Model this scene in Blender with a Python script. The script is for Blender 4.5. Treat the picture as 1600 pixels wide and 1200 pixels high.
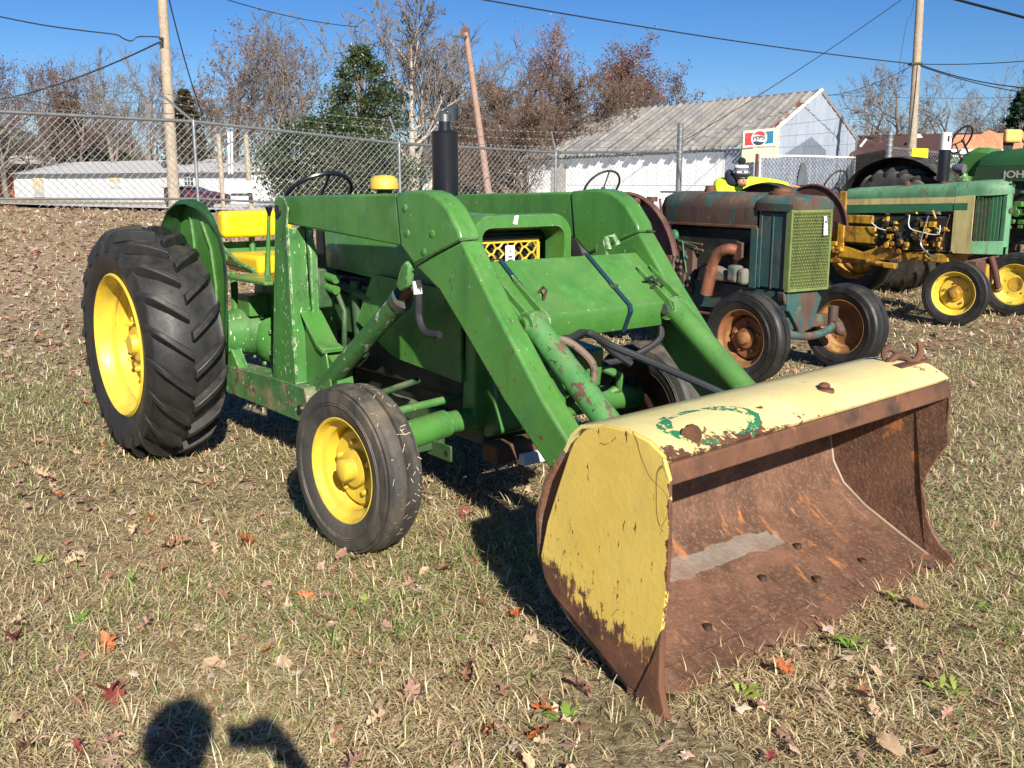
import bpy, bmesh, math, random
import numpy as np
from mathutils import Vector, Matrix
random.seed(7); RNG = np.random.default_rng(7)
R = math.radians; PI = math.pi
SC = bpy.context.scene
for o in list(bpy.data.objects): bpy.data.objects.remove(o)
COL = SC.collection

# ------------------------------------------------------------------ camera, sky, sun, exposure
FPX, PITCH, EYE = 1550.0, math.atan(317 / 1550.0), 1.5
cam = bpy.data.cameras.new('camera'); cam_o = bpy.data.objects.new('camera', cam); COL.objects.link(cam_o)
cam.sensor_width = 36; cam.lens = 36 * FPX / 1600; cam.clip_start = .02; cam.clip_end = 3000
cam_o.location = (0, 0, EYE); cam_o.rotation_euler = (PI / 2 - PITCH, 0, 0)
SC.camera = cam_o
_R = np.array([1., 0, 0]); _F = np.array([0, math.cos(PITCH), -math.sin(PITCH)]); _U = np.array([0, math.sin(PITCH), math.cos(PITCH)])
def at(x, y, w):
    """the place seen at pixel (x, y) of the 1600 px photograph, w metres along the view axis"""
    return Vector(np.array([0, 0, EYE]) + w * (_R * (x - 800) / FPX + _F + _U * (600 - y) / FPX))

SUN_EL, SUN_AZ = R(29.5), R(17.0)          # light travels toward (-sin az, cos az)
ld = Vector((-math.sin(SUN_AZ) * math.cos(SUN_EL), math.cos(SUN_AZ) * math.cos(SUN_EL), -math.sin(SUN_EL)))
W = bpy.data.worlds.new('World'); SC.world = W; W.use_nodes = True
wn = W.node_tree; bg = wn.nodes['Background']
sky = wn.nodes.new('ShaderNodeTexSky'); sky.sky_type = 'NISHITA'; sky.sun_disc = False
sky.sun_elevation = SUN_EL; sky.sun_rotation = math.atan2(-ld.x, -ld.y)
sky.altitude = 1200; sky.air_density = 1.0; sky.dust_density = 0.0; sky.ozone_density = 6
hs_ = wn.nodes.new('ShaderNodeHueSaturation'); hs_.inputs['Saturation'].default_value = 1.2; hs_.inputs['Hue'].default_value = .509; wn.links.new(sky.outputs[0], hs_.inputs['Color'])
wn.links.new(hs_.outputs[0], bg.inputs[0]); bg.inputs[1].default_value = 0.056
sun = bpy.data.lights.new('sun', 'SUN'); sun.energy = 5.0; sun.angle = R(.55); sun.color = (1, .94, .83)
sun_o = bpy.data.objects.new('sun', sun); COL.objects.link(sun_o)
sun_o.rotation_euler = ld.to_track_quat('-Z', 'Y').to_euler()
SC.view_settings.view_transform = 'Standard'; SC.view_settings.look = 'None'
SC.view_settings.exposure = 0.84; SC.view_settings.gamma = 1; SC.view_settings.use_curve_mapping = False
SC.cycles.max_bounces = 6; SC.cycles.use_denoising = True

# ------------------------------------------------------------------ helpers
def lin(h):
    h = h.lstrip('#'); v = [int(h[i:i + 2], 16) / 255 for i in (0, 2, 4)]
    return tuple((c / 12.92 if c <= .04045 else ((c + .055) / 1.055) ** 2.4) for c in v)
def mat(name, base, rough=.6, metal=0., layers=(), bump=None, coord='Object', var=.12, varscale=3., spec=.5, coat=0.):
    """layers: (colour, scale, threshold, softness, stretch) patches laid over the base one after another"""
    m = bpy.data.materials.new(name); m.use_nodes = True; nt = m.node_tree; N = nt.nodes; L = nt.links
    b = N['Principled BSDF']; tc = N.new('ShaderNodeTexCoord'); src = tc.outputs[coord]
    def noise(scale, detail=6, stretch=None, rgh=.6):
        n = N.new('ShaderNodeTexNoise'); n.inputs['Scale'].default_value = scale
        n.inputs['Detail'].default_value = detail; n.inputs['Roughness'].default_value = rgh
        if stretch:
            mp = N.new('ShaderNodeMapping'); mp.inputs['Scale'].default_value = stretch; mp.inputs['Location'].default_value = (scale, scale * .7, 3.1)
            L.new(src, mp.inputs[0]); L.new(mp.outputs[0], n.inputs['Vector'])
        else: L.new(src, n.inputs['Vector'])
        return n.outputs[0]
    def ramp(f, lo, hi):
        r = N.new('ShaderNodeMapRange'); r.inputs[1].default_value = lo; r.inputs[2].default_value = hi; L.new(f, r.inputs[0]); return r.outputs[0]
    def mix(a, bb, f):
        x = N.new('ShaderNodeMix'); x.data_type = 'RGBA'
        L.new(f, x.inputs[0])
        for k, v in ((6, a), (7, bb)):
            if isinstance(v, tuple): x.inputs[k].default_value = (*v[:3], 1)
            else: L.new(v, x.inputs[k])
        return x.outputs[2]
    dark = tuple(c * (1 - var * 2.2) for c in base); light = tuple(min(1, c * (1 + var * 1.6)) for c in base)
    colr = mix(dark, light, ramp(noise(varscale), .25, .75))
    rgh = None
    for l in layers:
        c, s, th, soft = l[:4]; st = l[4] if len(l) > 4 else None
        f = ramp(noise(s, 8, st or (1, 1, 1), .65), th, th + soft)
        colr = mix(colr, c, f)
    L.new(colr, b.inputs['Base Color'])
    b.inputs['Roughness'].default_value = rough; b.inputs['Metallic'].default_value = metal
    b.inputs['Specular IOR Level'].default_value = spec
    if coat: b.inputs['Coat Weight'].default_value = coat
    if bump:
        bn = N.new('ShaderNodeBump'); bn.inputs['Strength'].default_value = bump[1]; bn.inputs['Distance'].default_value = bump[2] if len(bump) > 2 else .01
        L.new(noise(bump[0], 8), bn.inputs['Height']); L.new(bn.outputs[0], b.inputs['Normal'])
    return m

def weather(m, edge=None, dust=None, streak=None, scratch=None, rand=0., rad=.007, gloss=0.):
    """wear laid over a material: bare worn edges, settled dust, run-down streaks, scratches, piece-to-piece tone"""
    nt = m.node_tree; N = nt.nodes; L = nt.links; b = N['Principled BSDF']; src = b.inputs['Base Color'].links[0].from_socket
    tc = N.new('ShaderNodeTexCoord'); geo = N.new('ShaderNodeNewGeometry')
    def M_(op, a, c=0., d=None):
        x = N.new('ShaderNodeMath'); x.operation = op
        for i, v in enumerate((a, c, d)):
            if v is None: continue
            if isinstance(v, (int, float)): x.inputs[i].default_value = v
            else: L.new(v, x.inputs[i])
        return x.outputs[0]
    def noise(s, st=(1, 1, 1), det=8, r=.65, off=0):
        mp = N.new('ShaderNodeMapping'); mp.inputs['Scale'].default_value = st; mp.inputs['Location'].default_value = (off, off * .6, off * .3); L.new(tc.outputs['Object'], mp.inputs[0])
        n = N.new('ShaderNodeTexNoise'); n.inputs['Scale'].default_value = s; n.inputs['Detail'].default_value = det; n.inputs['Roughness'].default_value = r; L.new(mp.outputs[0], n.inputs['Vector']); return n.outputs[0]
    def ramp(f, lo, hi, t0=0., t1=1.):
        r = N.new('ShaderNodeMapRange'); r.inputs[1].default_value = lo; r.inputs[2].default_value = hi; r.inputs[3].default_value = t0; r.inputs[4].default_value = t1; L.new(f, r.inputs[0]); return r.outputs[0]
    def mix(f, a, c):
        x = N.new('ShaderNodeMix'); x.data_type = 'RGBA'; L.new(f, x.inputs[0]) if not isinstance(f, float) else None
        for k, v in ((6, a), (7, c)):
            if isinstance(v, tuple): x.inputs[k].default_value = (*v, 1)
            else: L.new(v, x.inputs[k])
        return x.outputs[2]
    if streak: src = mix(M_('MULTIPLY', ramp(noise(streak[1], (1, 1, .12), off=3), .50, .66), streak[2]), src, streak[0])
    if dust:
        sp = N.new('ShaderNodeSeparateXYZ'); L.new(geo.outputs['Normal'], sp.inputs[0])
        up = ramp(sp.outputs[2], .1, 1.); f = M_('MULTIPLY', M_('ADD', up, .25), ramp(noise(dust[1], off=9), .40, .68)); src = mix(M_('MULTIPLY', f, dust[2]), src, dust[0])
    if scratch:
        v = N.new('ShaderNodeTexVoronoi'); v.feature = 'DISTANCE_TO_EDGE'; v.inputs['Scale'].default_value = scratch[1]
        mp = N.new('ShaderNodeMapping'); mp.inputs['Scale'].default_value = scratch[3]; mp.inputs['Rotation'].default_value = (.5, .2, .3); L.new(tc.outputs['Object'], mp.inputs[0]); L.new(mp.outputs[0], v.inputs['Vector'])
        f = M_('MULTIPLY', M_('LESS_THAN', v.outputs[0], scratch[2]), M_('GREATER_THAN', noise(5, off=5), .53)); src = mix(f, src, scratch[0])
    if edge:
        bv = N.new('ShaderNodeBevel'); bv.samples = 3; bv.inputs[0].default_value = rad
        vm = N.new('ShaderNodeVectorMath'); vm.operation = 'DOT_PRODUCT'; L.new(bv.outputs[0], vm.inputs[0]); L.new(geo.outputs['Normal'], vm.inputs[1])
        e = M_('SUBTRACT', 1., vm.outputs['Value']); e = M_('MULTIPLY', ramp(e, .02, .12), ramp(noise(30, off=1), .47, .56)); src = mix(M_('MULTIPLY', e, edge[1]), src, edge[0])
    if rand:
        oi = N.new('ShaderNodeObjectInfo'); h = N.new('ShaderNodeHueSaturation'); L.new(ramp(oi.outputs['Random'], 0, 1, 1 - rand, 1 + rand), h.inputs['Value']); L.new(src, h.inputs['Color']); src = h.outputs[0]
    L.new(src, b.inputs['Base Color'])
    r0 = b.inputs['Roughness'].default_value; L.new(ramp(noise(9, off=13), .3, .7, max(.05, r0 - .14 - gloss), min(1, r0 + .18)), b.inputs['Roughness'])
    return m

class MB:
    """collects shapes and links them as ONE mesh object"""
    def __init__(s): s.v = []; s.f = []; s.mi = []
    def add(s, vs, fs, mi=0):
        n = len(s.v); s.v += [tuple(v) for v in vs]; s.f += [tuple(i + n for i in f) for f in fs]; s.mi += [mi] * len(fs); return s
    def box(s, x0, x1, y0, y1, z0, z1, mi=0, M=None):
        vs = [Vector((x, y, z)) for z in (z0, z1) for y in (y0, y1) for x in (x0, x1)]
        if M is not None: vs = [M @ v for v in vs]
        return s.add(vs, [(0, 2, 3, 1), (4, 5, 7, 6), (0, 1, 5, 4), (2, 6, 7, 3), (0, 4, 6, 2), (1, 3, 7, 5)], mi)
    def prism(s, poly, a0, a1, axis='x', mi=0):
        """poly of (u, v) extruded along axis: x -> (y, z), y -> (x, z), z -> (x, y)"""
        k = len(poly)
        def pt(u, v, a): return {'x': (a, u, v), 'y': (u, a, v), 'z': (u, v, a)}[axis]
        area = sum(poly[i][0] * poly[(i + 1) % k][1] - poly[(i + 1) % k][0] * poly[i][1] for i in range(k))
        if axis == 'y': area = -area
        if (area < 0) ^ (a1 < a0): poly = poly[::-1]
        vs = [pt(u, v, a0) for u, v in poly] + [pt(u, v, a1) for u, v in poly]
        fs = [tuple(range(k))[::-1], tuple(range(k, 2 * k))] + [(i, (i + 1) % k, k + (i + 1) % k, k + i) for i in range(k)]
        return s.add(vs, fs, mi)
    def sheet(s, prof, x0, x1, t=.01, axis='x', mi=0):
        """a bent plate: open profile of (u, v) given thickness t"""
        P = [Vector(p) for p in prof]; n = len(P); nr = []
        for i in range(n):
            d = (P[min(i + 1, n - 1)] - P[max(i - 1, 0)]).normalized(); nr.append(Vector((-d.y, d.x)))
        return s.prism([tuple(p) for p in P] + [tuple(P[i] + nr[i] * t) for i in range(n - 1, -1, -1)], x0, x1, axis, mi)
    def tube(s, pts, r, n=10, mi=0, caps=True):
        P = [Vector(p) for p in pts]; k = len(P); rr = r if isinstance(r, (list, tuple)) else [r] * k
        up = None; base = len(s.v); vs = []; fs = []
        for i in range(k):
            d = (P[min(i + 1, k - 1)] - P[max(i - 1, 0)]).normalized()
            if up is None:
                up = Vector((0, 0, 1)) if abs(d.z) < .9 else Vector((1, 0, 0))
            u = (up - d * up.dot(d)).normalized(); w = d.cross(u); up = u
            for j in range(n):
                a = 2 * PI * j / n; vs.append(P[i] + (u * math.cos(a) + w * math.sin(a)) * rr[i])
        for i in range(k - 1):
            for j in range(n):
                a = i * n + j; b = i * n + (j + 1) % n; fs.append((a, b, b + n, a + n))
        if caps: fs += [tuple(range(n))[::-1], tuple(range((k - 1) * n, k * n))]
        return s.add(vs, fs, mi)
    def lathe(s, prof, axis='x', n=40, c=(0, 0, 0), mi=0, closed=False, caps=True):
        """prof of (along, radius)"""
        c = Vector(c); vs = []; fs = []; k = len(prof)
        for a, r in prof:
            for j in range(n):
                t = 2 * PI * j / n; p, q = r * math.cos(t), r * math.sin(t)
                vs.append(c + Vector({'x': (a, p, q), 'y': (q, a, p), 'z': (p, q, a)}[axis]))
        rng = range(k if closed else k - 1)
        for i in rng:
            for j in range(n):
                a = i * n + j; b = i * n + (j + 1) % n; i2 = (i + 1) % k
                fs.append((a, i2 * n + j, i2 * n + (j + 1) % n, b))
        if not closed and caps:
            fs += [tuple(range(n)), tuple(range((k - 1) * n, k * n))[::-1]]
        return s.add(vs, fs, mi)
    def ball(s, c, r, n=12, mi=0, M=None):
        rx, ry, rz = r if isinstance(r, (list, tuple)) else (r, r, r); vs = []; fs = []; m = n // 2
        for i in range(m + 1):
            p = PI * i / m
            for j in range(n):
                t = 2 * PI * j / n; v = Vector((rx * math.sin(p) * math.cos(t), ry * math.sin(p) * math.sin(t), rz * math.cos(p)))
                vs.append(Vector(c) + (M @ v if M is not None else v))
        for i in range(m):
            for j in range(n):
                a = i * n + j; b = i * n + (j + 1) % n; fs.append((a, a + n, b + n, b))
        return s.add(vs, fs, mi)
    def build(s, name, m, parent=None, bevel=0, smooth=True, label=None, seg=2, ang=38):
        me = bpy.data.meshes.new(name); me.from_pydata([tuple(v) for v in s.v], [], s.f)
        for mm in (m if isinstance(m, (list, tuple)) else [m]): me.materials.append(mm)
        if any(s.mi): me.polygons.foreach_set('material_index', s.mi)
        if smooth:
            me.polygons.foreach_set('use_smooth', [True] * len(me.polygons)); me.update(); me.set_sharp_from_angle(angle=R(ang))
        me.validate(); o = bpy.data.objects.new(name, me); COL.objects.link(o)
        if parent is not None: o.parent = parent
        if bevel:
            b = o.modifiers.new('bevel', 'BEVEL'); b.width = bevel; b.segments = seg; b.limit_method = 'ANGLE'; b.angle_limit = R(40)
        if label: o['label'] = label
        return o
def tag(o, label=None, cat=None, group=None, kind=None):
    for k, v in (('label', label), ('category', cat), ('group', group), ('kind', kind)):
        if v: o[k] = v
    return o
def thing(name, label, cat, loc=(0, 0, 0), rz=0, group=None, rot=None):
    o = bpy.data.objects.new(name, None); COL.objects.link(o); o.empty_display_size = .1
    o.location = loc; o.rotation_euler = rot or (0, 0, rz); return tag(o, label, cat, group)
def copy_tree(o, parent=None):
    c = o.copy(); COL.objects.link(c)
    if parent is not None: c.parent = parent
    for ch in list(o.children): copy_tree(ch, c)
    return c
def npmesh(name, V, F, m, parent=None, colors=None, smooth=False, kind=None):
    """V (n,3); F (m,3|4) numpy; colors (n,3) per vertex"""
    me = bpy.data.meshes.new(name); k = F.shape[1]
    me.vertices.add(len(V)); me.vertices.foreach_set('co', V.astype(np.float32).ravel())
    me.loops.add(F.size); me.loops.foreach_set('vertex_index', F.astype(np.int32).ravel())
    me.polygons.add(len(F)); me.polygons.foreach_set('loop_start', np.arange(0, F.size, k, dtype=np.int32))
    me.update(calc_edges=True)
    if smooth: me.polygons.foreach_set('use_smooth', np.ones(len(F), bool))
    if colors is not None:
        a = me.color_attributes.new('Col', 'FLOAT_COLOR', 'POINT')
        a.data.foreach_set('color', np.concatenate([colors, np.ones((len(V), 1))], 1).astype(np.float32).ravel())
    for mm in (m if isinstance(m, (list, tuple)) else [m]): me.materials.append(mm)
    o = bpy.data.objects.new(name, me); COL.objects.link(o)
    if parent is not None: o.parent = parent
    if kind: o['kind'] = kind
    return o
def segtubes(P0, P1, R0, R1, n=3):
    """many straight tapered tubes at once -> V, F"""
    P0 = np.asarray(P0, float); P1 = np.asarray(P1, float); R0 = np.asarray(R0, float); R1 = np.asarray(R1, float)
    d = P1 - P0; d /= np.linalg.norm(d, axis=1, keepdims=True) + 1e-9
    ref = np.where(np.abs(d[:, 2:3]) < .9, np.array([[0, 0, 1.]]), np.array([[1., 0, 0]]))
    u = np.cross(d, ref); u /= np.linalg.norm(u, axis=1, keepdims=True); w = np.cross(d, u)
    a = 2 * PI * np.arange(n) / n
    ring = u[:, None] * np.cos(a)[None, :, None] + w[:, None] * np.sin(a)[None, :, None]
    A = P0[:, None] + ring * R0[:, None, None]; B = P1[:, None] + ring * R1[:, None, None]
    V = np.concatenate([A, B], 1).reshape(-1, 3); m = len(P0); b = (np.arange(m) * 2 * n)[:, None]
    j = np.arange(n); q = np.stack([j, (j + 1) % n, (j + 1) % n + n, j + n], 1)
    F = (b[:, :, None] + q[None]).reshape(-1, 4)
    return V, F
def quads(C, size, rng, aspect=.6, nrm=None):
    """random leaf quads (bent into rhombs) at points C"""
    n = len(C); d = rng.normal(size=(n, 3)); d /= np.linalg.norm(d, axis=1, keepdims=True)
    e = rng.normal(size=(n, 3)); e -= d * (d * e).sum(1, keepdims=True); e /= np.linalg.norm(e, axis=1, keepdims=True)
    s = (size * rng.uniform(.6, 1.3, n))[:, None]
    V = np.stack([C - d * s * .5, C + e * s * .5 * aspect, C + d * s * .5, C - e * s * .5 * aspect], 1).reshape(-1, 3)
    return V, (np.arange(n)[:, None] * 4 + np.arange(4)[None])
def text_mesh(name, body, size, m, parent, M, ext=.002, align='CENTER', bold=0.):
    cu = bpy.data.curves.new(name, 'FONT'); cu.body = body; cu.size = size; cu.extrude = ext; cu.align_x = align; cu.align_y = 'CENTER'; cu.offset = bold
    t = bpy.data.objects.new(name, cu); COL.objects.link(t); dg = bpy.context.evaluated_depsgraph_get()
    me = bpy.data.meshes.new_from_object(t.evaluated_get(dg)); bpy.data.objects.remove(t)
    me.name = name; me.materials.clear(); me.materials.append(m); me.transform(M)
    o = bpy.data.objects.new(name, me); COL.objects.link(o); o.parent = parent; return o

# ------------------------------------------------------------------ materials
M = {}
RUST = lin('#6b4230'); GREEN = (.05, .235, .055)
M['green'] = mat('tractor_green', (.062, .200, .036), .45, layers=[((.04, .135, .038), 4, .56, .2), ((.10, .25, .07), 7, .55, .2), ((.5, .55, .42), 60, .675, .01, (1, 1, .5)), ((.05, .05, .03), 44, .66, .03)], bump=(60, .1), var=.10, coat=.1)
M['green_worn'] = mat('worn_green', (.052, .195, .038), .5, layers=[((.02, .035, .018), 7, .58, .2), ((.62, .66, .52), 36, .63, .012, (1.5, 1.5, .6)), ((.14, .07, .035), 17, .68, .03)], bump=(60, .1), var=.12)
M['green_scraped'] = mat('scraped_green', (.062, .200, .036), .45, layers=[((.04, .135, .038), 4, .56, .2), ((.10, .25, .07), 7, .60, .2), ((.10, .05, .035), 40, .63, .015, (1.5, .7, .5)), ((.30, .34, .28), 55, .665, .02)], bump=(50, .12), var=.12)
M['green_grease'] = mat('greasy_green', (.022, .075, .022), .5, layers=[((.05, .045, .035), 9, .5, .2), ((.35, .36, .3), 24, .70, .05)], bump=(40, .2))
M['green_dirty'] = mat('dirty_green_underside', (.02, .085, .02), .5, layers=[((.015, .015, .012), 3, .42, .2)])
M['grime'] = mat('oily_dark_iron', (.012, .014, .012), .6, layers=[((.06, .04, .03), 8, .6, .15), ((.01, .05, .015), 4, .55, .1)], bump=(40, .3))
M['yellow'] = mat('wheel_yellow', (.68, .48, .04), .42, layers=[((.5, .33, .03), 6, .6, .2), ((.16, .09, .04), 19, .70, .03)], bump=(40, .06), var=.06)
M['seat_yellow'] = mat('seat_vinyl_yellow', (.85, .56, .008), .38, bump=(120, .15), var=.05, layers=[((.45, .25, .01), 12, .72, .1)])
M['rubber'] = mat('tyre_rubber', (.0135, .014, .015), .5, layers=[((.04, .037, .034), 7, .55, .25), ((.11, .09, .065), 13, .68, .12), ((.5, .48, .42), 46, .765, .01, (1, .3, .3))], bump=(70, .12), var=.2)
M['rubber_dusty'] = mat('dusty_tyre_rubber', (.035, .034, .033), .65, layers=[((.075, .068, .06), 5, .5, .3), ((.20, .14, .09), 9, .67, .1)], bump=(70, .2), var=.2)
M['rust'] = mat('rusted_iron', (.14, .06, .030), .75, layers=[((.045, .025, .018), 6, .5, .2), ((.30, .115, .04), 11, .62, .1), ((.2, .15, .12), 30, .66, .08)], bump=(55, .35), var=.2)
M['rust_green'] = mat('rust_over_green', (.085, .048, .034), .7, layers=[((.02, .075, .07), 5, .50, .04, (1, 1, .45)), ((.05, .13, .07), 9, .62, .04), ((.2, .09, .045), 12, .64, .08)], bump=(60, .25), var=.15)
M['teal'] = mat('faded_blue_green', (.014, .075, .08), .6, layers=[((.07, .10, .05), 7, .55, .12), ((.10, .055, .035), 9, .62, .06)], bump=(60, .25), var=.15)
M['lime'] = mat('faded_lime_green', (.15, .195, .055), .65, layers=[((.09, .15, .04), 8, .5, .2), ((.10, .055, .035), 14, .68, .05)], bump=(60, .2))
M['mint'] = mat('chalky_green', (.10, .27, .14), .6, layers=[((.055, .17, .085), 4, .5, .2), ((.17, .07, .05), 10, .635, .03, (1, 1, .6)), ((.45, .55, .45), 12, .75, .1)], bump=(50, .1))
M['mint_dark'] = mat('dull_green', (.035, .15, .07), .55, layers=[((.12, .06, .04), 12, .66, .04)], bump=(50, .1))
M['cream'] = mat('faded_cream_yellow', (.55, .47, .20), .6, layers=[((.18, .06, .035), 9, .645, .02), ((.4, .32, .12), 5, .55, .2)], bump=(50, .1))
M['ochre'] = mat('old_yellow_iron', (.52, .29, .022), .5, layers=[((.22, .09, .02), 7, .5, .12), ((.04, .025, .015), 10, .6, .06)], bump=(50, .3), var=.2)
M['steel'] = mat('worn_bright_steel', (.35, .33, .3), .35, 1., layers=[((.1, .07, .05), 12, .6, .15)])
M['galv'] = mat('galvanized_steel', (.36, .37, .38), .42, .75, layers=[((.22, .23, .24), 14, .5, .2)], var=.08)
M['galv_dark'] = mat('weathered_galvanized_pipe', (.20, .21, .21), .5, .5, layers=[((.12, .12, .12), 10, .5, .2)])
M['black'] = mat('black_paint', (.010, .011, .016), .32, var=.1, layers=[((.1, .1, .1), 40, .76, .02)])
M['hose'] = mat('black_rubber_hose', (.022, .023, .026), .5, layers=[((.1, .085, .07), 12, .62, .1)])
M['hose_tan'] = mat('muddy_hose', (.19, .13, .09), .8, layers=[((.06, .05, .04), 20, .5, .1)], bump=(60, .4))
M['strap'] = mat('dark_blue_strap', (.015, .04, .06), .35)
M['copper'] = mat('coppery_rust_pipe', (.32, .13, .075), .45, .4, layers=[((.16, .06, .04), 8, .5, .2), ((.45, .3, .2), 20, .68, .1)], bump=(60, .2))
M['white'] = mat('white_paint', (.72, .72, .70), .6, var=.03)
M['tagpaper'] = mat('white_tag_paper', (.80, .79, .76), .6, var=.02)
M['ink'] = mat('dark_ink', (.05, .05, .07), .7)
M['white_ptd'] = mat('white_painted_board', (.74, .76, .76), .7, layers=[((.55, .56, .55), 2, .55, .3, (.2, 1, 1)), ((.4, .36, .3), 9, .74, .05)], var=.04)
M['wall_shaded'] = mat('eave_shaded_board', (.20, .24, .31), .75, layers=[((.30, .33, .38), 3, .5, .3)])  # white wall with the shade under the eave put into its colour
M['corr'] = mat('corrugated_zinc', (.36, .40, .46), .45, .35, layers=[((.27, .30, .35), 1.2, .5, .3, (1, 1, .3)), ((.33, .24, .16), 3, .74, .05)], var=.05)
M['corr_shade'] = mat('slat_and_gable_shadow_zinc', (.22, .25, .31), .5, .3, layers=[((.30, .32, .36), 2, .5, .3)])  # grey of the gate slats, also the painted shadow on the gable
M['roof'] = mat('weathered_tin_roof', (.34, .32, .29), .5, .2, layers=[((.22, .215, .22), .9, .46, .2, (2, .3, 1)), ((.36, .28, .18), .45, .58, .2), ((.11, .10, .09), 1.6, .66, .05)], var=.08)
M['roof_rust'] = mat('rusted_tin', (.32, .30, .28), .6, layers=[((.17, .05, .035), 1.1, .50, .05)])
M['roof_pale'] = mat('pale_roofing', (.46, .45, .45), .7, var=.05)
M['orange'] = mat('orange_wall', (.70, .24, .07), .7)
M['cream_wall'] = mat('cream_wall', (.72, .58, .36), .7, var=.04)
M['ivory_wall'] = mat('ivory_wall', (.70, .66, .55), .7, var=.04)
M['trailer'] = mat('trailer_siding', (.66, .69, .71), .55, var=.03, layers=[((.5, .53, .55), 1.2, .6, .3)])
M['glass'] = mat('window_glass', (.04, .05, .06), .12, var=.05)
M['brown_roof'] = mat('brown_shingle_roof', (.085, .036, .026), .8, layers=[((.13, .06, .045), 3, .5, .2, (1, 1, 4))], bump=(20, .3))
M['brick'] = mat('orange_brick_wall', (.36, .15, .075), .8, layers=[((.45, .22, .12), 4, .5, .15), ((.22, .09, .05), 7, .6, .1)], bump=(30, .3))
M['shed'] = mat('dark_green_shed', (.035, .06, .045), .6)
M['maroon'] = mat('maroon_car_paint', (.06, .007, .012), .25, coat=.6, var=.05)
M['wood_pole'] = mat('weathered_pole_wood', (.36, .29, .21), .85, layers=[((.17, .13, .09), 8, .48, .15, (6, 6, .25)), ((.3, .28, .15), 3, .6, .2)], bump=(40, .5))
M['wood_pole2'] = mat('reddish_pole_wood', (.30, .19, .14), .85, layers=[((.16, .10, .07), 8, .5, .15, (6, 6, .25))], bump=(40, .5))
M['wire'] = mat('black_wire', (.012, .012, .014), .6)
M['sign_red'] = mat('sign_red', (.55, .025, .02), .35, var=.04); M['sign_blue'] = mat('sign_blue', (.005, .13, .22), .35, var=.05)
M['sign_white'] = mat('sign_white', (.78, .74, .66), .4, var=.03); M['sign_dark'] = mat('sign_navy', (.01, .015, .05), .4)
M['sign_cream'] = mat('sign_cream_panel', (.62, .50, .30), .55, var=.06); M['sign_yellow'] = mat('yellow_plate', (.85, .78, .02), .4, var=.03)
M['lettering'] = mat('dull_cream_lettering', (.36, .36, .27), .6)
M['hivis'] = mat('hi_vis_cloth', (.62, .90, .03), .75, bump=(25, .5, .02), var=.06)
M['navy'] = mat('navy_cloth', (.012, .016, .035), .9); M['denim'] = mat('dark_denim', (.02, .03, .06), .9)
M['skin'] = mat('skin', (.42, .21, .14), .5, var=.05); M['hat_grey'] = mat('grey_knit', (.12, .12, .13), .9)
M['hat_white'] = mat('white_knit', (.7, .7, .7), .9); M['knit_black'] = mat('black_knit', (.01, .01, .012), .95, bump=(90, .5))
M['oxblood'] = mat('dull_red_brown_steel', (.085, .028, .024), .7, layers=[((.05, .025, .02), 4, .5, .2)], bump=(40, .15))
M['bark'] = mat('grey_brown_bark', (.19, .155, .13), .9, layers=[((.09, .07, .06), 2, .5, .2)], coord='Object')
M['bark_pale'] = mat('pale_bark', (.36, .31, .26), .9, layers=[((.18, .15, .12), 2, .55, .2)])
M['bark_brown'] = mat('brown_twigs', (.13, .085, .06), .9, layers=[((.20, .14, .10), 1, .5, .2)])

def vcol_mat(name, rough=.7, trans=0.25, spec=.3):
    m = bpy.data.materials.new(name); m.use_nodes = True; nt = m.node_tree; b = nt.nodes['Principled BSDF']
    a = nt.nodes.new('ShaderNodeAttribute'); a.attribute_name = 'Col'; nt.links.new(a.outputs['Color'], b.inputs['Base Color'])
    b.inputs['Roughness'].default_value = rough; b.inputs['Specular IOR Level'].default_value = spec
    if trans:
        t = nt.nodes.new('ShaderNodeBsdfTranslucent'); nt.links.new(a.outputs['Color'], t.inputs[0])
        x = nt.nodes.new('ShaderNodeMixShader'); x.inputs[0].default_value = trans
        nt.links.new(b.outputs[0], x.inputs[1]); nt.links.new(t.outputs[0], x.inputs[2]); nt.links.new(x.outputs[0], nt.nodes['Material Output'].inputs[0])
    return m
M['blades'] = vcol_mat('grass_blades', .5, .34, .45); M['leaf'] = vcol_mat('leaf_mix', .55, .2); M['gloss_leaf'] = vcol_mat('glossy_leaf_mix', .42, .15, .5)

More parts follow.
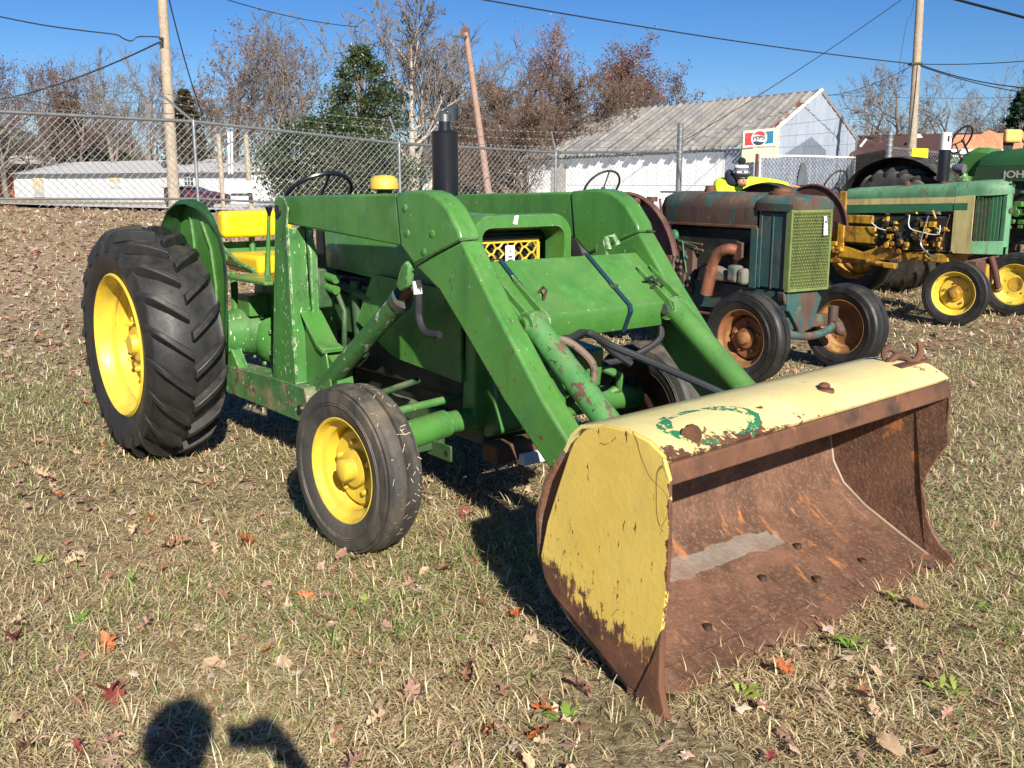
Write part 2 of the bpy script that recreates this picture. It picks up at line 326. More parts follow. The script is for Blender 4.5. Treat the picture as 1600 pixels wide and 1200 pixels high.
# bucket paint: pale yellow with rust that eats in from the lower back edge and the front rim
def bucket_mat(name, top):
    m = bpy.data.materials.new(name); m.use_nodes = True; nt = m.node_tree; N = nt.nodes; L = nt.links; b = N['Principled BSDF']
    tc = N.new('ShaderNodeTexCoord'); sp = N.new('ShaderNodeSeparateXYZ'); L.new(tc.outputs['Object'], sp.inputs[0])
    def math_(op, a, c, d=None):
        x = N.new('ShaderNodeMath'); x.operation = op
        for i, v in enumerate((a, c, d)):
            if v is None: continue
            if isinstance(v, (int, float)): x.inputs[i].default_value = v
            else: L.new(v, x.inputs[i])
        return x.outputs[0]
    def noise(s, det=8, st=(1, 1, 1)):
        mp = N.new('ShaderNodeMapping'); mp.inputs['Scale'].default_value = st; L.new(tc.outputs['Object'], mp.inputs[0])
        n = N.new('ShaderNodeTexNoise'); n.inputs['Scale'].default_value = s; n.inputs['Detail'].default_value = det; n.inputs['Roughness'].default_value = .68; L.new(mp.outputs[0], n.inputs['Vector']); return n.outputs[0]
    def rng_(f, lo, hi):
        r = N.new('ShaderNodeMapRange'); r.inputs[1].default_value = lo; r.inputs[2].default_value = hi; L.new(f, r.inputs[0]); return r.outputs[0]
    def mix(f, a, c):
        x = N.new('ShaderNodeMix'); x.data_type = 'RGBA'; L.new(f, x.inputs[0])
        for k, v in ((6, a), (7, c)):
            if isinstance(v, tuple): x.inputs[k].default_value = (*v, 1)
            else: L.new(v, x.inputs[k])
        return x.outputs[2]
    X, Y, Z = sp.outputs
    rust = mix(rng_(noise(9), .35, .65), (.05, .024, .016), (.17, .07, .035)); rust = mix(rng_(noise(26), .58, .70), rust, (.30, .12, .05))
    if top:
        paint = mix(rng_(noise(4), .3, .7), (.66, .52, .20), (.78, .66, .30))
        # worn ring of green paint
        dx = math_('SUBTRACT', X, -.56); dy = math_('MULTIPLY', math_('SUBTRACT', Y, -1.59), 2.1)
        rr = math_('SQRT', math_('ADD', math_('POWER', dx, 2), math_('POWER', dy, 2)), 0)
        rr = math_('ADD', rr, math_('MULTIPLY', math_('SUBTRACT', noise(14), .5), .07))
        ring = math_('LESS_THAN', math_('ABSOLUTE', math_('SUBTRACT', rr, .185), 0), .030)
        ring = math_('MULTIPLY', ring, math_('GREATER_THAN', noise(30), .47))
        paint = mix(ring, paint, (.03, .19, .075))
        edge = math_('ADD', math_('MULTIPLY', rng_(Y, -1.60, -1.70), .20), math_('MULTIPLY', rng_(X, .62, .86), .12))
        f = rng_(math_('ADD', math_('ADD', math_('MULTIPLY', noise(11, 10, (1, 1.6, 1.6)), .55), math_('MULTIPLY', noise(40), .45)), edge), .615, .645)
    else:
        paint = mix(rng_(noise(3), .3, .7), (.62, .43, .085), (.76, .56, .13))
        # distance below a diagonal from the back corner to the front tip
        d1 = math_('ADD', math_('MULTIPLY', math_('ADD', Y, 1.64), -.455), math_('MULTIPLY', Z, .89))
        low = N.new('ShaderNodeClamp'); low.inputs[1].default_value = -.20; low.inputs[2].default_value = .30
        L.new(math_('MULTIPLY', math_('SUBTRACT', .165, d1), 1.25), low.inputs[0])
        front = math_('MULTIPLY', math_('MULTIPLY', rng_(Y, -1.58, -1.715), rng_(Z, .75, .1)), .17)
        n7 = math_('ADD', math_('MULTIPLY', noise(7, 12, (1, .8, 1.5)), .55), math_('MULTIPLY', noise(30, 8, (1, 1.8, .6)), .45))
        f = rng_(math_('ADD', n7, math_('ADD', low.outputs[0], front)), .55, .60)
        f = math_('MAXIMUM', f, math_('LESS_THAN', math_('ADD', Y, math_('MULTIPLY', math_('SUBTRACT', noise(18), .5), .06)), -1.703))
        scr = math_('GREATER_THAN', noise(13, 12, (1, 2.2, .6)), .625); f = math_('MAXIMUM', f, scr)
        for sc_v, ro, th in ((2.1, (.9, 0, 0), .0038), (1.3, (1.4, 0, 0), .003)):
            v = N.new('ShaderNodeTexVoronoi'); v.feature = 'DISTANCE_TO_EDGE'; v.inputs['Scale'].default_value = sc_v
            mp = N.new('ShaderNodeMapping'); mp.inputs['Rotation'].default_value = ro; mp.inputs['Scale'].default_value = (1, 2.2, .8); wb_ = N.new('ShaderNodeTexNoise'); wb_.inputs['Scale'].default_value = 2.2; L.new(tc.outputs['Object'], wb_.inputs['Vector']); va = N.new('ShaderNodeVectorMath'); va.operation = 'MULTIPLY_ADD'; L.new(wb_.outputs['Color'], va.inputs[0]); va.inputs[1].default_value = (.5, .5, .5); L.new(tc.outputs['Object'], va.inputs[2]); L.new(va.outputs[0], mp.inputs[0]); L.new(mp.outputs[0], v.inputs['Vector'])
            f = math_('MAXIMUM', f, math_('MULTIPLY', math_('LESS_THAN', v.outputs[0], th), math_('MULTIPLY', math_('GREATER_THAN', noise(3.3), .55), .7)))
        paint = mix(math_('MULTIPLY', rng_(noise(9, 8, (1, 1, .3)), .5, .7), .22), paint, (.36, .30, .14))
    L.new(mix(f, paint, rust), b.inputs['Base Color'])
    L.new(math_('ADD', math_('MULTIPLY', f, .3), .42), b.inputs['Roughness'])
    bn = N.new('ShaderNodeBump'); bn.inputs['Strength'].default_value = .25; bn.inputs['Distance'].default_value = .006
    L.new(math_('ADD', math_('MULTIPLY', f, -.5), noise(50)), bn.inputs['Height']); L.new(bn.outputs[0], b.inputs['Normal'])
    return m
M['bucket_top'] = bucket_mat('chipped_pale_yellow_top', True); M['bucket_side'] = bucket_mat('chipped_yellow_over_rust', False)
M['bucket_in'] = mat('bucket_inside_rust', (.155, .074, .044), .6, layers=[((.09, .045, .026), 4, .46, .14), ((.20, .125, .09), 60, .50, .2), ((.36, .14, .05), 6, .585, .08, (2.6, .9, .9)), ((.05, .028, .02), 5, .58, .12, (2.5, .8, .8)), ((.30, .22, .17), 18, .66, .03, (3, .3, .3))], bump=(70, .5), var=.25, varscale=5)
M['weld'] = mat('worn_weld', (.30, .22, .16), .6)
M['rim_rust'] = mat('rusty_rim', (.24, .095, .035), .6, layers=[((.45, .24, .05), 6, .52, .15), ((.05, .03, .02), 9, .6, .15)], bump=(60, .3))
M['rim_yellow_worn'] = mat('worn_yellow_rim', (.68, .50, .06), .5, layers=[((.25, .12, .05), 8, .6, .08), ((.06, .05, .04), 5, .66, .1)], bump=(60, .2))

DUST = (.34, .27, .18)
for k_ in ('green', 'green_scraped'): weather(M[k_], edge=((.33, .30, .18), .85), dust=(DUST, 5, .13), streak=((.026, .10, .028), 10, .35), gloss=.12)
weather(M['green_worn'], edge=((.62, .62, .48), .95), dust=(DUST, 9, .25), streak=((.022, .06, .02), 12, .55), rad=.010)
weather(M['green_grease'], dust=(DUST, 12, .5)); weather(M['grime'], dust=(DUST, 9, .22))
weather(M['yellow'], dust=((.30, .22, .10), 6, .5), streak=((.40, .27, .04), 10, .5), edge=((.25, .14, .05), .6), rad=.004)
weather(M['rubber'], dust=((.14, .12, .09), 6, .33), streak=((.035, .033, .03), 9, .4))
weather(M['rubber_dusty'], dust=((.26, .20, .13), 5, .55), streak=((.11, .09, .065), 8, .7), scratch=((.008, .008, .008), 16, .006, (1, 1, 1)))
weather(M['mint'], edge=((.18, .09, .06), .8), dust=(DUST, 6, .25), streak=((.10, .07, .04), 14, .6)); weather(M['cream'], streak=((.22, .12, .06), 16, .5), edge=((.15, .06, .04), .8))
weather(M['rust_green'], streak=((.035, .022, .018), 12, .6), dust=(DUST, 8, .25)); weather(M['teal'], streak=((.10, .06, .04), 12, .7), dust=(DUST, 8, .3), edge=((.12, .06, .04), .8))
weather(M['ochre'], streak=((.07, .035, .015), 14, .8), dust=((.2, .14, .08), 9, .4)); weather(M['rim_rust'], dust=(DUST, 9, .4)); weather(M['copper'], streak=((.10, .05, .03), 14, .7))
weather(M['roof'], streak=((.20, .18, .17), 1.6, .5), rand=.16); weather(M['corr'], streak=((.30, .30, .30), 2.5, .5), rand=.07); weather(M['corr_shade'], rand=.12); weather(M['white_ptd'], streak=((.40, .38, .34), 3, .5), rand=.04)
weather(M['trailer'], streak=((.42, .44, .45), 2, .4)); weather(M['seat_yellow'], dust=((.35, .25, .08), 9, .35), scratch=((.35, .2, .02), 12, .004, (1, 1, 1)))
weather(M['lime'], streak=((.07, .08, .03), 14, .6), edge=((.10, .06, .04), .6)); weather(M['oxblood'], dust=(DUST, 6, .25), streak=((.16, .07, .04), 9, .4))
M['green_muddy'] = mat('muddy_green', (.045, .16, .045), .6, layers=[((.24, .18, .11), 5, .50, .12, (1, 1, 1.6)), ((.10, .06, .035), 13, .55, .06), ((.6, .6, .5), 30, .63, .02)], bump=(40, .25))
M['green_cyl'] = mat('scuffed_dark_green', (.035, .13, .035), .45, layers=[((.42, .45, .40), 11, .575, .03, (1.6, .8, .8)), ((.06, .05, .03), 20, .60, .03)], bump=(50, .12))
M['green_cyl2'] = mat('flaking_green', (.06, .215, .055), .45, layers=[((.11, .055, .04), 17, .555, .02, (1.6, .8, .8)), ((.03, .03, .02), 40, .60, .02)], bump=(50, .12))
for k_ in ('green_muddy', 'green_cyl', 'green_cyl2'): weather(M[k_], dust=(DUST, 6, .25), streak=((.025, .08, .025), 12, .4), edge=((.3, .28, .2), .6))
M['rim_dark'] = mat('dark_dirty_rim', (.045, .022, .012), .6, layers=[((.10, .04, .015), 8, .52, .15)], bump=(50, .3))

# ------------------------------------------------------------------ ground
FA = at(302, 190, 19.4); FB = at(1062, 237, 28.4)
fa = np.array([FA.x, FA.y]); fdir = np.array([FB.x - FA.x, FB.y - FA.y]); FL = np.linalg.norm(fdir); fdir /= FL
fn = np.array([-fdir[1], fdir[0]]); SPAN = FL / 3
def hgt(x, y):
    x = np.asarray(x, float); y = np.asarray(y, float)
    s = (x - fa[0]) * fn[0] + (y - fa[1]) * fn[1]; t = ((x - fa[0]) * fdir[0] + (y - fa[1]) * fdir[1]) / SPAN
    crest = np.clip(1.06 - .21 * (t + .75), .35, 1.25)
    u = np.clip((s + 12.5) / 12.5, 0, 1); up = u * u * (1.9 - .9 * u)
    dn = np.clip((s - 1.5) / 70, 0, 1)
    near = .012 * np.sin(x * 2.3 + 1) * np.sin(y * 1.9) + .008 * np.sin(x * 5.1 + y * 3.7)
    return crest * up * (1 - dn) + near * np.exp(-((x - 1.5) ** 2 + (y - 5) ** 2) / 400) - .012
def gz(x, y): return float(hgt(x, y))
def ground_mat():
    m = bpy.data.materials.new('dry_lawn'); m.use_nodes = True; nt = m.node_tree; N = nt.nodes; L = nt.links; b = N['Principled BSDF']
    tc = N.new('ShaderNodeTexCoord')
    def noise(s, det=8, r=.65):
        n = N.new('ShaderNodeTexNoise'); n.inputs['Scale'].default_value = s; n.inputs['Detail'].default_value = det; n.inputs['Roughness'].default_value = r; L.new(tc.outputs['Object'], n.inputs['Vector']); return n.outputs[0]
    def mix(f, a, c, lo, hi):
        r = N.new('ShaderNodeMapRange'); r.inputs[1].default_value = lo; r.inputs[2].default_value = hi; L.new(f, r.inputs[0])
        x = N.new('ShaderNodeMix'); x.data_type = 'RGBA'; L.new(r.outputs[0], x.inputs[0])
        for k, v in ((6, a), (7, c)):
            if isinstance(v, tuple): x.inputs[k].default_value = (*v, 1)
            else: L.new(v, x.inputs[k])
        return x.outputs[2]
    c = mix(noise(30), (.12, .09, .05), (.40, .32, .19), .38, .62)
    c = mix(noise(1.1, 5), c, (.10, .10, .04), .54, .78)
    sp_ = N.new('ShaderNodeSeparateXYZ'); L.new(tc.outputs['Object'], sp_.inputs[0])
    dt = N.new('ShaderNodeVectorMath'); dt.operation = 'DOT_PRODUCT'; L.new(tc.outputs['Object'], dt.inputs[0]); dt.inputs[1].default_value = (fn[0], fn[1], 0)
    k0 = float(fa[0] * fn[0] + fa[1] * fn[1]); c2 = mix(noise(20), (.30, .22, .14), (.46, .36, .24), .4, .62)
    c = mix(dt.outputs['Value'], c, c2, k0 - 13, k0 - 7)
    c = mix(noise(120), c, (.06, .045, .025), .58, .76)
    c = mix(noise(9, 10), c, (.26, .15, .11), .64, .70)
    L.new(c, b.inputs['Base Color']); b.inputs['Roughness'].default_value = .95; b.inputs['Specular IOR Level'].default_value = .1
    bn = N.new('ShaderNodeBump'); bn.inputs['Strength'].default_value = .8; bn.inputs['Distance'].default_value = .03
    L.new(noise(60), bn.inputs['Height']); L.new(bn.outputs[0], b.inputs['Normal']); return m
M['ground'] = ground_mat()
M['gravel'] = mat('pale_gravel', (.62, .61, .58), .9, layers=[((.36, .34, .31), 5, .56, .08), ((.82, .81, .80), 7, .56, .06)], bump=(12, .8, .05), varscale=2)
def grid_obj(name, xs, ys, m, dz=0, mask=None):
    X, Y = np.meshgrid(xs, ys); V = np.stack([X, Y, hgt(X, Y) + dz], -1).reshape(-1, 3); nx = len(xs)
    i, j = np.meshgrid(np.arange(nx - 1), np.arange(len(ys) - 1)); a = (j * nx + i).ravel()
    F = np.stack([a, a + 1, a + nx + 1, a + nx], 1)
    if mask is not None:
        cc = V[F].mean(1); F = F[mask(cc[:, 0], cc[:, 1])]
        used = np.unique(F); mp = np.zeros(len(V), int); mp[used] = np.arange(len(used)); V = V[used]; F = mp[F]
    return npmesh(name, V, F, m, smooth=True)
def stretch(a, b, n, k=2.2):
    t = np.linspace(-1, 1, n); return a + (b - a) * (.5 + .5 * np.sign(t) * np.abs(t) ** k)
g = grid_obj('ground', stretch(-900, 900, 240, 3.2), stretch(-860, 900, 260, 3.0), M['ground']); tag(g, kind='structure')
def sdist(x, y): return (x - fa[0]) * fn[0] + (y - fa[1]) * fn[1]
# gravel lot just behind the fence
us = np.linspace(-30, 45, 60); ss = np.concatenate([np.linspace(.25, 4, 8), np.linspace(6, 34, 12)])
U_, S_ = np.meshgrid(us, ss); GX = fa[0] + fdir[0] * U_ + fn[0] * S_; GY = fa[1] + fdir[1] * U_ + fn[1] * S_
V = np.stack([GX, GY, hgt(GX, GY) + .06], -1).reshape(-1, 3); nx = len(us)
i, j = np.meshgrid(np.arange(nx - 1), np.arange(len(ss) - 1)); a = (j * nx + i).ravel()
tag(npmesh('gravel_lot', V, np.stack([a, a + 1, a + nx + 1, a + nx], 1), M['gravel'], smooth=True), kind='structure')

# ------------------------------------------------------------------ grass: bent blades in real geometry
def make_grass():
    Vs, Fs, Cs = [], [], []; base = 0
    def patch(n, xr, yr, L0, L1, wd, flat, keep):
        nonlocal base
        w = RNG.uniform(0, 1, n) ** .8 * (yr[1] - yr[0]) + yr[0]
        half = (w * .54 + 1.3); x = RNG.uniform(-1, 1, n) * half; y = w
        k = keep(x, y); x, y = x[k], y[k]; n = len(x)
        # clump fields
        f1 = np.sin(x * 1.7 + 1.3 * np.sin(y * 1.1)) * np.sin(y * 1.45 + x * .6) + .6 * np.sin(x * 4.7 + y * 2.2) * np.sin(y * 5.3 - x * 1.7)
        far = np.clip((y - 9) / 5, 0, 1); gp = np.clip(.045 + .16 * f1 + .07 * np.clip(-x - .6, 0, 2) * np.exp(-((y - 6) / 2.5) ** 2) + .25 * np.exp(-((x - 2.0) ** 2 + (y - 3.0) ** 2) / .5) - .12 * far * (x < 2) + RNG.normal(0, .06, n), .02, .75)
        green = RNG.uniform(0, 1, n) < gp
        ln = RNG.uniform(L0, L1, n) * np.where(green, 1.15, 1.0); az = RNG.uniform(0, 2 * PI, n)
        lean = np.where(RNG.uniform(0, 1, n) < flat, RNG.uniform(1.15, 1.5, n), RNG.uniform(.35, 1.15, n)); lean = np.where(green, lean * .75, lean)
        d = np.stack([np.cos(az), np.sin(az)], 1); s = np.stack([-d[:, 1], d[:, 0], np.zeros(n)], 1)
        z0 = hgt(x, y); P0 = np.stack([x, y, z0 + RNG.uniform(-.004, .022, n) + .012 * np.clip(f1, -1, 1)], 1)
        def step(P, a, l): return P + np.concatenate([d * (np.sin(a) * l)[:, None], (np.cos(a) * l)[:, None]], 1)
        P1 = step(P0, lean, ln * .45); P2 = step(P1, np.minimum(lean * 1.25 + .35, 1.75), ln * .55)
        wv = (wd * RNG.uniform(.6, 1.4, n))[:, None]
        V = np.stack([P0 - s * wv, P0 + s * wv, P1 + s * wv * .8, P1 - s * wv * .8, P2], 1)
        b = (np.arange(n) * 5)[:, None] + base
        F = np.stack([b + np.array([[0, 1, 2]]), b + np.array([[0, 2, 3]]), b + np.array([[3, 2, 4]])], 1).reshape(-1, 3)
        straw = np.array([[.78, .65, .38], [.68, .53, .30], [.88, .78, .52], [.42, .28, .15], [.62, .46, .27]])[RNG.integers(0, 5, n)]
        gr = np.array([[.22, .32, .07], [.36, .44, .14], [.13, .22, .05], [.50, .52, .22]])[RNG.integers(0, 4, n)]
        c = np.where(green[:, None], gr, straw) * RNG.uniform(.68, 1.22, (n, 1))
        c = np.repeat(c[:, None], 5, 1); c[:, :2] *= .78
        Vs.append(V.reshape(-1, 3)); Fs.append(F); Cs.append(c.reshape(-1, 3)); base += n * 5
    lawn = lambda x, y: sdist(x, y) < .1
    patch(165000, None, (1.7, 4.4), .03, .095, .0019, .84, lawn)
    patch(12000, None, (1.8, 7), .06, .13, .0021, .2, lambda x, y: (np.sin(x * 3.1 + 2 * np.sin(y * 2.3)) * np.sin(y * 3.7 + x) > .55))
    patch(125000, None, (4.2, 8.5), .035, .09, .0026, .74, lawn)
    patch(60000, None, (8.2, 18), .05, .10, .0052, .65, lawn)
    patch(26000, None, (16, 34), .06, .14, .009, .5, lambda x, y: (sdist(x, y) < .1) & (x < 6))
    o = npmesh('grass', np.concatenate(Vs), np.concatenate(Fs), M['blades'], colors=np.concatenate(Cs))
    tag(o, 'dry straw coloured lawn grass with green tufts under the tractors', 'grass', kind='stuff')
make_grass()

# ------------------------------------------------------------------ wheels (local: axle along x, outer face toward -x)
def tyre_prof(Rr, Wd, rim, crown=.02, grooves=False):
    h = Wd / 2
    p = [(-h * .74, rim - .004), (-h * .86, rim + .012), (-h * .97, rim + (Rr - rim) * .38), (-h, rim + (Rr - rim) * .6), (-h * .95, rim + (Rr - rim) * .82), (-h * .84, Rr - crown * 1.1)]
    if grooves:
        for gx in (-.42, 0, .42):
            p += [((gx - .13) * h * 1.55, Rr - crown * abs(gx) * 1.2), ((gx - .045) * h * 1.55, Rr - crown * abs(gx) * 1.1), ((gx - .03) * h * 1.55, Rr - .014), ((gx + .03) * h * 1.55, Rr - .014), ((gx + .045) * h * 1.55, Rr - crown * abs(gx) * 1.1)]
    else: p += [(-h * .45, Rr - crown * .3), (0, Rr), (h * .45, Rr - crown * .3)]
    q = [(-a, r) for a, r in p[:6]][::-1]
    return p + q
def front_wheel(parent, loc, Rr, Wd, rim, tm, rm, flip=False, steer=0, n=56, hub_m=None, rings=True):
    mb = MB(); h = Wd / 2
    mb.lathe([(-h * .80, rim + .010), (-h * .84, rim + .002), (-h * .78, rim - .006), (-h * .45, rim - .012), (-h * .35, rim - .038), (h * .25, rim - .042), (h * .3, rim * .80), (h * .02, rim * .70), (-h * .02, rim * .55), (h * .05, rim * .42), (h * .05, .02)], n=n, caps=False)
    mb.lathe([(h * .80, rim + .010), (h * .84, rim + .002), (h * .5, rim - .010), (h * .25, rim - .044)], n=n, caps=False)
    w = mb.build('front_wheel', rm, parent); w.location = loc; w.rotation_euler = (0, 0, (PI if flip else 0) + steer)
    t = MB().lathe(tyre_prof(Rr, Wd, rim, .022, True), n=72, closed=True)
    if rings:
        for rr in (.45, .52): 
            r0 = rim + (Rr - rim) * rr
            for sx in (-1, 1): t.lathe([(sx * h * .965, r0 - .003), (sx * (h * 1.0 + .003), r0), (sx * h * .965, r0 + .003)], n=60, caps=False)
    t.build('tyre', tm, w, ang=50)
    hb = MB().lathe([(h * .1, rim * .36), (-h * .25, rim * .36), (-h * .3, rim * .22), (-h * .75, rim * .21), (-h * .82, rim * .17), (-h * .84, .004)], n=20)
    hb.build('hub', hub_m or rm, w)
    for k in range(5):
        a = k * 2 * PI / 5 + .3
        MB().lathe([(h * .05, .012), (-h * .22, .012), (-h * .24, .006)], n=6, c=(0, rim * .52 * math.cos(a), rim * .52 * math.sin(a))).build('wheel_bolt', hub_m or rm, w, smooth=False)
    return w
def rear_wheel(parent, loc, Rr, Wd, rim, tm, rm, flip=False, nl=22, lugs=True, rec=.09, label=None):
    h = Wd / 2
    mb = MB().lathe([(-h * .88, rim + .016), (-h * .93, rim + .004), (-h * .86, rim - .010), (-h * .5, rim - .022), (-h * .42, rim - .05), (-h + rec * 1.55, rim - .06), (-h + rec * 1.75, rim * .72), (-h + rec * 1.2, rim * .46), (-h + rec * 1.25, rim * .30), (-h + rec * 1.25, .02)], n=64, caps=False)
    mb.lathe([(h * .88, rim + .016), (h * .93, rim + .004), (h * .5, rim - .02), (-h * .45, rim - .052)], n=64, caps=False)
    w = mb.build('rear_wheel', rm, parent, label=label); w.location = loc; w.rotation_euler = (0, 0, PI if flip else 0)
    R0 = Rr - .034
    MB().lathe(tyre_prof(R0, Wd, rim, .045), n=80, closed=True).build('tyre', tm, w, ang=50)
    MB().lathe([(-h + rec * 1.3, rim * .25), (-h + rec * 1.05, rim * .25), (-h + rec * 1.0, rim * .15), (-h + rec * .72, rim * .13), (-h + rec * .70, .004)], n=24).build('hub', rm, w)
    for k in range(8):
        a = k * 2 * PI / 8; rr = rim * .37
        MB().lathe([(-h + rec * 1.3, .014), (-h + rec * .95, .014), (-h + rec * .9, .006)], n=6, c=(0, rr * math.cos(a), rr * math.sin(a))).build('wheel_bolt', rm, w, smooth=False)
    if lugs:
        # one lug each side as a curved bar from shoulder to centre, then copied round
        def lug(side):
            m_ = MB(); st = 9; rows = []
            for i in range(st):
                u = i / (st - 1); x = side * h * (1.02 - 1.0 * u); ph = -(u ** .8) * .30
                crown = .045 * min(1, (abs(x) / h)) ** 2.2
                rb = R0 - crown - .012; rt = R0 + .040 - crown * .92
                if i == 0: rt = R0 - .045; rb = R0 - .10
                if i == 1: rt = R0 - .008
                wa = (.026 if i else .024) / Rr * (1.0 + .2 * u)
                for (r_, a_) in ((rb, ph - wa * 1.15), (rt, ph - wa * .62), (rt, ph + wa * .62), (rb, ph + wa * 1.15)):
                    rows.append((x, -r_ * math.cos(a_), r_ * math.sin(a_)))
            fs = [(0, 1, 2, 3), tuple(range((st - 1) * 4, st * 4))[::-1]]
            for i in range(st - 1):
                for j in range(4): a = i * 4 + j; b = i * 4 + (j + 1) % 4; fs.append((a, a + 4, b + 4, b))
            if side > 0: fs = [f[::-1] for f in fs]
            return m_.add(rows, fs)
        for side in (-1, 1):
            first = None
            for k in range(nl):
                if first is None: o = first = lug(side).build('tread_lug', tm, w, bevel=.004, ang=30)
                else: o = first.copy(); COL.objects.link(o); o.parent = w
                # rotating about x; flipped wheels mirror the chevron direction
                o.rotation_euler = (2 * PI * (k + (.5 if side > 0 else 0)) / nl, 0, 0)
    return w

# ================================================================== TRACTOR 1: green loader tractor
# local frame: x to the viewer's right, y rearward from the front axle, z up
T1 = thing('loader_tractor', 'green loader tractor with yellow wheels and a big rusty yellow front bucket on the grass', 'tractor', (0.0296, 4.4762, 0), R(39))
LX = .03  # the loader sits a little to one side
def mir(x): return 2 * LX - x
G, GW, GS = M['green'], M['green_worn'], M['green_scraped']
rear_wheel(T1, (-.985, 2.0, .628), .635, .40, .375, M['rubber'], M['yellow'], rec=.115, nl=20)
rear_wheel(T1, (.90, 2.0, .628), .635, .40, .375, M['rubber'], M['yellow'], flip=True, rec=.115)
front_wheel(T1, (-.862, 0, .345), .352, .185, .215, M['rubber_dusty'], M['yellow'], steer=R(4))
front_wheel(T1, (.865, 0, .345), .352, .185, .215, M['rubber_dusty'], M['rim_dark'], flip=True, steer=R(4))

fwl = [c for c in T1.children if c.name.startswith('front_wheel')][0]; sb_ = MB(); rg0 = np.random.default_rng(8)
for k in range(70):
    a = rg0.uniform(-.7, 2.3); x = rg0.uniform(-.07, .08); l_ = rg0.uniform(.008, .022); th = rg0.uniform(0, PI); r_ = .353 - .02 * abs(x) / .09
    def q_(u, v): aa = a + (u * math.sin(th) + v * math.cos(th)) / r_; return (x + u * math.cos(th) - v * math.sin(th), -r_ * math.cos(aa), r_ * math.sin(aa))
    sb_.add([q_(-l_, -.0009), q_(l_, -.0009), q_(l_, .0009), q_(-l_, .0009)], [(0, 1, 2, 3)])
sb_.build('stuck_straw', mat('straw_bits', (.72, .64, .46), .7), fwl, smooth=False)['kind'] = 'stuff'
# --- hood, nose and grille
h = MB(); 
def hood_sec(y, w, zt, zb, rr=.06, off=0):
    return [(off - w, y, zb), (off - w - .005, y, zt - rr), (off - w + rr * .3, y, zt - rr * .3), (off - w + rr, y, zt), (off, y, zt + .018), (off + w - rr, y, zt), (off + w - rr * .3, y, zt - rr * .3), (off + w + .005, y, zt - rr), (off + w, y, zb)]
def loft(secs, cap=True):
    n = len(secs[0]); vs = [p for s in secs for p in s]; fs = []
    for i in range(len(secs) - 1):
        for j in range(n):
            a = i * n + j; b = i * n + (j + 1) % n; fs.append((a, b, b + n, a + n))
    if cap: fs += [tuple(range(n))[::-1], tuple(range((len(secs) - 1) * n, len(secs) * n))]
    return vs, fs
MB().add(*loft([hood_sec(.20, .25, 1.335, 1.02), hood_sec(.7, .26, 1.345, 1.02), hood_sec(1.25, .26, 1.345, 1.05), hood_sec(1.32, .25, 1.33, 1.05)])).build('hood', G, T1)
# nose: a rounded arch frame round a recessed grille, open at the front
def arch(w, zt, zb, rr, off, n=6):
    pts = [(off - w, zb)]
    for i in range(n + 1):
        a = PI - i * PI / 2 / n; pts.append((off - w + rr + rr * math.cos(a), zt - rr + rr * math.sin(a)))
    for i in range(n + 1):
        a = PI / 2 - i * PI / 2 / n; pts.append((off + w - rr + rr * math.cos(a), zt - rr + rr * math.sin(a)))
    pts.append((off + w, zb)); return pts
NX = .015
o_ = arch(.285, 1.358, 1.03, .10, NX); i_ = arch(.238, 1.300, 1.03, .05, NX)
def ring_loft(rings):
    """each ring is an open list of points; joined strip by strip"""
    n = len(rings[0]); vs = [p for r_ in rings for p in r_]; fs = []
    for i in range(len(rings) - 1):
        for j in range(n - 1): a = i * n + j; fs.append((a, a + 1, a + n + 1, a + n))
    return vs, fs
rings = [[(x * .96 + NX * .04, .24, z - .02) for x, z in o_], [(x, .17, z - .012) for x, z in o_], [(x, .0, z) for x, z in o_], [(x * 1.0, -.018, z - .006) for x, z in o_],
         [(x, -.024, z) for x, z in i_], [(x * .985, .05, z - .012) for x, z in i_], [(x * .97, .10, z - .02) for x, z in i_]]
MB().add(*ring_loft(rings)).build('nose_cowl', G, T1, ang=30)
MB().box(NX - .215, NX + .205, .125, .16, 1.0, 1.27).build('radiator_core', M['grime'], T1)
MB().box(NX - .20, NX + .205, .098, .112, 1.232, 1.256).build('grille_top_bar', M['black'], T1, bevel=.003)
# expanded-metal grille: every strand an object of its own
gx0, gx1, gz0, gz1 = NX - .19, NX + .165, 1.03, 1.225
strand = None
gr = MB().box(gx0 - .012, gx1 + .012, .086, .092, gz1, gz1 + .016).box(gx0 - .012, gx0, .086, .092, gz0, gz1).box(gx1, gx1 + .018, .086, .092, gz0, gz1).build('grille', M['yellow'], T1)
cw = (gx1 - gx0) / 4.5
for r_ in range(8):
    zc = gz1 + .004 - r_ * .0262; sgn = 1 if r_ % 2 == 0 else -1
    pts = []
    for k in range(46):
        x = gx0 + (gx1 - gx0) * k / 45; ph = (x - gx0) / cw * 2 * PI
        pts.append((x, .08 - .004 * math.cos(ph), zc - .013 + sgn * .0125 * math.tanh(1.3 * math.cos(ph)) / math.tanh(1.3)))
    MB().tube(pts, .0048, 6).build('grille_strand', M['yellow'], gr)
for x, z in ((gx0 + .03, gz1 - .01), (gx1 - .05, gz1 - .012), (gx1 - .01, gz0 + .04)):
    MB().lathe([(.074, .012), (.066, .012), (.064, .004)], axis='y', n=6, c=(x, 0, z)).build('grille_bolt', M['steel'], gr)
tg = MB().box(-.03, .022, .055, .058, 1.095, 1.215).build('paper_tag', M['tagpaper'], T1); tg.rotation_euler = (0, 0, 0)
for z, w in ((1.19, .004), (1.165, .012), (1.15, .014), (1.13, .010)):
    MB().box(-.004 - w, -.004 + w, .053, .0545, z - .004, z + .003).build('print_mark', M['ink'], tg)
MB().prism([(-.055, 1.315), (-.03, 1.312), (-.022, 1.352), (-.045, 1.350), (-.048, 1.335)], -.0275, -.0255, 'y').build('torn_decal', M['tagpaper'], T1)
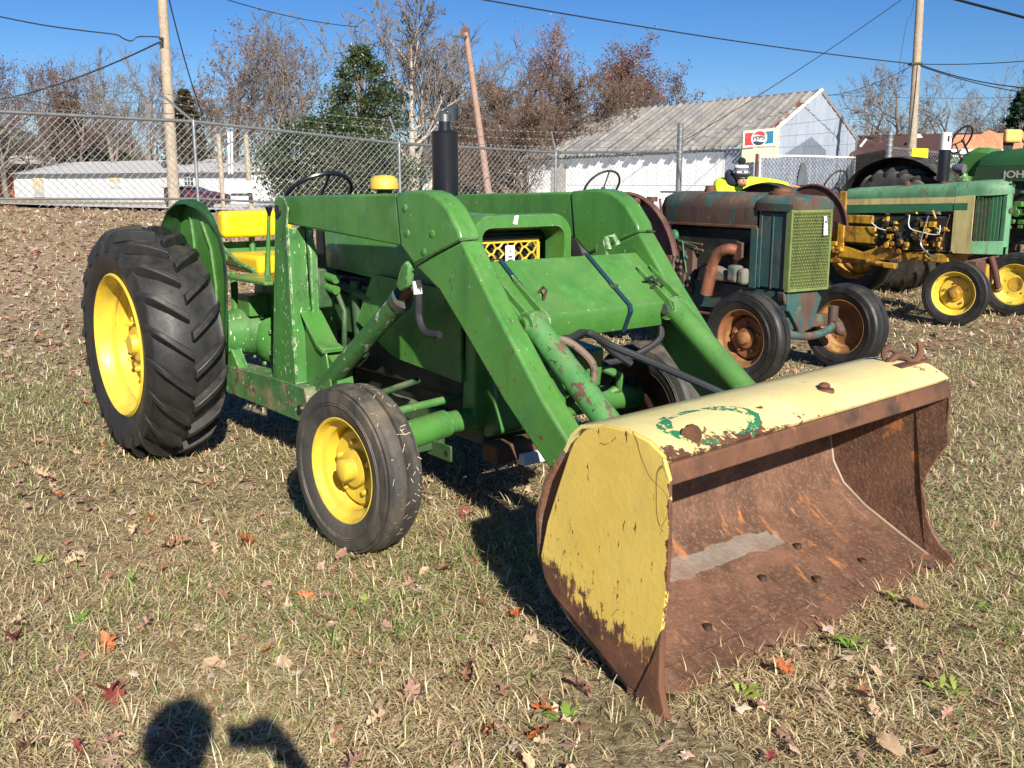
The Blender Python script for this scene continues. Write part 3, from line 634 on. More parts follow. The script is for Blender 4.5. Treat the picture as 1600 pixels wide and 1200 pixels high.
# --- engine, frame and side plates
MB().prism([(.05, .62), (.05, 1.02), (.78, 1.05), (.95, .80), (.60, .66)], -.29, -.275).prism([(.05, .62), (.05, 1.02), (.78, 1.05), (.95, .80), (.60, .66)], .275, .29).build('side_panel', GS, T1)
MB().prism([(-.02, .42), (-.04, 1.04), (.03, 1.04), (.08, .42)], -.27, .28).build('front_plate', G, T1, bevel=.01)
MB().box(-.22, .24, .10, 1.3, .52, 1.02).box(-.17, .19, .2, 1.2, .36, .52).build('engine_block', M['grime'], T1, bevel=.02)
MB().box(-.26, -.22, .75, .95, .80, .98).box(-.25, -.20, 1.05, 1.25, .72, .92).tube([(-.25, .45, .9), (-.27, .9, .93), (-.25, 1.25, .98)], .025).tube([(-.24, 1.0, .6), (-.26, 1.0, 1.0)], .03).build('engine_fittings', M['green_grease'], T1, bevel=.006)
MB().box(-.21, .25, .0, 1.25, .33, .43).build('frame_rail', M['green_grease'], T1, bevel=.012)
# lower front: bolster hanging between the wheels and the tow plate
MB().prism([(-.10, .40), (-.08, .66), (.10, .68), (.16, .40), (.05, .34)], -.20, .22).build('front_bolster', G, T1, bevel=.015)
MB().prism([(-.06, .40), (-.10, .72), (.12, .74), (.16, .52), (.06, .36)], .26, .46).build('axle_knee', G, T1, bevel=.02)
MB().box(-.13, .12, -.20, -.16, .26, .31).build('hitch_plate', M['white_ptd'], T1, bevel=.005)
MB().box(-.25, .22, -.16, -.05, .28, .36).build('cross_member', M['rust'], T1, bevel=.008)
# axle tubes and steering arms
for s in (-1, 1):
    MB().tube([(s * .78, .0, .42), (s * .40, .02, .455)], .062, 18).tube([(s * .40, .02, .455), (s * .1, .04, .455)], .05, 16).build('axle_tube', GS, T1)
    MB().tube([(s * .74, -.0, .30), (s * .74, 0, .52)], .035, 12).build('king_pin', M['grime'], T1)
    MB().tube([(s * .70, .16, .50), (s * .14, .17, .53)], .019).build('tie_rod', M['green_worn'], T1)
    MB().tube([(s * .72, .30, .54), (s * .30, .38, .58)], .016).build('drag_link', M['green_grease'], T1)
br = MB().prism([(-.02, .36), (-.02, .43), (.05, .43), (.05, .36)], -.58, -.43).box(-.50, -.49, -.16, .02, .335, .405).build('tow_bracket', M['green_grease'], T1, bevel=.004)
MB().lathe([(-.502, .014), (-.488, .014)], n=14, c=(0, -.13, .37)).build('bolt_hole', M['grime'], br)
# right side casting with open hook seen under the loader
MB().tube([(.52, -.02, .60), (.60, -.06, .56), (.61, -.04, .49), (.55, 0, .46), (.50, 0, .50)], .022, 10).build('lifting_hook', G, T1)
MB().box(.32, .46, .02, .12, .62, .70).build('steering_box', G, T1, bevel=.02)
# --- transmission, dash, fuel cap, steering wheel, muffler
MB().prism([(1.25, .36), (1.25, 1.02), (1.5, 1.02), (1.7, .86), (2.35, .82), (2.4, .42)], -.19, .21).build('transmission', M['green_worn'], T1, bevel=.03)
MB().lathe([(-.62, .085), (-.60, .12), (-.42, .14), (-.22, .17), (.24, .17), (.44, .14), (.62, .12), (.64, .085)], n=28, c=(0, 2.0, .64)).build('rear_axle_housing', M['green_worn'], T1)
MB().ball((-.30, 1.88, .60), (.13, .17, .16), 18).build('final_drive_cover', GW, T1)
for a in range(7):
    t = a * .9; MB().lathe([(-.385, .012), (-.40, .012)], n=6, c=(0, 1.88 + .15 * math.cos(t), .60 + .14 * math.sin(t))).build('cover_bolt', GW, T1)
MB().prism([(2.02, .74), (2.02, .86), (1.86, .86), (1.86, .74)], -.46, -.34).tube([(-.44, 2.1, .46), (-.44, 2.1, .98)], .022).prism([(2.35, .78), (2.30, .82), (2.0, .55), (2.05, .50)], -.56, -.50).build('lift_linkage', G, T1, bevel=.006)
MB().box(-.55, -.30, 1.45, 2.0, .955, .975).box(-.34, -.20, 1.7, 2.05, .60, .95).build('foot_plate', G, T1, bevel=.006)
MB().prism([(1.25, .98), (1.25, 1.36), (1.38, 1.40), (1.50, 1.30), (1.5, .98)], -.22, .24).build('dash_panel', M['grime'], T1, bevel=.02)
MB().lathe([(1.455, .068), (1.46, .076), (1.485, .076), (1.51, .070), (1.527, .052), (1.533, .003)], axis='z', n=28, c=(0, 1.12, 0)).build('fuel_cap', mat('faded_cap_yellow', (.66, .44, .07), .5), T1)
MB().lathe([(1.33, .04), (1.455, .04)], axis='z', n=18, c=(0, 1.12, 0)).build('filler_neck', M['grime'], T1)
sc_ = Vector((-.05, 1.76, 1.42)); tilt = Matrix.Rotation(R(-38), 4, 'X')
sw = MB(); pts = [sc_ + tilt @ Vector((0.20 * math.cos(a), 0.20 * math.sin(a), 0)) for a in [2 * PI * i / 40 for i in range(41)]]
sw.tube(pts, .013, 8, caps=False)
sw.tube([sc_ + tilt @ Vector((0, 0, -.02)), sc_ + tilt @ Vector((0, 0, -.05)), (0, 1.40, 1.20)], .02, 10)
for a in (.6, 2.7, 4.7): sw.tube([sc_ + tilt @ Vector((0, 0, -.03)), sc_ + tilt @ Vector((.195 * math.cos(a), .195 * math.sin(a), 0))], .008, 8)
sw.build('steering_wheel', M['black'], T1)
MC = (.01, .575)
mf = MB().lathe([(1.30, .026), (1.425, .026), (1.428, .050), (1.433, .062), (1.445, .064), (1.715, .064), (1.727, .066), (1.735, .058), (1.74, .030), (1.785, .028)], axis='z', n=32, c=(MC[0], MC[1], 0)).build('exhaust_muffler', M['black'], T1)
MB().lathe([(1.78, .031), (1.815, .031), (1.815, .024), (1.785, .024)], axis='z', n=20, c=(MC[0], MC[1], 0)).build('pipe_clamp', M['steel'], mf)
MB().tube([(MC[0] - .03, MC[1], 1.815), (MC[0] + .03, MC[1], 1.83)], .01).box(MC[0] + .012, MC[0] + .034, MC[1] - .012, MC[1] + .012, 1.785, 1.845).lathe([(-.004, .040), (.004, .040)], n=20, c=(MC[0] + .058, MC[1], 1.825)).build('rain_cap', M['steel'], mf)
# --- seat, lever, fenders
MB().box(-.335, .14, 2.46, 2.56, 1.155, 1.32).build('seat_backrest', M['seat_yellow'], T1, bevel=.028, seg=4)
MB().box(-.31, .16, 2.04, 2.50, .955, 1.065).build('seat_cushion', M['seat_yellow'], T1, bevel=.025, seg=4)
MB().sheet([(2.06, .955), (2.10, .975), (2.52, .985), (2.60, 1.02), (2.62, 1.12)], -.31, .18, .01).build('seat_pan', G, T1)
MB().tube([(-.32, 2.08, .98), (-.345, 2.25, 1.02), (-.35, 2.45, 1.10), (-.33, 2.55, 1.16)], .013).tube([(-.1, 2.56, .98), (-.1, 2.58, 1.22)], .02).build('seat_frame', GW, T1)
lv = MB().tube([(-.35, 1.84, .96), (-.35, 1.82, 1.06), (-.35, 1.78, 1.33)], [.02, .014, .009]).build('hydraulic_lever', G, T1)
MB().lathe([(1.31, .008), (1.325, .012), (1.355, .022), (1.362, .018)], axis='z', n=14, c=(-.35, 1.777, 0)).build('lever_knob', M['black'], lv)
def fender(x0, s):
    arc = [(1.56, .66), (1.52, .85), (1.50, 1.0), (1.51, 1.12), (1.56, 1.23), (1.64, 1.32), (1.74, 1.375), (1.86, 1.40), (1.98, 1.395), (2.10, 1.355), (2.19, 1.285), (2.25, 1.18), (2.28, 1.05), (2.29, .85), (2.28, .68)]
    arc = [(y if y < 1.86 else 1.86 + (y - 1.86) * .66, z) for y, z in arc]
    f_ = MB().prism(arc, x0, x0 + s * .006)
    f_.sheet([(1.66, .70), (1.64, .95), (1.68, 1.15), (1.78, 1.28)], x0 - .016, x0, .014)
    f_.sheet([(1.90, .66), (1.89, .95), (1.91, 1.18), (1.94, 1.33)], x0 - .016, x0, .014)
    fo = f_.build('fender', G, T1, ang=25)
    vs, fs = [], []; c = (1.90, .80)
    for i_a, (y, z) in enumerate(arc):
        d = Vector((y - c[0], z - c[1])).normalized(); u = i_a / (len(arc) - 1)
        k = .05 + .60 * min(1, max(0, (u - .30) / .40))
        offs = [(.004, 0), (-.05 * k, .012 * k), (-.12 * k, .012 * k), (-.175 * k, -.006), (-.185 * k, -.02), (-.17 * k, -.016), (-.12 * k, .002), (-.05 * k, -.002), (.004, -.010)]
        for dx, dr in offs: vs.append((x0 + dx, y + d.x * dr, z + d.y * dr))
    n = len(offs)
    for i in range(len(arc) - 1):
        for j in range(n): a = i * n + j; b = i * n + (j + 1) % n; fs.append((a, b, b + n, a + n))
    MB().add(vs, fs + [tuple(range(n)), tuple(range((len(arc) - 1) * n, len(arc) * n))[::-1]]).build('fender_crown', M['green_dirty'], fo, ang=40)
    return fo
fender(-.735, -1)
fr = fender(-.735, -1); fr.scale = (-1, 1, 1); fr.location = (.04, 0, 0)
# --- loader frame: side beams, masts, gussets
for s in (-1, 1):
    X = (lambda x: x) if s < 0 else mir
    MB().prism([(2.28, .30), (2.05, .29), (1.10, .285), (.98, .36), (1.02, .475), (1.4, .475), (2.05, .45), (2.25, .42)], X(-.565), X(-.43)).build('loader_beam', M['green_muddy'], T1, bevel=.006)
    MB().prism([(2.06, .45), (1.82, .455), (1.93, .575), (2.04, .60)], X(-.56), X(-.50)).build('beam_lug', GW, T1, bevel=.004)
    MB().prism([(2.42, .33), (2.04, .29), (2.04, .47), (2.15, .56)], X(-.585), X(-.567)).build('beam_end_plate', M['rust_green'], T1)
    MB().prism([(1.385, .475), (1.272, 1.30), (1.265, 1.41), (1.22, 1.435), (1.165, 1.42), (1.12, 1.37), (1.145, 1.27), (1.115, .475)], X(-.562), X(-.552)).prism([(1.37, .475), (1.262, 1.25), (1.15, 1.27), (1.12, .476)], X(-.553), X(-.455)).prism([(1.19, 1.28), (1.15, 1.285), (1.14, .8), (1.105, .8), (1.105, 1.15)], X(-.456), X(-.415)).build('loader_mast', GW, T1, bevel=.007)
    MB().prism([(1.26, 1.2), (1.165, 1.22), (1.165, 1.415), (1.22, 1.435), (1.265, 1.41)], X(-.432), X(-.422)).build('mast_cheek', GW, T1)
    MB().lathe([(X(-.575) if s < 0 else mir(-.575), .028), (X(-.40) if s < 0 else mir(-.40), .028)], n=18, c=(0, 1.215, 1.355)).build('pivot_pin', M['grime'], T1)
    MB().prism([(1.11, .475), (1.11, .83), (.96, .68), (.90, .66), (.86, .50), (.98, .40), (1.08, .40)], X(-.50), X(-.49)).prism([(1.11, .83), (1.12, .85), (.955, .70), (.895, .685), (.90, .66), (.96, .68)], X(-.52), X(-.40)).prism([(.96, .42), (.96, .66), (.86, .60), (.84, .50)], X(-.47), X(-.38)).build('mast_gusset', G, T1, bevel=.004)
    MB().lathe([(X(-.58), .022), (X(-.56), .022)], n=14, c=(0, 1.06, .36)).build('beam_bolt', M['steel'], T1)
# hydraulic valve and hard lines beside the near mast
vb = MB().box(-.42, -.34, 1.10, 1.24, .86, 1.06).tube([(-.38, 1.2, .86), (-.38, 1.2, .45)], .022).build('control_valve', M['green_grease'], T1, bevel=.008)
for z in (1.01, .955): MB().tube([(-.37, 1.16, z + .02), (-.36, 1.02, z)], .022, 14).build('valve_spool', G, vb)
MB().tube([(-.34, 1.08, .97), (-.33, 1.0, .85), (-.33, 1.02, .60), (-.35, 1.08, .56)], .014).tube([(-.36, 1.06, .58), (-.40, .96, .62), (-.42, .93, .55), (-.4, .98, .47)], .012).build('hydraulic_pipe', M['green_grease'], T1)
# --- loader arms
AX = -.52
def arm_pts(): 
    rear = [(1.275, 1.425), (1.235, 1.285), (.165, 1.228), (.195, 1.449)]
    knee = [(.192, 1.451), (.162, 1.226), (.058, 1.152), (-.279, 1.273), (-.262, 1.312), (-.191, 1.392), (-.139, 1.428), (-.09, 1.450), (-.03, 1.462), (.045, 1.464)]
    low = [(.058, 1.150), (-.279, 1.271), (-.474, 1.037), (-.77, .714), (-.945, .556), (-.855, .425), (-.55, .665), (-.26, .934), (-.12, 1.06)]
    return rear, knee, low
for s in (-1, 1):
    X = (lambda x: x) if s < 0 else mir
    rear, knee, low = arm_pts()
    arm = MB().prism(low, X(AX), X(AX + .10)).build('loader_arm', GS if s < 0 else G, T1, bevel=.012, seg=3)
    MB().prism(rear, X(AX + .004), X(AX + .092)).build('arm_beam', G, arm, bevel=.010)
    kn = MB().prism(knee, X(AX - .003), X(AX + .10)).build('arm_knee', G, arm, bevel=.014, seg=3)
    for y, z in ((.115, 1.39), (.10, 1.285), (-.085, 1.29), (-.02, 1.215)):
        MB().lathe([(X(AX) , .0155), (X(AX - .007), .0155), (X(AX - .009), .010)], n=16, c=(0, y, z)).build('knee_bolt', G, arm)
    # weld bead between knee and lower arm
    MB().tube([(X(AX - .004), .045, 1.152), (X(AX - .005), -.11, 1.214), (X(AX - .004), -.278, 1.272), (X(AX + .05), -.284, 1.277)], .005, 6).build('weld_bead', M['green_grease'], arm)
    # lift cylinder under the knee
    cyl = MB().tube([(X(-.46), 1.01, .47), (X(-.46), .26, .985)], .046, 20).lathe([(X(-.50), .05), (X(-.42), .05)], n=18, c=(0, 1.0, .475)).build('lift_cylinder', M['green_cyl'], T1)
    MB().tube([(X(-.46), .28, .97), (X(-.46), .25, .992)], .053, 20).build('cylinder_gland', M['rust_green'], cyl)
    MB().tube([(X(-.46), .26, .985), (X(-.46), .16, 1.055)], .021, 14).tube([(X(-.44), .26, .985), (X(-.44), .16, 1.055)], .016, 12).build('piston_rod', M['rust'], cyl)
    MB().prism([(.205, 1.06), (.16, 1.145), (.12, 1.17), (.09, 1.15), (.10, 1.06), (.17, 1.03)], X(-.525), X(-.495)).build('rod_clevis', M['green_worn'], cyl, bevel=.01)
# --- torque box between the arms
tb = MB().prism([(-.255, 1.172), (-.262, 1.182), (-.53, .985), (-.535, .965), (-.50, .875), (-.22, .905)], AX + .10, mir(AX + .10)).build('cross_box', G, T1, bevel=.006)
for x in (-.33, .155):
    MB().sheet([(-.245, 1.187), (-.268, 1.192), (-.54, .990), (-.548, .962), (-.505, .868)], x, x + .022, .004).build('strap', M['strap'], tb)
MB().box(.15, .182, -.45, -.42, 1.055, 1.068).build('strap_buckle', M['steel'], tb)
for s in (-1, 1):
    X = (lambda x: x) if s < 0 else mir
    for xx in (-.415, -.335):
        MB().prism([(-.36, 1.13), (-.56, 1.0), (-.585, .96), (-.56, .93), (-.50, .93)], X(xx), X(xx + .012)).build('cylinder_gusset', G, tb)
    MB().lathe([(X(-.435), .022), (X(-.31), .022)], n=14, c=(0, -.545, .955)).build('cylinder_pin', M['rust_green'], tb)
    MB().lathe([(X(-.435), .034), (X(-.42), .034)], n=18, c=(0, -.545, .955)).build('pin_collar', G, tb)
    # bucket cylinder
    bc = MB().tube([(X(-.372), -.53, .967), (X(-.372), -.56, .945), (X(-.372), -1.10, .545)], [.052, .05, .05], 22).build('bucket_cylinder', M['green_cyl2'] if s < 0 else GS, T1)
    MB().lathe([(X(-.418), .05), (X(-.326), .05)], n=18, c=(0, -.545, .957)).build('cylinder_eye', M['green_worn'], bc)
    MB().tube([(X(-.372), -1.04, .589), (X(-.372), -1.11, .538)], .055, 22).build('cylinder_gland', M['rust_green'], bc)
    MB().tube([(X(-.372), -1.11, .54), (X(-.372), -1.20, .47)], .022, 12).build('piston_rod', M['steel'], bc)
# eye, lifting ring and loops on the plate
MB().tube([(.30, -.27, 1.20), (.30, -.25, 1.25), (.34, -.25, 1.265), (.355, -.27, 1.22)], .014, 8).prism([(-.2, 1.17), (-.27, 1.17), (-.245, 1.245), (-.21, 1.235)], .285, .30).build('hose_bracket', M['green_worn'], tb)
MB().tube([(-.25, -.43, 1.06), (-.245, -.455, 1.085), (-.25, -.48, 1.075), (-.255, -.47, 1.04), (-.25, -.44, 1.02)], .006, 8).build('wire_clip', M['rust'], tb)
MB().tube([(.355, -.44, 1.075), (.37, -.47, 1.09), (.39, -.48, 1.06), (.375, -.455, 1.035)], .008, 8).tube([(.39, -.44, 1.06), (.41, -.47, 1.075), (.43, -.48, 1.05), (.415, -.455, 1.03)], .008, 8).build('shackle', M['grime'], tb)
MB().lathe([(-.05, .0)], n=3) if False else None
# --- hoses
def bez(P, n=24):
    P = [Vector(p) for p in P]; out = []
    for i in range(len(P) - 1):
        p0 = P[max(i - 1, 0)]; p1 = P[i]; p2 = P[i + 1]; p3 = P[min(i + 2, len(P) - 1)]
        for k in range(n // (len(P) - 1) + 1):
            t = k / (n // (len(P) - 1) + 1)
            out.append(.5 * ((2 * p1) + (p2 - p0) * t + (2 * p0 - 5 * p1 + 4 * p2 - p3) * t * t + (3 * p1 - p0 - 3 * p2 + p3) * t ** 3))
    out.append(P[-1]); return out
def hose(pts, r, m, n=30): return MB().tube(bez(pts, n), r, 9).build('hydraulic_hose', m, T1)
hose([(-.51, .055, 1.09), (-.51, .045, 1.0), (-.51, .045, .93), (-.51, .00, .875), (-.50, -.09, .872)], .017, M['hose'])
MB().tube([(-.51, .06, 1.085), (-.51, .05, 1.03)], .02, 10).build('hose_sleeve', M['white'], T1)
hose([(-.37, -.50, .88), (-.20, -.56, .885), (-.05, -.50, .89), (.0, -.60, .84), (.10, -.72, .78), (.26, -1.0, .66), (.40, -1.12, .56)], .016, M['hose'], 40)
hose([(-.30, -.38, .80), (-.15, -.45, .86), (-.02, -.50, .875), (.08, -.52, .80), (.16, -.56, .74)], .015, M['hose'], 40)
hose([(-.32, -.55, .90), (-.25, -.62, .88), (-.20, -.70, .80), (-.23, -.72, .72), (-.28, -.66, .66)], .016, M['hose_tan'], 36)
hose([(.42, -.46, .92), (.40, -.50, .82), (.28, -.44, .74), (.15, -.40, .72)], .015, M['hose'])
hose([(-.30, -.2, .86), (.0, -.28, .83), (.25, -.25, .86), (.4, -.2, .80)], .018, M['grime'])
MB().tube([(-.40, -.30, .74), (-.30, -.80, .45), (-.28, -1.10, .36)], .014).build('hydraulic_pipe', M['grime'], T1)

# --- bucket
HW = .86
bk = MB()
back = [(-1.585, .012), (-1.45, .075), (-1.30, .150), (-1.20, .225), (-1.155, .31), (-1.145, .44), (-1.18, .56), (-1.27, .68)]
bk.sheet(back, -HW + .006, HW - .006, -.014)
bucket = bk.build('bucket', M['bucket_in'], T1, ang=50)
tp = [(-1.27, .68), (-1.30, .735), (-1.34, .770), (-1.44, .792), (-1.54, .797), (-1.62, .782), (-1.672, .755), (-1.690, .742)]
MB().sheet(tp, -HW + .008, HW - .008, -.012).build('bucket_top', M['bucket_top'], bucket, ang=60)
MB().prism([(-1.672, .742), (-1.698, .738), (-1.706, .680), (-1.690, .676), (-1.66, .69)], -HW + .01, HW - .01).build('bucket_lip', M['rust'], bucket, bevel=.005)
side = [(-1.30, .69), (-1.325, .735), (-1.37, .775), (-1.44, .802), (-1.55, .805), (-1.625, .79), (-1.68, .762), (-1.706, .70), (-1.712, .55), (-1.712, .42), (-1.704, .33), (-1.694, .245), (-1.690, .15), (-1.668, .075), (-1.64, .02), (-1.56, .03), (-1.23, .205), (-1.185, .25), (-1.17, .32), (-1.20, .44), (-1.255, .58)]
MB().prism(side, -HW - .006, -HW + .008).build('side_plate', M['bucket_side'], bucket, bevel=.003)
side_r = [(-1.28, .69), (-1.32, .745), (-1.37, .780), (-1.44, .80), (-1.55, .80), (-1.64, .775), (-1.70, .72), (-1.695, .64), (-1.675, .56), (-1.675, .49), (-1.625, .42), (-1.59, .36), (-1.565, .30), (-1.575, .24), (-1.57, .18), (-1.585, .12), (-1.62, .07), (-1.67, .035), (-1.68, .0), (-1.56, .015), (-1.24, .185), (-1.17, .25), (-1.14, .32), (-1.135, .42), (-1.17, .56)]
sr = MB(); n_ = len(side_r)
wob = [(.012 * math.sin(5 * z * 3.1) if y < -1.5 else 0) for y, z in side_r]
sr.add([(HW - .008 + wob[i], *side_r[i]) for i in range(n_)] + [(HW + .008 + wob[i], *side_r[i]) for i in range(n_)], [tuple(range(n_)), tuple(range(n_, 2 * n_))[::-1]] + [(i, n_ + i, n_ + (i + 1) % n_, (i + 1) % n_) for i in range(n_)])
sr.build('side_plate', M['bucket_in'], bucket, label='rusty wavy edged far side plate')
# cutting edge: ragged worn plate reaching the ground, with drooping near corner
ce = MB(); K = 46; rows = []
for i in range(K):
    x = -HW - .004 + (2 * HW + .012) * i / (K - 1)
    jag = .006 * math.sin(i * 2.3) + .005 * math.sin(i * 5.1 + 1) + RNG.uniform(-.004, .004)
    yf = -1.665 + jag - (.055 if i < 4 else 0) * (1 - i / 4 if i < 4 else 0) - (.03 if i > K - 4 else 0); zf = -.012 + jag * .8 - (.02 if i < 4 else 0)
    rows += [(x, -1.565, .030), (x, yf, zf + .010), (x, yf - .003, zf - .006), (x, -1.565, .006)]
fs = []
for i in range(K - 1):
    for j in range(4): a = i * 4 + j; b = i * 4 + (j + 1) % 4; fs.append((a, b, b + 4, a + 4))
ce.add(rows, fs + [(0, 3, 2, 1), tuple((K - 1) * 4 + j for j in range(4))]).build('cutting_edge', M['bucket_in'], bucket, ang=20)
MB().prism([(-1.70, .20), (-1.70, .26), (-1.665, .16), (-1.60, .02), (-1.70, -.06), (-1.735, -.03), (-1.70, .08)], -HW - .012, -HW + .012).build('corner_tooth', M['rust'], bucket, bevel=.006)
# inside welds, plugs and hardware
for x, y, z in ((-.78, -1.66, .0), (-.42, -1.50, .06), (-.02, -1.42, .10), (.28, -1.36, .13), (.50, -1.5, .06), (.2, -1.5, .065)):
    MB().lathe([(z - .01, .016), (z + .006, .015), (z + .008, .008)], axis='z', n=12, c=(x, y, 0)).build('plug_bolt', M['rim_dark'], bucket)
MB().tube([(HW - .012, y - .004, z + .004) for y, z in back], .007, 6).build('weld_bead', M['weld'], bucket)
MB().tube([(-.72, -1.66, .788), (-.70, -1.65, .79)], .03, 10).build('rust_plug', M['rust'], bucket)
MB().lathe([(.775, .036), (.80, .034), (.802, .02)], axis='z', n=14, c=(.10, -1.60, 0)).ball((.10, -1.60, .81), (.025, .02, .012)).build('cap_bolt', M['rust'], bucket)
MB().lathe([(.78, .020), (.798, .016)], axis='z', n=12, c=(-.30, -1.60, 0)).build('cap_bolt', M['rust'], bucket)
hk = MB().tube(bez([(.70, -1.52, .80), (.74, -1.54, .83), (.78, -1.56, .82), (.80, -1.57, .80), (.835, -1.58, .815), (.86, -1.58, .84), (.87, -1.57, .87)], 20), .014, 8)
hk.tube(bez([(.72, -1.50, .80), (.73, -1.49, .84), (.76, -1.50, .85), (.79, -1.52, .83)], 12), .012, 8).box(.66, .90, -1.60, -1.48, .792, .806)
hk.build('chain_hook', M['rust'], bucket)
for s in (-.38, .44):
    MB().prism([(-1.00, .46), (-1.08, .58), (-1.15, .60), (-1.10, .38)], s - .03, s + .03).build('bucket_bracket', M['rust_green'], bucket)
    MB().prism([(-.90, .46), (-1.04, .30), (-1.10, .22), (-1.13, .30), (-1.09, .45), (-.96, .55)], s * 1.25 - .03, s * 1.25 + .03).build('arm_foot', M['rust_green'], bucket)

for o in [bucket] + list(bucket.children):
    for v in o.data.vertices:
        v.co.y += .060 * (v.co.x + .86) * max(0, v.co.z) / .75

def worn_band(m, y0, half, colr):
    nt = m.node_tree; N = nt.nodes; L = nt.links; b = N['Principled BSDF']; src = b.inputs['Base Color'].links[0].from_socket
    tc = N.new('ShaderNodeTexCoord'); sp = N.new('ShaderNodeSeparateXYZ'); L.new(tc.outputs['Object'], sp.inputs[0])
    n = N.new('ShaderNodeTexNoise'); n.inputs['Scale'].default_value = 9; n.inputs['Detail'].default_value = 8; L.new(tc.outputs['Object'], n.inputs['Vector'])
    def m_(op, a, c):
        x = N.new('ShaderNodeMath'); x.operation = op
        for i, v in enumerate((a, c)):
            if isinstance(v, (int, float)): x.inputs[i].default_value = v
            else: L.new(v, x.inputs[i])
        return x.outputs[0]
    d = m_('ABSOLUTE', m_('SUBTRACT', sp.outputs[1], y0), 0); d = m_('ADD', d, m_('MULTIPLY', m_('SUBTRACT', n.outputs[0], .5), .07))
    f = m_('MULTIPLY', m_('LESS_THAN', d, half), m_('LESS_THAN', m_('ADD', sp.outputs[0], m_('MULTIPLY', n.outputs[0], .4)), .45))
    x = N.new('ShaderNodeMix'); x.data_type = 'RGBA'; L.new(m_('MULTIPLY', f, m_('ADD', m_('MULTIPLY', n.outputs[0], 1.2), -.12)), x.inputs[0]); L.new(src, x.inputs[6]); x.inputs[7].default_value = (*colr, 1)
    L.new(x.outputs[2], b.inputs['Base Color'])
worn_band(M['bucket_in'], -1.275, .034, (.26, .235, .20))

# ================================================================== TRACTOR 2: rusted blue-green tractor with a lime grille
T2 = thing('rusted_tractor', 'rusty blue green tractor with tall lime green grille and copper coloured exhaust elbow', 'tractor', (2.324, 7.745, 0), R(33))
CX = -.06
def tank_sec(y, x0, x1, z0, z1, r=.09):
    return [(x0, y, z0), (x0 - .004, y, (z0 + z1) / 2), (x0, y, z1 - r), (x0 + r * .35, y, z1 - r * .3), (x0 + r, y, z1), ((x0 + x1) / 2, y, z1 + .012), (x1 - r, y, z1), (x1 - r * .35, y, z1 - r * .3), (x1, y, z1 - r), (x1, y, z0)]
MB().add(*loft([tank_sec(.31, -.285, .165, 1.16, 1.385), tank_sec(.4, -.29, .17, 1.155, 1.40), tank_sec(1.35, -.29, .17, 1.16, 1.405), tank_sec(1.44, -.27, .15, 1.17, 1.385), tank_sec(1.475, -.22, .10, 1.18, 1.33)])).build('fuel_tank', M['rust_green'], T2, ang=50)
MB().box(-.30, .18, .30, 1.48, 1.135, 1.158).build('tank_flange', M['rust'], T2, bevel=.004)
MB().lathe([(1.40, .05), (1.435, .052), (1.437, .046), (1.46, .044), (1.465, .01)], axis='z', n=20, c=(-.05, 1.08, 0)).build('tank_cap', M['rust'], T2)
MB().lathe([(1.39, .10), (1.415, .105), (1.42, .075), (1.445, .07), (1.447, .01)], axis='z', n=24, c=(-.12, .22, 0)).build('radiator_cap', M['rust'], T2)
MB().add(*loft([tank_sec(-.06, -.30, .155, 1.29, 1.36, .05), tank_sec(-.02, -.31, .165, 1.275, 1.385, .06), tank_sec(.27, -.31, .165, 1.275, 1.395, .06), tank_sec(.31, -.30, .15, 1.28, 1.38, .06)])).build('radiator_top_tank', M['rust_green'], T2, ang=50)
MB().box(-.29, -.28, .01, .27, .69, 1.265).box(-.295, -.28, .0, .02, .68, 1.28).box(-.295, -.28, .13, .145, .68, 1.28).box(-.295, -.28, .25, .28, .68, 1.28).build('radiator_side', M['teal'], T2, bevel=.003)
MB().box(-.28, .15, .02, .26, .68, 1.28).build('radiator_core', M['grime'], T2)
MB().box(-.30, -.255, .285, .36, .67, 1.14).build('side_post', M['teal'], T2, bevel=.005)
gf = MB().box(-.305, .155, -.055, -.01, .668, .69).box(-.305, .155, -.055, -.01, 1.265, 1.29).box(-.305, -.285, -.055, .0, .69, 1.265).box(.135, .155, -.055, .0, .69, 1.265).build('grille_frame', M['lime'], T2, bevel=.003)
gm = MB()
for i in range(24):
    z = .695 + i * .0245; 
    for j in range(15):
        x = -.28 + j * .0285 + (.014 if i % 2 else 0); gm.box(x, x + .019, -.052, -.040, z, z + .0085)
for j in range(29): gm.box(-.284 + j * .0147, -.2795 + j * .0147, -.046, -.036, .69, 1.265)
gm.build('grille_mesh', M['lime'], gf, smooth=False)['kind'] = 'stuff'
tg = MB().add([(.045, -.064, 1.235), (.075, -.064, 1.238), (.092, -.070, 1.095), (.045, -.070, 1.09)], [(0, 1, 2, 3)]).add([(.045, -.062, 1.235), (.075, -.062, 1.238), (.092, -.068, 1.095), (.045, -.068, 1.09)], [(3, 2, 1, 0)]).build('paper_tag', M['tagpaper'], T2)
MB().box(.052, .072, -.070, -.066, 1.185, 1.20).build('print_mark', M['ink'], tg)
MB().prism([(-.03, .52), (-.03, .665), (1.35, .70), (1.9, .72), (1.9, .45), (.9, .46), (.2, .50)], -.275, -.255).build('frame_side', M['teal'], T2, bevel=.004)
MB().box(-.25, .13, .30, 1.35, .50, 1.13).build('engine_block', M['grime'], T2, bevel=.02)
MB().prism([(.92, .68), (.88, .80), (.72, .83), (.58, .78), (.55, .70)], -.34, -.24).box(-.36, -.26, .44, .55, .70, .84).box(-.355, -.25, .36, .44, .69, .82).build('crankcase_cover', mat('dusty_cast_iron', (.17, .155, .12), .8, layers=[((.07, .10, .09), 6, .55, .1), ((.14, .07, .04), 9, .6, .1)], bump=(40, .4)), T2, bevel=.025)
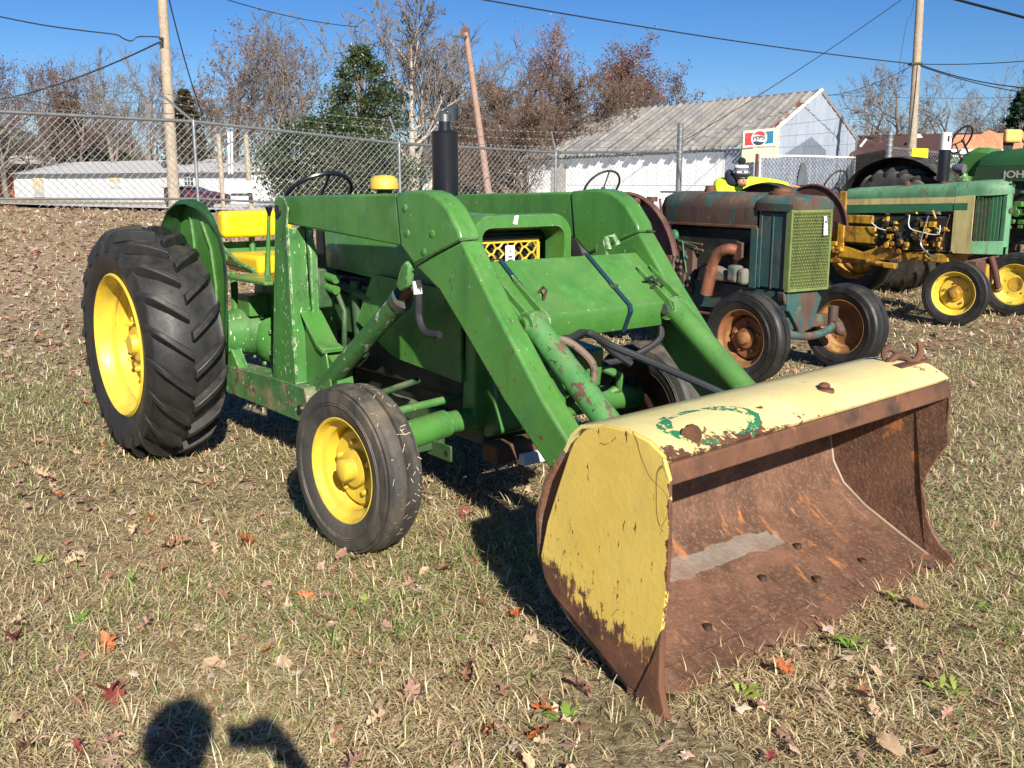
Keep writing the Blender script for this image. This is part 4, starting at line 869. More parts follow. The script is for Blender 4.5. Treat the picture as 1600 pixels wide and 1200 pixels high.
MB().lathe([(-.36, .13), (-.34, .19), (-.25, .20)], n=32, c=(0, 1.40, .78)).lathe([(-.375, .09), (-.355, .16)], n=32, c=(0, 1.40, .78)).build('flywheel', M['oxblood'], T2)
en = MB().box(-.30, -.24, 1.0, 1.25, .55, .95).box(-.32, -.24, 1.08, 1.18, .5, .92).tube([(-.31, 1.2, .9), (-.34, 1.22, .7), (-.33, 1.15, .55)], .02)
for k in range(10): en.ball((-.32, 1.0 + .27 * RNG.random(), .55 + .4 * RNG.random()), .02, 8)
en.tube([(-.28, .9, .93), (-.29, 1.3, .955)], .012).tube([(-.28, 1.6, 1.10), (-.30, 1.3, 1.0), (-.29, .9, .98)], .01)
en.build('engine_fittings', M['rust_green'], T2, bevel=.006)
MB().tube(bez([(-.31, 1.52, 1.13), (-.31, 1.52, 1.06), (-.31, 1.45, .98), (-.31, 1.38, .93), (-.31, 1.37, .84)], 16), .036, 14).build('intake_elbow', M['teal'], T2)
MB().tube([(-.31, 1.53, 1.12), (-.31, 1.53, 1.17)], .052, 16).tube([(-.31, 1.53, 1.17), (-.31, 1.53, 1.20)], .035, 16).tube([(-.31, 1.53, 1.20), (-.31, 1.53, 1.33)], .016, 12).tube([(-.31, 1.53, 1.325), (-.31, 1.53, 1.365)], .048, 16).tube([(-.30, 1.40, 1.16), (-.30, 1.44, 1.35)], .010).tube([(-.3, 1.46, 1.17), (-.3, 1.9, 1.20)], .014).build('intake_stack', M['oxblood'], T2)
MB().ball((-.33, 1.62, .985), (.07, .09, .06), 18).build('air_cleaner_bowl', M['rust_green'], T2)
MB().ball((-.30, 1.24, 1.04), (.03, .05, .055), 14).tube([(-.31, 1.20, 1.02), (-.33, 1.10, 1.0), (-.33, 1.08, .88), (-.32, 1.05, .74)], .006, 8).tube([(-.3, 1.2, 1.0), (-.31, .95, .96)], .006).build('magneto', M['mint_dark'], T2)
el = MB().tube(bez([(-.30, .50, .955), (-.34, .56, .965), (-.36, .64, .93), (-.365, .69, .86), (-.365, .71, .80)], 20), .045, 18).build('exhaust_elbow', M['copper'], T2)
MB().tube([(-.365, .705, .81), (-.365, .76, .585)], .052, 20).build('exhaust_pipe', M['copper'], el)
MB().prism([(.43, .90), (.43, 1.02), (.50, 1.03), (.54, .98), (.53, .89), (.48, .87)], -.315, -.29).build('manifold_flange', M['oxblood'], el, bevel=.006)
MB().prism([(-.31, .665), (.06, .665), (.13, .60), (.03, .36), (-.10, .33), (-.16, .42), (-.30, .60)], -.02, .05, 'y').build('front_bolster', M['rust_green'], T2, bevel=.008)
MB().tube(bez([(-.56, .02, .40), (-.40, -.02, .36), (-.20, -.05, .33), (0, -.05, .31), (.2, -.04, .34), (.36, 0, .40)], 20), .032, 10).box(-.34, .28, .02, .10, .36, .46).build('front_axle', M['rust_green'], T2, bevel=.01)
for x in (-.52, .30):
    MB().tube([(x, 0, .30), (x, 0, .52)], .04, 12).lathe([(x - .03, .05), (x + .05, .05)], n=14, c=(0, -.02, .36)).ball((x + .02, -.06, .33), .045, 10).build('steering_knuckle', M['rust_green'], T2)
MB().tube([(-.42, .10, .44), (-.42, 1.3, .43)], .014).build('drag_link', M['oxblood'], T2)
front_wheel(T2, (-.66, 0, .345), .35, .195, .215, M['rubber'], M['rim_rust'], hub_m=M['rim_rust'], steer=R(5))
front_wheel(T2, (.46, 0, .345), .35, .195, .215, M['rubber'], M['rim_rust'], flip=True, hub_m=M['rim_rust'], steer=R(5))
for x, f in ((-.80, False), (.75, True)): rear_wheel(T2, (x, 2.15, .60), .60, .30, .36, M['rubber'], M['rim_rust'], flip=f, nl=20, lugs=False)
MB().box(-.22, .12, 1.35, 2.5, .5, 1.0).build('transmission', M['grime'], T2, bevel=.03)
def fan_fender(parent, x0, y0, z0, r, m, wd=.22, a0=10, a1=170, lab=None, cut=.25):
    mb = MB(); arc = [(y0 - r * math.cos(R(a)), z0 + r * math.sin(R(a))) for a in np.linspace(a0, a1, 18)]
    mb.prism(arc + [(y0 + r * .5, z0 + cut * r), (y0 - r * .5, z0 + cut * r)], x0, x0 + .006)
    vs = []; fs = []
    for (y, z) in arc:
        d = Vector((y - y0, z - z0)).normalized()
        for dx, dr in ((0, 0), (-wd * .5, .01), (-wd, -.004), (-wd, -.012), (-wd * .5, .0), (0, -.012)): vs.append((x0 + dx, y + d.x * dr, z + d.y * dr))
    for i in range(17):
        for j in range(6): a = i * 6 + j; b = i * 6 + (j + 1) % 6; fs.append((a, b, b + 6, a + 6))
    mb.add(vs, fs); return mb.build('fender', m, parent, ang=30)
fan_fender(T2, -.52, 1.60, .72, .68, M['oxblood'], wd=.05, a0=15, a1=165)
MB().lathe([(-.62, .032), (-.53, .03)], n=14, c=(0, 1.42, 1.33)).build('fender_lamp', M['oxblood'], T2)
MB().box(.1, .5, 1.2, 1.9, 1.395, 1.41).build('far_fender_top', M['lime'], T2, bevel=.01)
def steer_wheel(parent, c, r, tiltdeg, m, spokes=(.5, 2.6, 4.7), tube=.011, col=None, yaw=0):
    tl = Matrix.Rotation(yaw, 4, 'Z') @ Matrix.Rotation(R(tiltdeg), 4, 'X'); c = Vector(c); mb = MB()
    mb.tube([c + tl @ Vector((r * math.cos(a), r * math.sin(a), 0)) for a in [2 * PI * i / 36 for i in range(37)]], tube, 8, caps=False)
    hubp = c + tl @ Vector((0, 0, -.03)); mb.ball(hubp, .025, 10)
    for a in spokes: mb.tube([hubp, c + tl @ Vector((r * math.cos(a), r * math.sin(a), 0))], tube * .6, 6)
    if col: mb.tube([hubp, col], .015, 8)
    return mb.build('steering_wheel', m, parent)
steer_wheel(T2, (-.02, 2.62, 1.44), .20, -52, M['grime'], col=(-.02, 2.1, 1.2))

# ================================================================== TRACTOR 3: green and cream tractor with yellow engine
T3 = thing('two_tone_tractor', 'green and cream tractor with yellow engine and tall black muffler with white can on top', 'tractor', (5.266, 10.887, 0), R(34))
def hsec(y, w, z0, z1): return [(-w, y, z0), (-w - .004, y, z1 - .10), (-w + .004, y, z1 - .045), (-w + .05, y, z1 - .006), (-w + .11, y, z1), (0, y, z1 + .012), (w - .11, y, z1), (w - .05, y, z1 - .006), (w - .004, y, z1 - .045), (w + .004, y, z1 - .10), (w, y, z0)]
MB().add(*loft([hsec(1.83, .225, 1.28, 1.41), hsec(.9, .225, 1.31, 1.455), hsec(.39, .225, 1.325, 1.485)])).build('hood', M['mint'], T3, ang=60)
MB().add(*loft([hsec(.385, .226, 1.33, 1.487), hsec(.12, .226, 1.345, 1.505), hsec(.0, .19, 1.35, 1.505), hsec(-.10, .09, 1.36, 1.49), hsec(-.125, .055, 1.37, 1.47)])).build('nose_top', M['mint'], T3, ang=60)
for s in (-1, 1):
    q = lambda a, b: (a * s if True else 0, b * s)
    MB().prism([(1.83, 1.215), (1.83, 1.283), (.39, 1.330), (.39, 1.262)], s * .222, s * .228).build('cream_stripe', M['cream'], T3)
    MB().prism([(1.83, 1.115), (1.83, 1.213), (.39, 1.260), (.39, 1.175)], s * .220, s * .226).build('side_strip', M['mint_dark'], T3)
    MB().prism([(.385, .75), (.385, 1.335), (.15, 1.35), (.15, .72), (.35, .715)], s * .220, s * .228).build('nose_side_panel', M['cream'], T3, bevel=.004)
    MB().prism([(.385, 1.19), (.385, 1.262), (.225, 1.268), (.225, 1.195)], s * .228, s * .231).build('green_flash', M['mint_dark'], T3)
    MB().prism([(s * .228, .15), (s * .05, -.12), (s * .03, -.10), (s * .20, .17)], .72, .865, 'z').build('nose_lower_band', M['mint'], T3, bevel=.006)
    for k in range(7):   # upright louvre bars between cream panel and centre column
        u = (k + .5) / 7.4; x = s * (.222 - .155 * u); y = .135 - .215 * u
        MB().box(x - .005, x + .005, y - .014, y + .012, .866, 1.345).build('louvre', M['mint_dark'] if k > 3 else M['green_grease'], T3)
    MB().prism([(s * .20, .17), (s * .04, -.06), (s * .0, -.06), (s * .0, .17)], .73, 1.36, 'z').build('radiator', M['grime'], T3)
MB().prism([(-.055, -.115), (0, -.135), (.055, -.115), (.05, -.06), (-.05, -.06)], .80, 1.40, 'z').build('nose_column', M['mint'], T3, bevel=.006)
MB().lathe([(-.142, .032), (-.134, .034)], axis='y', n=20, c=(-.0, 0, 1.19)).build('medallion', M['rust_green'], T3)
for x, y in ((-.10, .62), (-.10, 1.08)): MB().lathe([(1.455, .045), (1.485, .045), (1.49, .03), (1.50, .02)], axis='z', n=14, c=(x, y, 0)).build('filler_cap', M['oxblood'], T3)
MB().box(-.20, .20, .40, 1.80, .74, 1.12).build('engine_block', M['grime'], T3, bevel=.02)
MB().box(-.235, -.10, 1.42, 1.80, 1.0, 1.10).box(-.24, -.10, 1.36, 1.80, .77, .965).box(-.25, -.22, 1.8, 1.90, .70, 1.38).build('battery_box', M['ochre'], T3, bevel=.01)
MB().prism([(1.86, .74), (1.55, .66), (1.30, .74), (1.12, .79), (1.0, .62), (.40, .60), (.40, .66), (.7, .68), (.8, .80), (.9, .80), (.95, .70), (1.15, .76), (1.1, .62), (1.4, .55), (1.9, .58)][:4] + [(1.05, .60), (1.5, .56), (1.9, .58)], -.21, .2).box(-.20, .20, .42, 1.1, .60, .70).build('frame_casting', M['ochre'], T3, bevel=.012)
eb = MB()
rg = np.random.default_rng(3)
for k in range(34):
    y = rg.uniform(.45, 1.25); z = rg.uniform(.68, 1.10); s_ = rg.uniform(.02, .055)
    if k % 3 == 0: eb.box(-.26 + rg.uniform(-.02, .03), -.18, y, y + s_ * 1.5, z, z + s_ * 1.3)
    elif k % 3 == 1: eb.lathe([(-.265, s_ * .7), (-.19, s_ * .7)], n=12, c=(0, y, z))
    else: eb.tube([(-.24, y, z), (-.25, y + rg.uniform(-.2, .2), z + rg.uniform(-.15, .1))], .012)
eb.build('engine_fittings', M['ochre'], T3, bevel=.004)
eb = MB()
for k in range(22):
    y = rg.uniform(.45, 1.3); z = rg.uniform(.75, 1.12); s_ = rg.uniform(.015, .04)
    eb.box(-.275 + rg.uniform(0, .03), -.2, y, y + s_ * 1.8, z, z + s_ * 1.5)
eb.build('carburettor', M['grime'], T3, bevel=.004)['kind'] = 'stuff'
for pts, m_ in (([(-.27, .90, 1.12), (-.28, .88, .98), (-.28, .70, .93), (-.28, .52, .92), (-.28, .50, 1.02)], 'white_ptd'), ([(-.27, .66, 1.12), (-.28, .70, .95), (-.28, .72, .80), (-.28, .62, .70), (-.28, .52, .66)], 'galv'), ([(-.27, 1.4, 1.02), (-.28, 1.3, .96), (-.28, 1.2, .94)], 'white_ptd'), ([(-.27, .40, 1.14), (-.28, .44, .95), (-.27, .50, .70)], 'oxblood'), ([(-.27, 1.1, 1.0), (-.28, 1.0, .88), (-.28, .9, .75)], 'wire')):
    MB().tube(bez(pts, 24), .006 if m_ != 'galv' else .009, 7).build('cable', M[m_], T3)
MB().tube([(-.24, 1.05, .52), (-.24, 1.45, .56)], .03).box(-.27, -.2, 1.05, 1.2, .50, .56).build('drive_shaft_stub', M['ochre'], T3, bevel=.006)
MB().lathe([(1.46, .03), (1.495, .04), (1.50, .062), (1.52, .066), (1.83, .066), (1.85, .05)], axis='z', n=28, c=(0, .70, 0)).build('exhaust_muffler', M['black'], T3)
cn = MB().lathe([(1.845, .060), (2.03, .060), (2.035, .052), (2.04, .01)], axis='z', n=24, c=(0, .70, 0)).build('paint_can', M['sign_white'], T3)
MB().prism([(-.03, 1.93), (-.03, 2.0), (-.045, 2.0), (-.045, 1.95)], .635, .642, 'y').prism([(.0, 1.97), (.012, 2.0), (.0, 2.0)], .635, .642, 'y').build('print_mark', M['ink'], cn)
steer_wheel(T3, (-.02, 2.16, 1.44), .205, -66, M['grime'], col=(-.02, 1.85, 1.28))
MB().tube(bez([(-.26, 2.14, 1.38), (-.26, 2.02, 1.30), (-.27, 1.97, 1.05), (-.27, 1.98, .8), (-.27, 2.05, .6)], 20), .011, 8).build('throttle_rod', M['oxblood'], T3)
lk = MB()
for k in range(14):
    y = rg.uniform(1.75, 2.25); z = rg.uniform(.50, .75); lk.box(-.27, -.2, y, y + .08, z, z + .05)
lk.tube([(-.25, 2.15, .72), (-.27, 2.0, .58), (-.27, 2.2, .42)], .016).tube([(-.25, 2.0, .62), (-.27, 2.1, .42)], .016)
lk.build('clutch_linkage', M['ochre'], T3, bevel=.006)
MB().tube([(-.66, .06, .50), (-.30, .08, .56), (-.1, .08, .58)], .055, 16).build('axle_tube', M['ochre'], T3)
MB().box(-.36, -.18, -.02, .10, .42, .66).tube([(-.10, -.02, .70), (-.08, -.08, .52), (-.04, -.10, .36)], .035).tube([(-.40, .10, .64), (.1, -.02, .70)], .014).build('steering_casting', M['oxblood'], T3, bevel=.012)
MB().box(-.14, -.04, -.02, .10, .40, .62).ball((.0, -.06, .36), .06, 12).build('pedestal', M['ochre'], T3, bevel=.02)
front_wheel(T3, (-.67, 0, .335), .345, .18, .225, M['rubber'], M['rim_yellow_worn'], hub_m=M['ochre'], steer=R(12))
front_wheel(T3, (.52, .02, .36), .36, .17, .225, M['rubber'], M['rim_yellow_worn'], flip=True, hub_m=M['ochre'], steer=R(12))
for x, f in ((-.80, False), (.80, True)): rear_wheel(T3, (x, 2.35, .60), .60, .30, .36, M['rubber'], M['ochre'], flip=f, nl=20, lugs=False)
MB().box(-.2, .2, 1.85, 2.7, .5, .95).build('transmission', M['ochre'], T3, bevel=.03)
fan_fender(T3, -.56, 2.04, .92, .54, M['oxblood'], wd=.02, a0=5, a1=175)
fan_fender(T3, -.86, 2.40, .72, .76, M['grime'], wd=.20, a0=25, a1=150, cut=.6)

# ================================================================== TRACTOR 4: long green tractor behind
T4 = thing('row_crop_tractor', 'dark green tractor with lettered hood, its big rear tyre showing behind the cream striped one', 'tractor', (5.9587, 14.1099, 0), R(34))
rear_wheel(T4, (-.8, .05, .86), .84, .40, .45, M['rubber_dusty'], M['yellow'], nl=22)
rear_wheel(T4, (.85, .05, .86), .84, .40, .45, M['rubber_dusty'], M['yellow'], flip=True, nl=22)
fan_fender(T4, -.58, .02, .80, 1.02, M['grime'], wd=.44, a0=20, a1=155, cut=.75)
H4 = .25
def h4(y, w, z0, z1): return [(-w, y, z0), (-w, y, z1 - .13), (-w + .03, y, z1 - .04), (-w + .12, y, z1), (0, y, z1 + .01), (w - .12, y, z1), (w - .03, y, z1 - .04), (w, y, z1 - .13), (w, y, z0)]
MB().add(*loft([h4(-.70, .235, 1.69, 1.83), h4(-.80, .25, 1.69, 1.88), h4(-1.4, .25, 1.70, 1.93), h4(-2.6, .25, 1.73, 1.97), h4(-2.8, .2, 1.73, 1.93)])).build('hood', M['green_hood'] if 'green_hood' in M else mat('dull_green_hood', (.03, .12, .035), .45, layers=[((.12, .06, .04), 5, .6, .15), ((.02, .05, .03), 3, .6, .2)], bump=(40, .1)), T4, ang=60)
hm = mat('dark_green_side', (.03, .065, .028), .5, layers=[((.06, .05, .03), 6, .6, .2)])
hs = MB().prism([(-.63, 1.50), (-.68, 1.685), (-2.8, 1.73), (-2.8, 1.47)], -.252, .252).build('hood_side', hm, T4, bevel=.01)
text_mesh('hood_lettering', 'JOHN DEERE', .125, M['lettering'], hs, Matrix.Translation((-.256, -1.06, 1.578)) @ Matrix.Rotation(R(-1), 4, 'X') @ Matrix(((0, 0, -1, 0), (-1.25, 0, 0, 0), (0, 1, 0, 0), (0, 0, 0, 1))), align='LEFT', bold=.003)
MB().add(*loft([[(-.17 * k, y + dy, z) for k, dy, z in ((1, 0, z0), (1.05, .0, z1 - .06), (.7, .0, z1), (-.7, .0, z1), (-1.05, 0, z1 - .06), (-1, 0, z0))] for y, z0, z1 in ((-.30, 1.62, 1.72), (-.42, 1.58, 1.86), (-.60, 1.56, 1.94), (-.78, 1.56, 1.92))])).build('dash_cowl', G, T4, ang=40)
steer_wheel(T4, (-.05, -.30, 2.05), .20, -62, M['black'], tube=.014, col=(-.03, -.45, 1.80))
MB().tube([(-.1, -.25, 2.0), (-.18, -.50, 1.62)], .012).tube([(-.1, -.1, 1.75), (-.1, -.2, 1.95)], .01).tube([(-.15, -.2, 1.5), (-.2, -.45, 1.8)], .014).build('control_rods', M['grime'], T4)
MB().lathe([(1.50, .10), (1.56, .10), (1.565, .06), (1.60, .05)], axis='z', n=20, c=(-.32, -.55, 0)).tube([(-.32, -.55, 1.58), (-.25, -.30, 1.85)], .012).build('air_cleaner', M['green_worn'], T4)
MB().lathe([(-.62, .06), (-.50, .07), (-.46, .05)], axis='y', n=20, c=(-.42, 0, 1.66)).build('work_lamp', M['galv'], T4)
MB().box(-.02, .36, .45, .47, 1.80, 1.96).build('yellow_backrest', M['sign_yellow'], T4, bevel=.012)
en = MB().box(-.2, .2, -2.4, -.3, .7, 1.5)
en.build('engine_block', M['grime'], T4, bevel=.02)
en = MB()
for k in range(30):
    y = rg.uniform(-1.9, -.7); z = rg.uniform(.75, 1.38); s_ = rg.uniform(.03, .09); en.box(-.29, -.18, y, y + s_ * 1.6, z, z + s_)
for k in range(6): en.lathe([(-.30, .05), (-.2, .06)], n=14, c=(0, -1.0 - .15 * k, 1.1 + .05 * (k % 2)))
en.build('engine_fittings', G, T4, bevel=.008)
MB().box(-.22, .22, -.5, .3, .6, 1.3).build('transmission', M['green_grease'], T4, bevel=.03)
for x in (-.18, .18): front_wheel(T4, (x, -2.45, .38), .38, .17, .22, M['rubber'], M['yellow'], flip=x > 0)
MB().tube([(0, -2.45, .4), (0, -2.45, .9)], .06).build('front_column', G, T4)
# a further tractor's seat back shows above the green hood
ts = thing('tractor_seat', 'pale yellow seat back on black bracket rising above the far green hood', 'seat', tuple(at(1583, 240, 15.2)), R(20))
MB().box(-.20, .12, -.05, .05, .16, .36).build('seat_backrest', mat('faded_seat_yellow', (.62, .42, .12), .6), ts, bevel=.04, seg=4)
MB().prism([(-.16, .18), (.06, .18), (.0, -.10), (-.10, -.10)], .05, .07, 'y').box(-.22, .35, -.06, .1, -.16, -.06).tube([(.16, 0, -.1), (.22, 0, .15), (.16, .02, .22)], .018).tube([(0, .05, -.1), (0, .1, -1.75)], .05).build('seat_bracket', M['grime'], ts, bevel=.01)

# ------------------------------------------------------------------ people
def skinned(name, pts, edges, m, parent, root=0, sub=2):
    """pts: (x, y, z, r)"""
    me = bpy.data.meshes.new(name); bm = bmesh.new(); ly = bm.verts.layers.skin.verify()
    vs = [bm.verts.new(p[:3]) for p in pts]
    for v, p in zip(vs, pts): v[ly].radius = (p[3], p[4] if len(p) > 4 else p[3])
    vs[root][ly].use_root = True
    for a, b in edges: bm.edges.new((vs[a], vs[b]))
    bm.to_mesh(me); bm.free(); me.materials.append(m)
    o = bpy.data.objects.new(name, me); COL.objects.link(o); o.parent = parent
    sk = o.modifiers.new('skin', 'SKIN'); sk.use_smooth_shade = True
    ss = o.modifiers.new('sub', 'SUBSURF'); ss.levels = ss.render_levels = sub
    return o
def hand(wr, d, side, up, name='hand'):
    """points of a hand with five fingers growing from wrist wr along d; returns extra skin points"""
    return wr
def body(parent, J, m):
    """J: joints. One continuous surface: trunk, neck, head, arms with five-fingered hands, legs and feet"""
    P = []; E = []
    def v(p, r, frm=None, r2=None):
        P.append((*p, r) if r2 is None else (*p, r, r2)); 
        if frm is not None: E.append((frm, len(P) - 1))
        return len(P) - 1
    pel = v(J['pelvis'], .13); wa = v(J['waist'], .12, pel); ch = v(J['chest'], .14, wa); nb = v(J['neck'], .06, ch); nt = v(J['chin'], .055, nb)
    hd = v(J['head'], .082, nt); v(J['crown'], .072, hd)
    for s in ('l', 'r'):
        sh = v(J['sh' + s], .062, ch); el = v(J['el' + s], .045, sh); wr = v(J['wr' + s], .03, el)
        A = Vector(J['wr' + s]); B = Vector(J['hd' + s]); d = (B - A).normalized(); sd = Vector(J['palm' + s]).normalized(); sd = (sd - d * sd.dot(d)).normalized(); up = d.cross(sd)
        pm = v(A + d * .05, .030, wr)
        for k, (o_, ln) in enumerate(((-.030, .070), (-.010, .085), (.010, .080), (.030, .062))):
            k1 = v(A + d * .085 + sd * o_, .0105, pm); k2 = v(A + d * (.085 + ln * .5) + sd * o_ * 1.1 - up * .008, .009, k1); v(A + d * (.085 + ln * .92) + sd * o_ * 1.12 - up * .028, .008, k2)
        t1 = v(A + d * .035 - sd * .035, .012, pm); v(A + d * .075 - sd * .060 - up * .01, .010, t1)
        hp = v(J['hip' + s], .095, pel); kn = v(J['kn' + s], .062, hp); an = v(J['an' + s], .042, kn); hl = v(J['heel' + s], .045, an); v(J['toe' + s], .035, hl)
    return skinned('body', P, E, m, parent)
def clothed(parent, J, top, legs, hood=None):
    T = []; E = []
    big = parent.name == 'person'
    def v(L, EE, p, r, frm=None): L.append((*p, r)); EE.append((frm, len(L) - 1)) if frm is not None else None; return len(L) - 1
    w = v(T, E, Vector(J['pelvis']) + Vector((0, 0, .02)), .165); c1 = v(T, E, J['waist'], .155, w); c2 = v(T, E, J['chest'], .20 if big else .175, c1); v(T, E, J['neck'], .085, c2)
    for s in ('l', 'r'):
        a = v(T, E, J['sh' + s], .115 if big else .085, c2); b = v(T, E, J['el' + s], .075 if big else .065, a); q = Vector(J['wr' + s]); b2 = v(T, E, Vector(J['el' + s]).lerp(q, .9), .048, b)
    skinned('hooded_jacket', T, E, top, parent)
    T = []; E = []
    w = v(T, E, J['pelvis'], .15)
    for s in ('l', 'r'):
        a = v(T, E, J['hip' + s], .105, w); b = v(T, E, J['kn' + s], .078, a); v(T, E, Vector(J['an' + s]) + Vector((0, 0, .02)), .062, b)
    skinned('trousers', T, E, legs, parent)
    for s in ('l', 'r'):
        h_, t_ = Vector(J['heel' + s]), Vector(J['toe' + s])
        skinned('boot', [(*(h_ + Vector((0, 0, .05))), .055), (*h_, .052), (*t_, .045)], [(0, 1), (1, 2)], M['grime'], parent)
# man in a hi-vis hoodie behind the tractors, looking down, arm stretched to the fender
mp = at(1156, 268, 12.75); man = thing('person', 'person in bright yellow hoodie and striped bobble hat leaning down behind the tractors', 'person', (mp.x, mp.y, gz(mp.x, mp.y)), R(0))
J = dict(pelvis=(-.16, .22, .95), waist=(-.13, .16, 1.16), chest=(-.05, .12, 1.36), neck=(-.03, .06, 1.45), chin=(.0, -.02, 1.49), head=(.0, -.07, 1.555), crown=(.0, -.06, 1.63),
         shl=(-.23, .08, 1.44), ell=(-.27, -.06, 1.20), wrl=(-.10, -.26, 1.06), hdl=(0, -.32, 1.04), palml=(1, 0, 0),
         shr=(.16, .06, 1.46), elr=(.42, -.0, 1.46), wrr=(.66, -.06, 1.43), hdr=(.8, -.08, 1.42), palmr=(0, 1, 0),
         hipl=(-.25, .22, .88), knl=(-.25, .14, .48), anl=(-.25, .20, .10), heell=(-.25, .24, .05), toel=(-.27, .06, .04),
         hipr=(-.07, .22, .88), knr=(-.05, .16, .48), anr=(-.05, .24, .10), heelr=(-.05, .28, .05), toer=(-.04, .10, .04))
bd = body(man, J, M['skin']); clothed(man, J, M['hivis'], M['denim'])
MB().ball((-.06, .03, 1.53), (.13, .12, .09), 16).ball((-.12, .06, 1.60), (.06, .06, .08), 12).build('hood_lining', M['navy'], man)
hat = MB().ball((.005, -.055, 1.675), (.098, .104, .098), 20).build('knit_hat', M['hat_grey'], man)
MB().ball((.01, -.05, 1.81), .052, 14).build('bobble', M['knit_black'], hat)
MB().lathe([(1.73, .092), (1.745, .092), (1.76, .084), (1.765, .07)], axis='z', n=24, c=(.005, -.055, 0)).lathe([(1.665, .103), (1.69, .103)], axis='z', n=24, c=(.005, -.055, 0)).build('hat_stripe', M['hat_white'], hat)
for k in range(7):
    a = 2 * PI * k / 7; MB().prism([(-.02, 0), (0, .022), (.02, 0), (0, -.01)], -.104, -.099, 'y').build('hat_motif', M['knit_black'], hat).location = (.005 + .0, -.055, 1.675) if k == 3 else (.005, -.055, 1.675)
for k, o in enumerate([c for c in hat.children if c.name.startswith('hat_motif')]): o.rotation_euler = (0, 0, 2 * PI * k / 7)
MB().lathe([(1.615, .102), (1.65, .105)], axis='z', n=24, c=(.005, -.050, 0)).build('hat_brim', M['knit_black'], hat)
MB().box(-.06, .075, -.158, -.10, 1.588, 1.618).build('goggles', M['black'], man, bevel=.012)
MB().ball((.02, -.155, 1.575), (.016, .024, .026), 10).ball((.01, -.115, 1.555), (.062, .05, .055), 16).build('nose_and_chin', M['skin'], man)
MB().ball((.01, -.115, 1.515), (.056, .048, .030), 14).build('beard', mat('brown_beard', (.10, .05, .03), .9, bump=(90, .6)), man)
for o in man.children:
    if o.name.split('.')[0] in ('hood_lining', 'knit_hat', 'goggles', 'nose_and_chin', 'beard'): o.location.z -= .065 if not o.name.startswith('hood') else .03
# the photographer, holding a phone just above the lens
ph = thing('person', 'photographer in dark jacket holding up a phone whose shadow falls on the grass', 'person', (-.035, -.42, 0), R(0)); ph.scale = (1.05, 1.05, 1.07)
J = dict(pelvis=(0, 0, .90), waist=(0, 0, 1.05), chest=(0, .0, 1.24), neck=(0, .01, 1.41), chin=(0, .03, 1.47), head=(0, .03, 1.565), crown=(0, .02, 1.645),
         shl=(-.18, 0, 1.31), ell=(-.22, -.02, 1.04), wrl=(-.22, .08, .80), hdl=(-.22, .12, .7), palml=(0, 1, 0),
         shr=(.19, 0, 1.33), elr=(.30, .14, 1.14), wrr=(.22, .28, 1.37), hdr=(.15, .33, 1.43), palmr=(0, 0, 1),
         hipl=(-.10, 0, .86), knl=(-.11, .03, .47), anl=(-.11, -.02, .09), heell=(-.11, -.05, .045), toel=(-.13, .14, .035),
         hipr=(.10, 0, .86), knr=(.11, .03, .47), anr=(.11, -.02, .09), heelr=(.11, -.05, .045), toer=(.13, .14, .035))
body(ph, J, M['skin']); clothed(ph, J, M['navy'], M['denim'])
MB().ball((0, .015, 1.60), (.092, .11, .10), 18).build('knit_hat', M['knit_black'], ph)
fo = thing('phone', 'black phone held sideways by the photographer behind the view', 'phone', (.07, -.075, 1.53))
MB().box(-.075, .08, -.004, .004, -.055, .022).build('phone_case', M['black'], fo, bevel=.003)
MB().lathe([(.004, .007), (.006, .007)], axis='y', n=12, c=(-.055, 0, .008)).build('camera_lens', M['glass'], fo)

# ------------------------------------------------------------------ chain link fence with barbed wire
def fpt(t, z_off=0, s=0):
    x = fa[0] + fdir[0] * SPAN * t + fn[0] * s; y = fa[1] + fdir[1] * SPAN * t + fn[1] * s; return x, y
ZT = {-2: 2.80, -1: 2.70, 0: FA.z, 1: at(631, 224, 22.4).z, 2: at(882, 238, 25.4).z, 3: FB.z}
def ztop(t):
    a = int(math.floor(max(-2, min(2, t)))); u = t - a; return ZT[a] * (1 - u) + ZT[a + 1] * u
ZB = {-2: 1.34, -1: 1.22, 0: at(300, 311, 19.4).z, 1: .92, 2: .78, 3: .68}
def zbot(t):
    a = int(math.floor(max(-2, min(2, t)))); u = t - a; return ZB[a] * (1 - u) + ZB[a + 1] * u
AR = {-2: (.5, .45), -1: (.5, .45), 0: (.62, .50), 1: (.24, .58), 2: (.16, .52), 3: (0, .5)}
fence = thing('chain_link_fence', 'long galvanized chain link fence with barbed wire arms beyond the tractors', 'fence')
def F3(t, z, s=0): x, y = fpt(t, 0, s); return Vector((x, y, z))
for t in (-2, -1, 0, 1, 2):
    MB().tube([F3(t, gz(*fpt(t)) - .3), F3(t, ztop(t) - .02)], .033, 12).lathe([(ztop(t) - .10, .040), (ztop(t) - .02, .040), (ztop(t) + .03, .03)], axis='z', n=12, c=(*fpt(t), 0)).build('post', M['galv'], fence)
    tip = F3(t, ztop(t) + AR[t][1]) + Vector((-fdir[0], -fdir[1], 0)) * AR[t][0]
    MB().tube([F3(t, ztop(t)), tip], [.03, .022], 8).build('barbed_wire_arm', M['galv'], fence)
MB().tube([F3(3, gz(*fpt(3)) - .3), F3(3, ztop(3) + .76), F3(3, ztop(3) + .80)], [.085, .085, .05], 18).build('terminal_post', M['galv_dark'], fence)
for k in range(5): MB().lathe([(-.02, .094), (.02, .094)], axis='z', n=18, c=F3(3, ztop(3) - .22 + .21 * k)).build('post_band', M['galv'], fence)
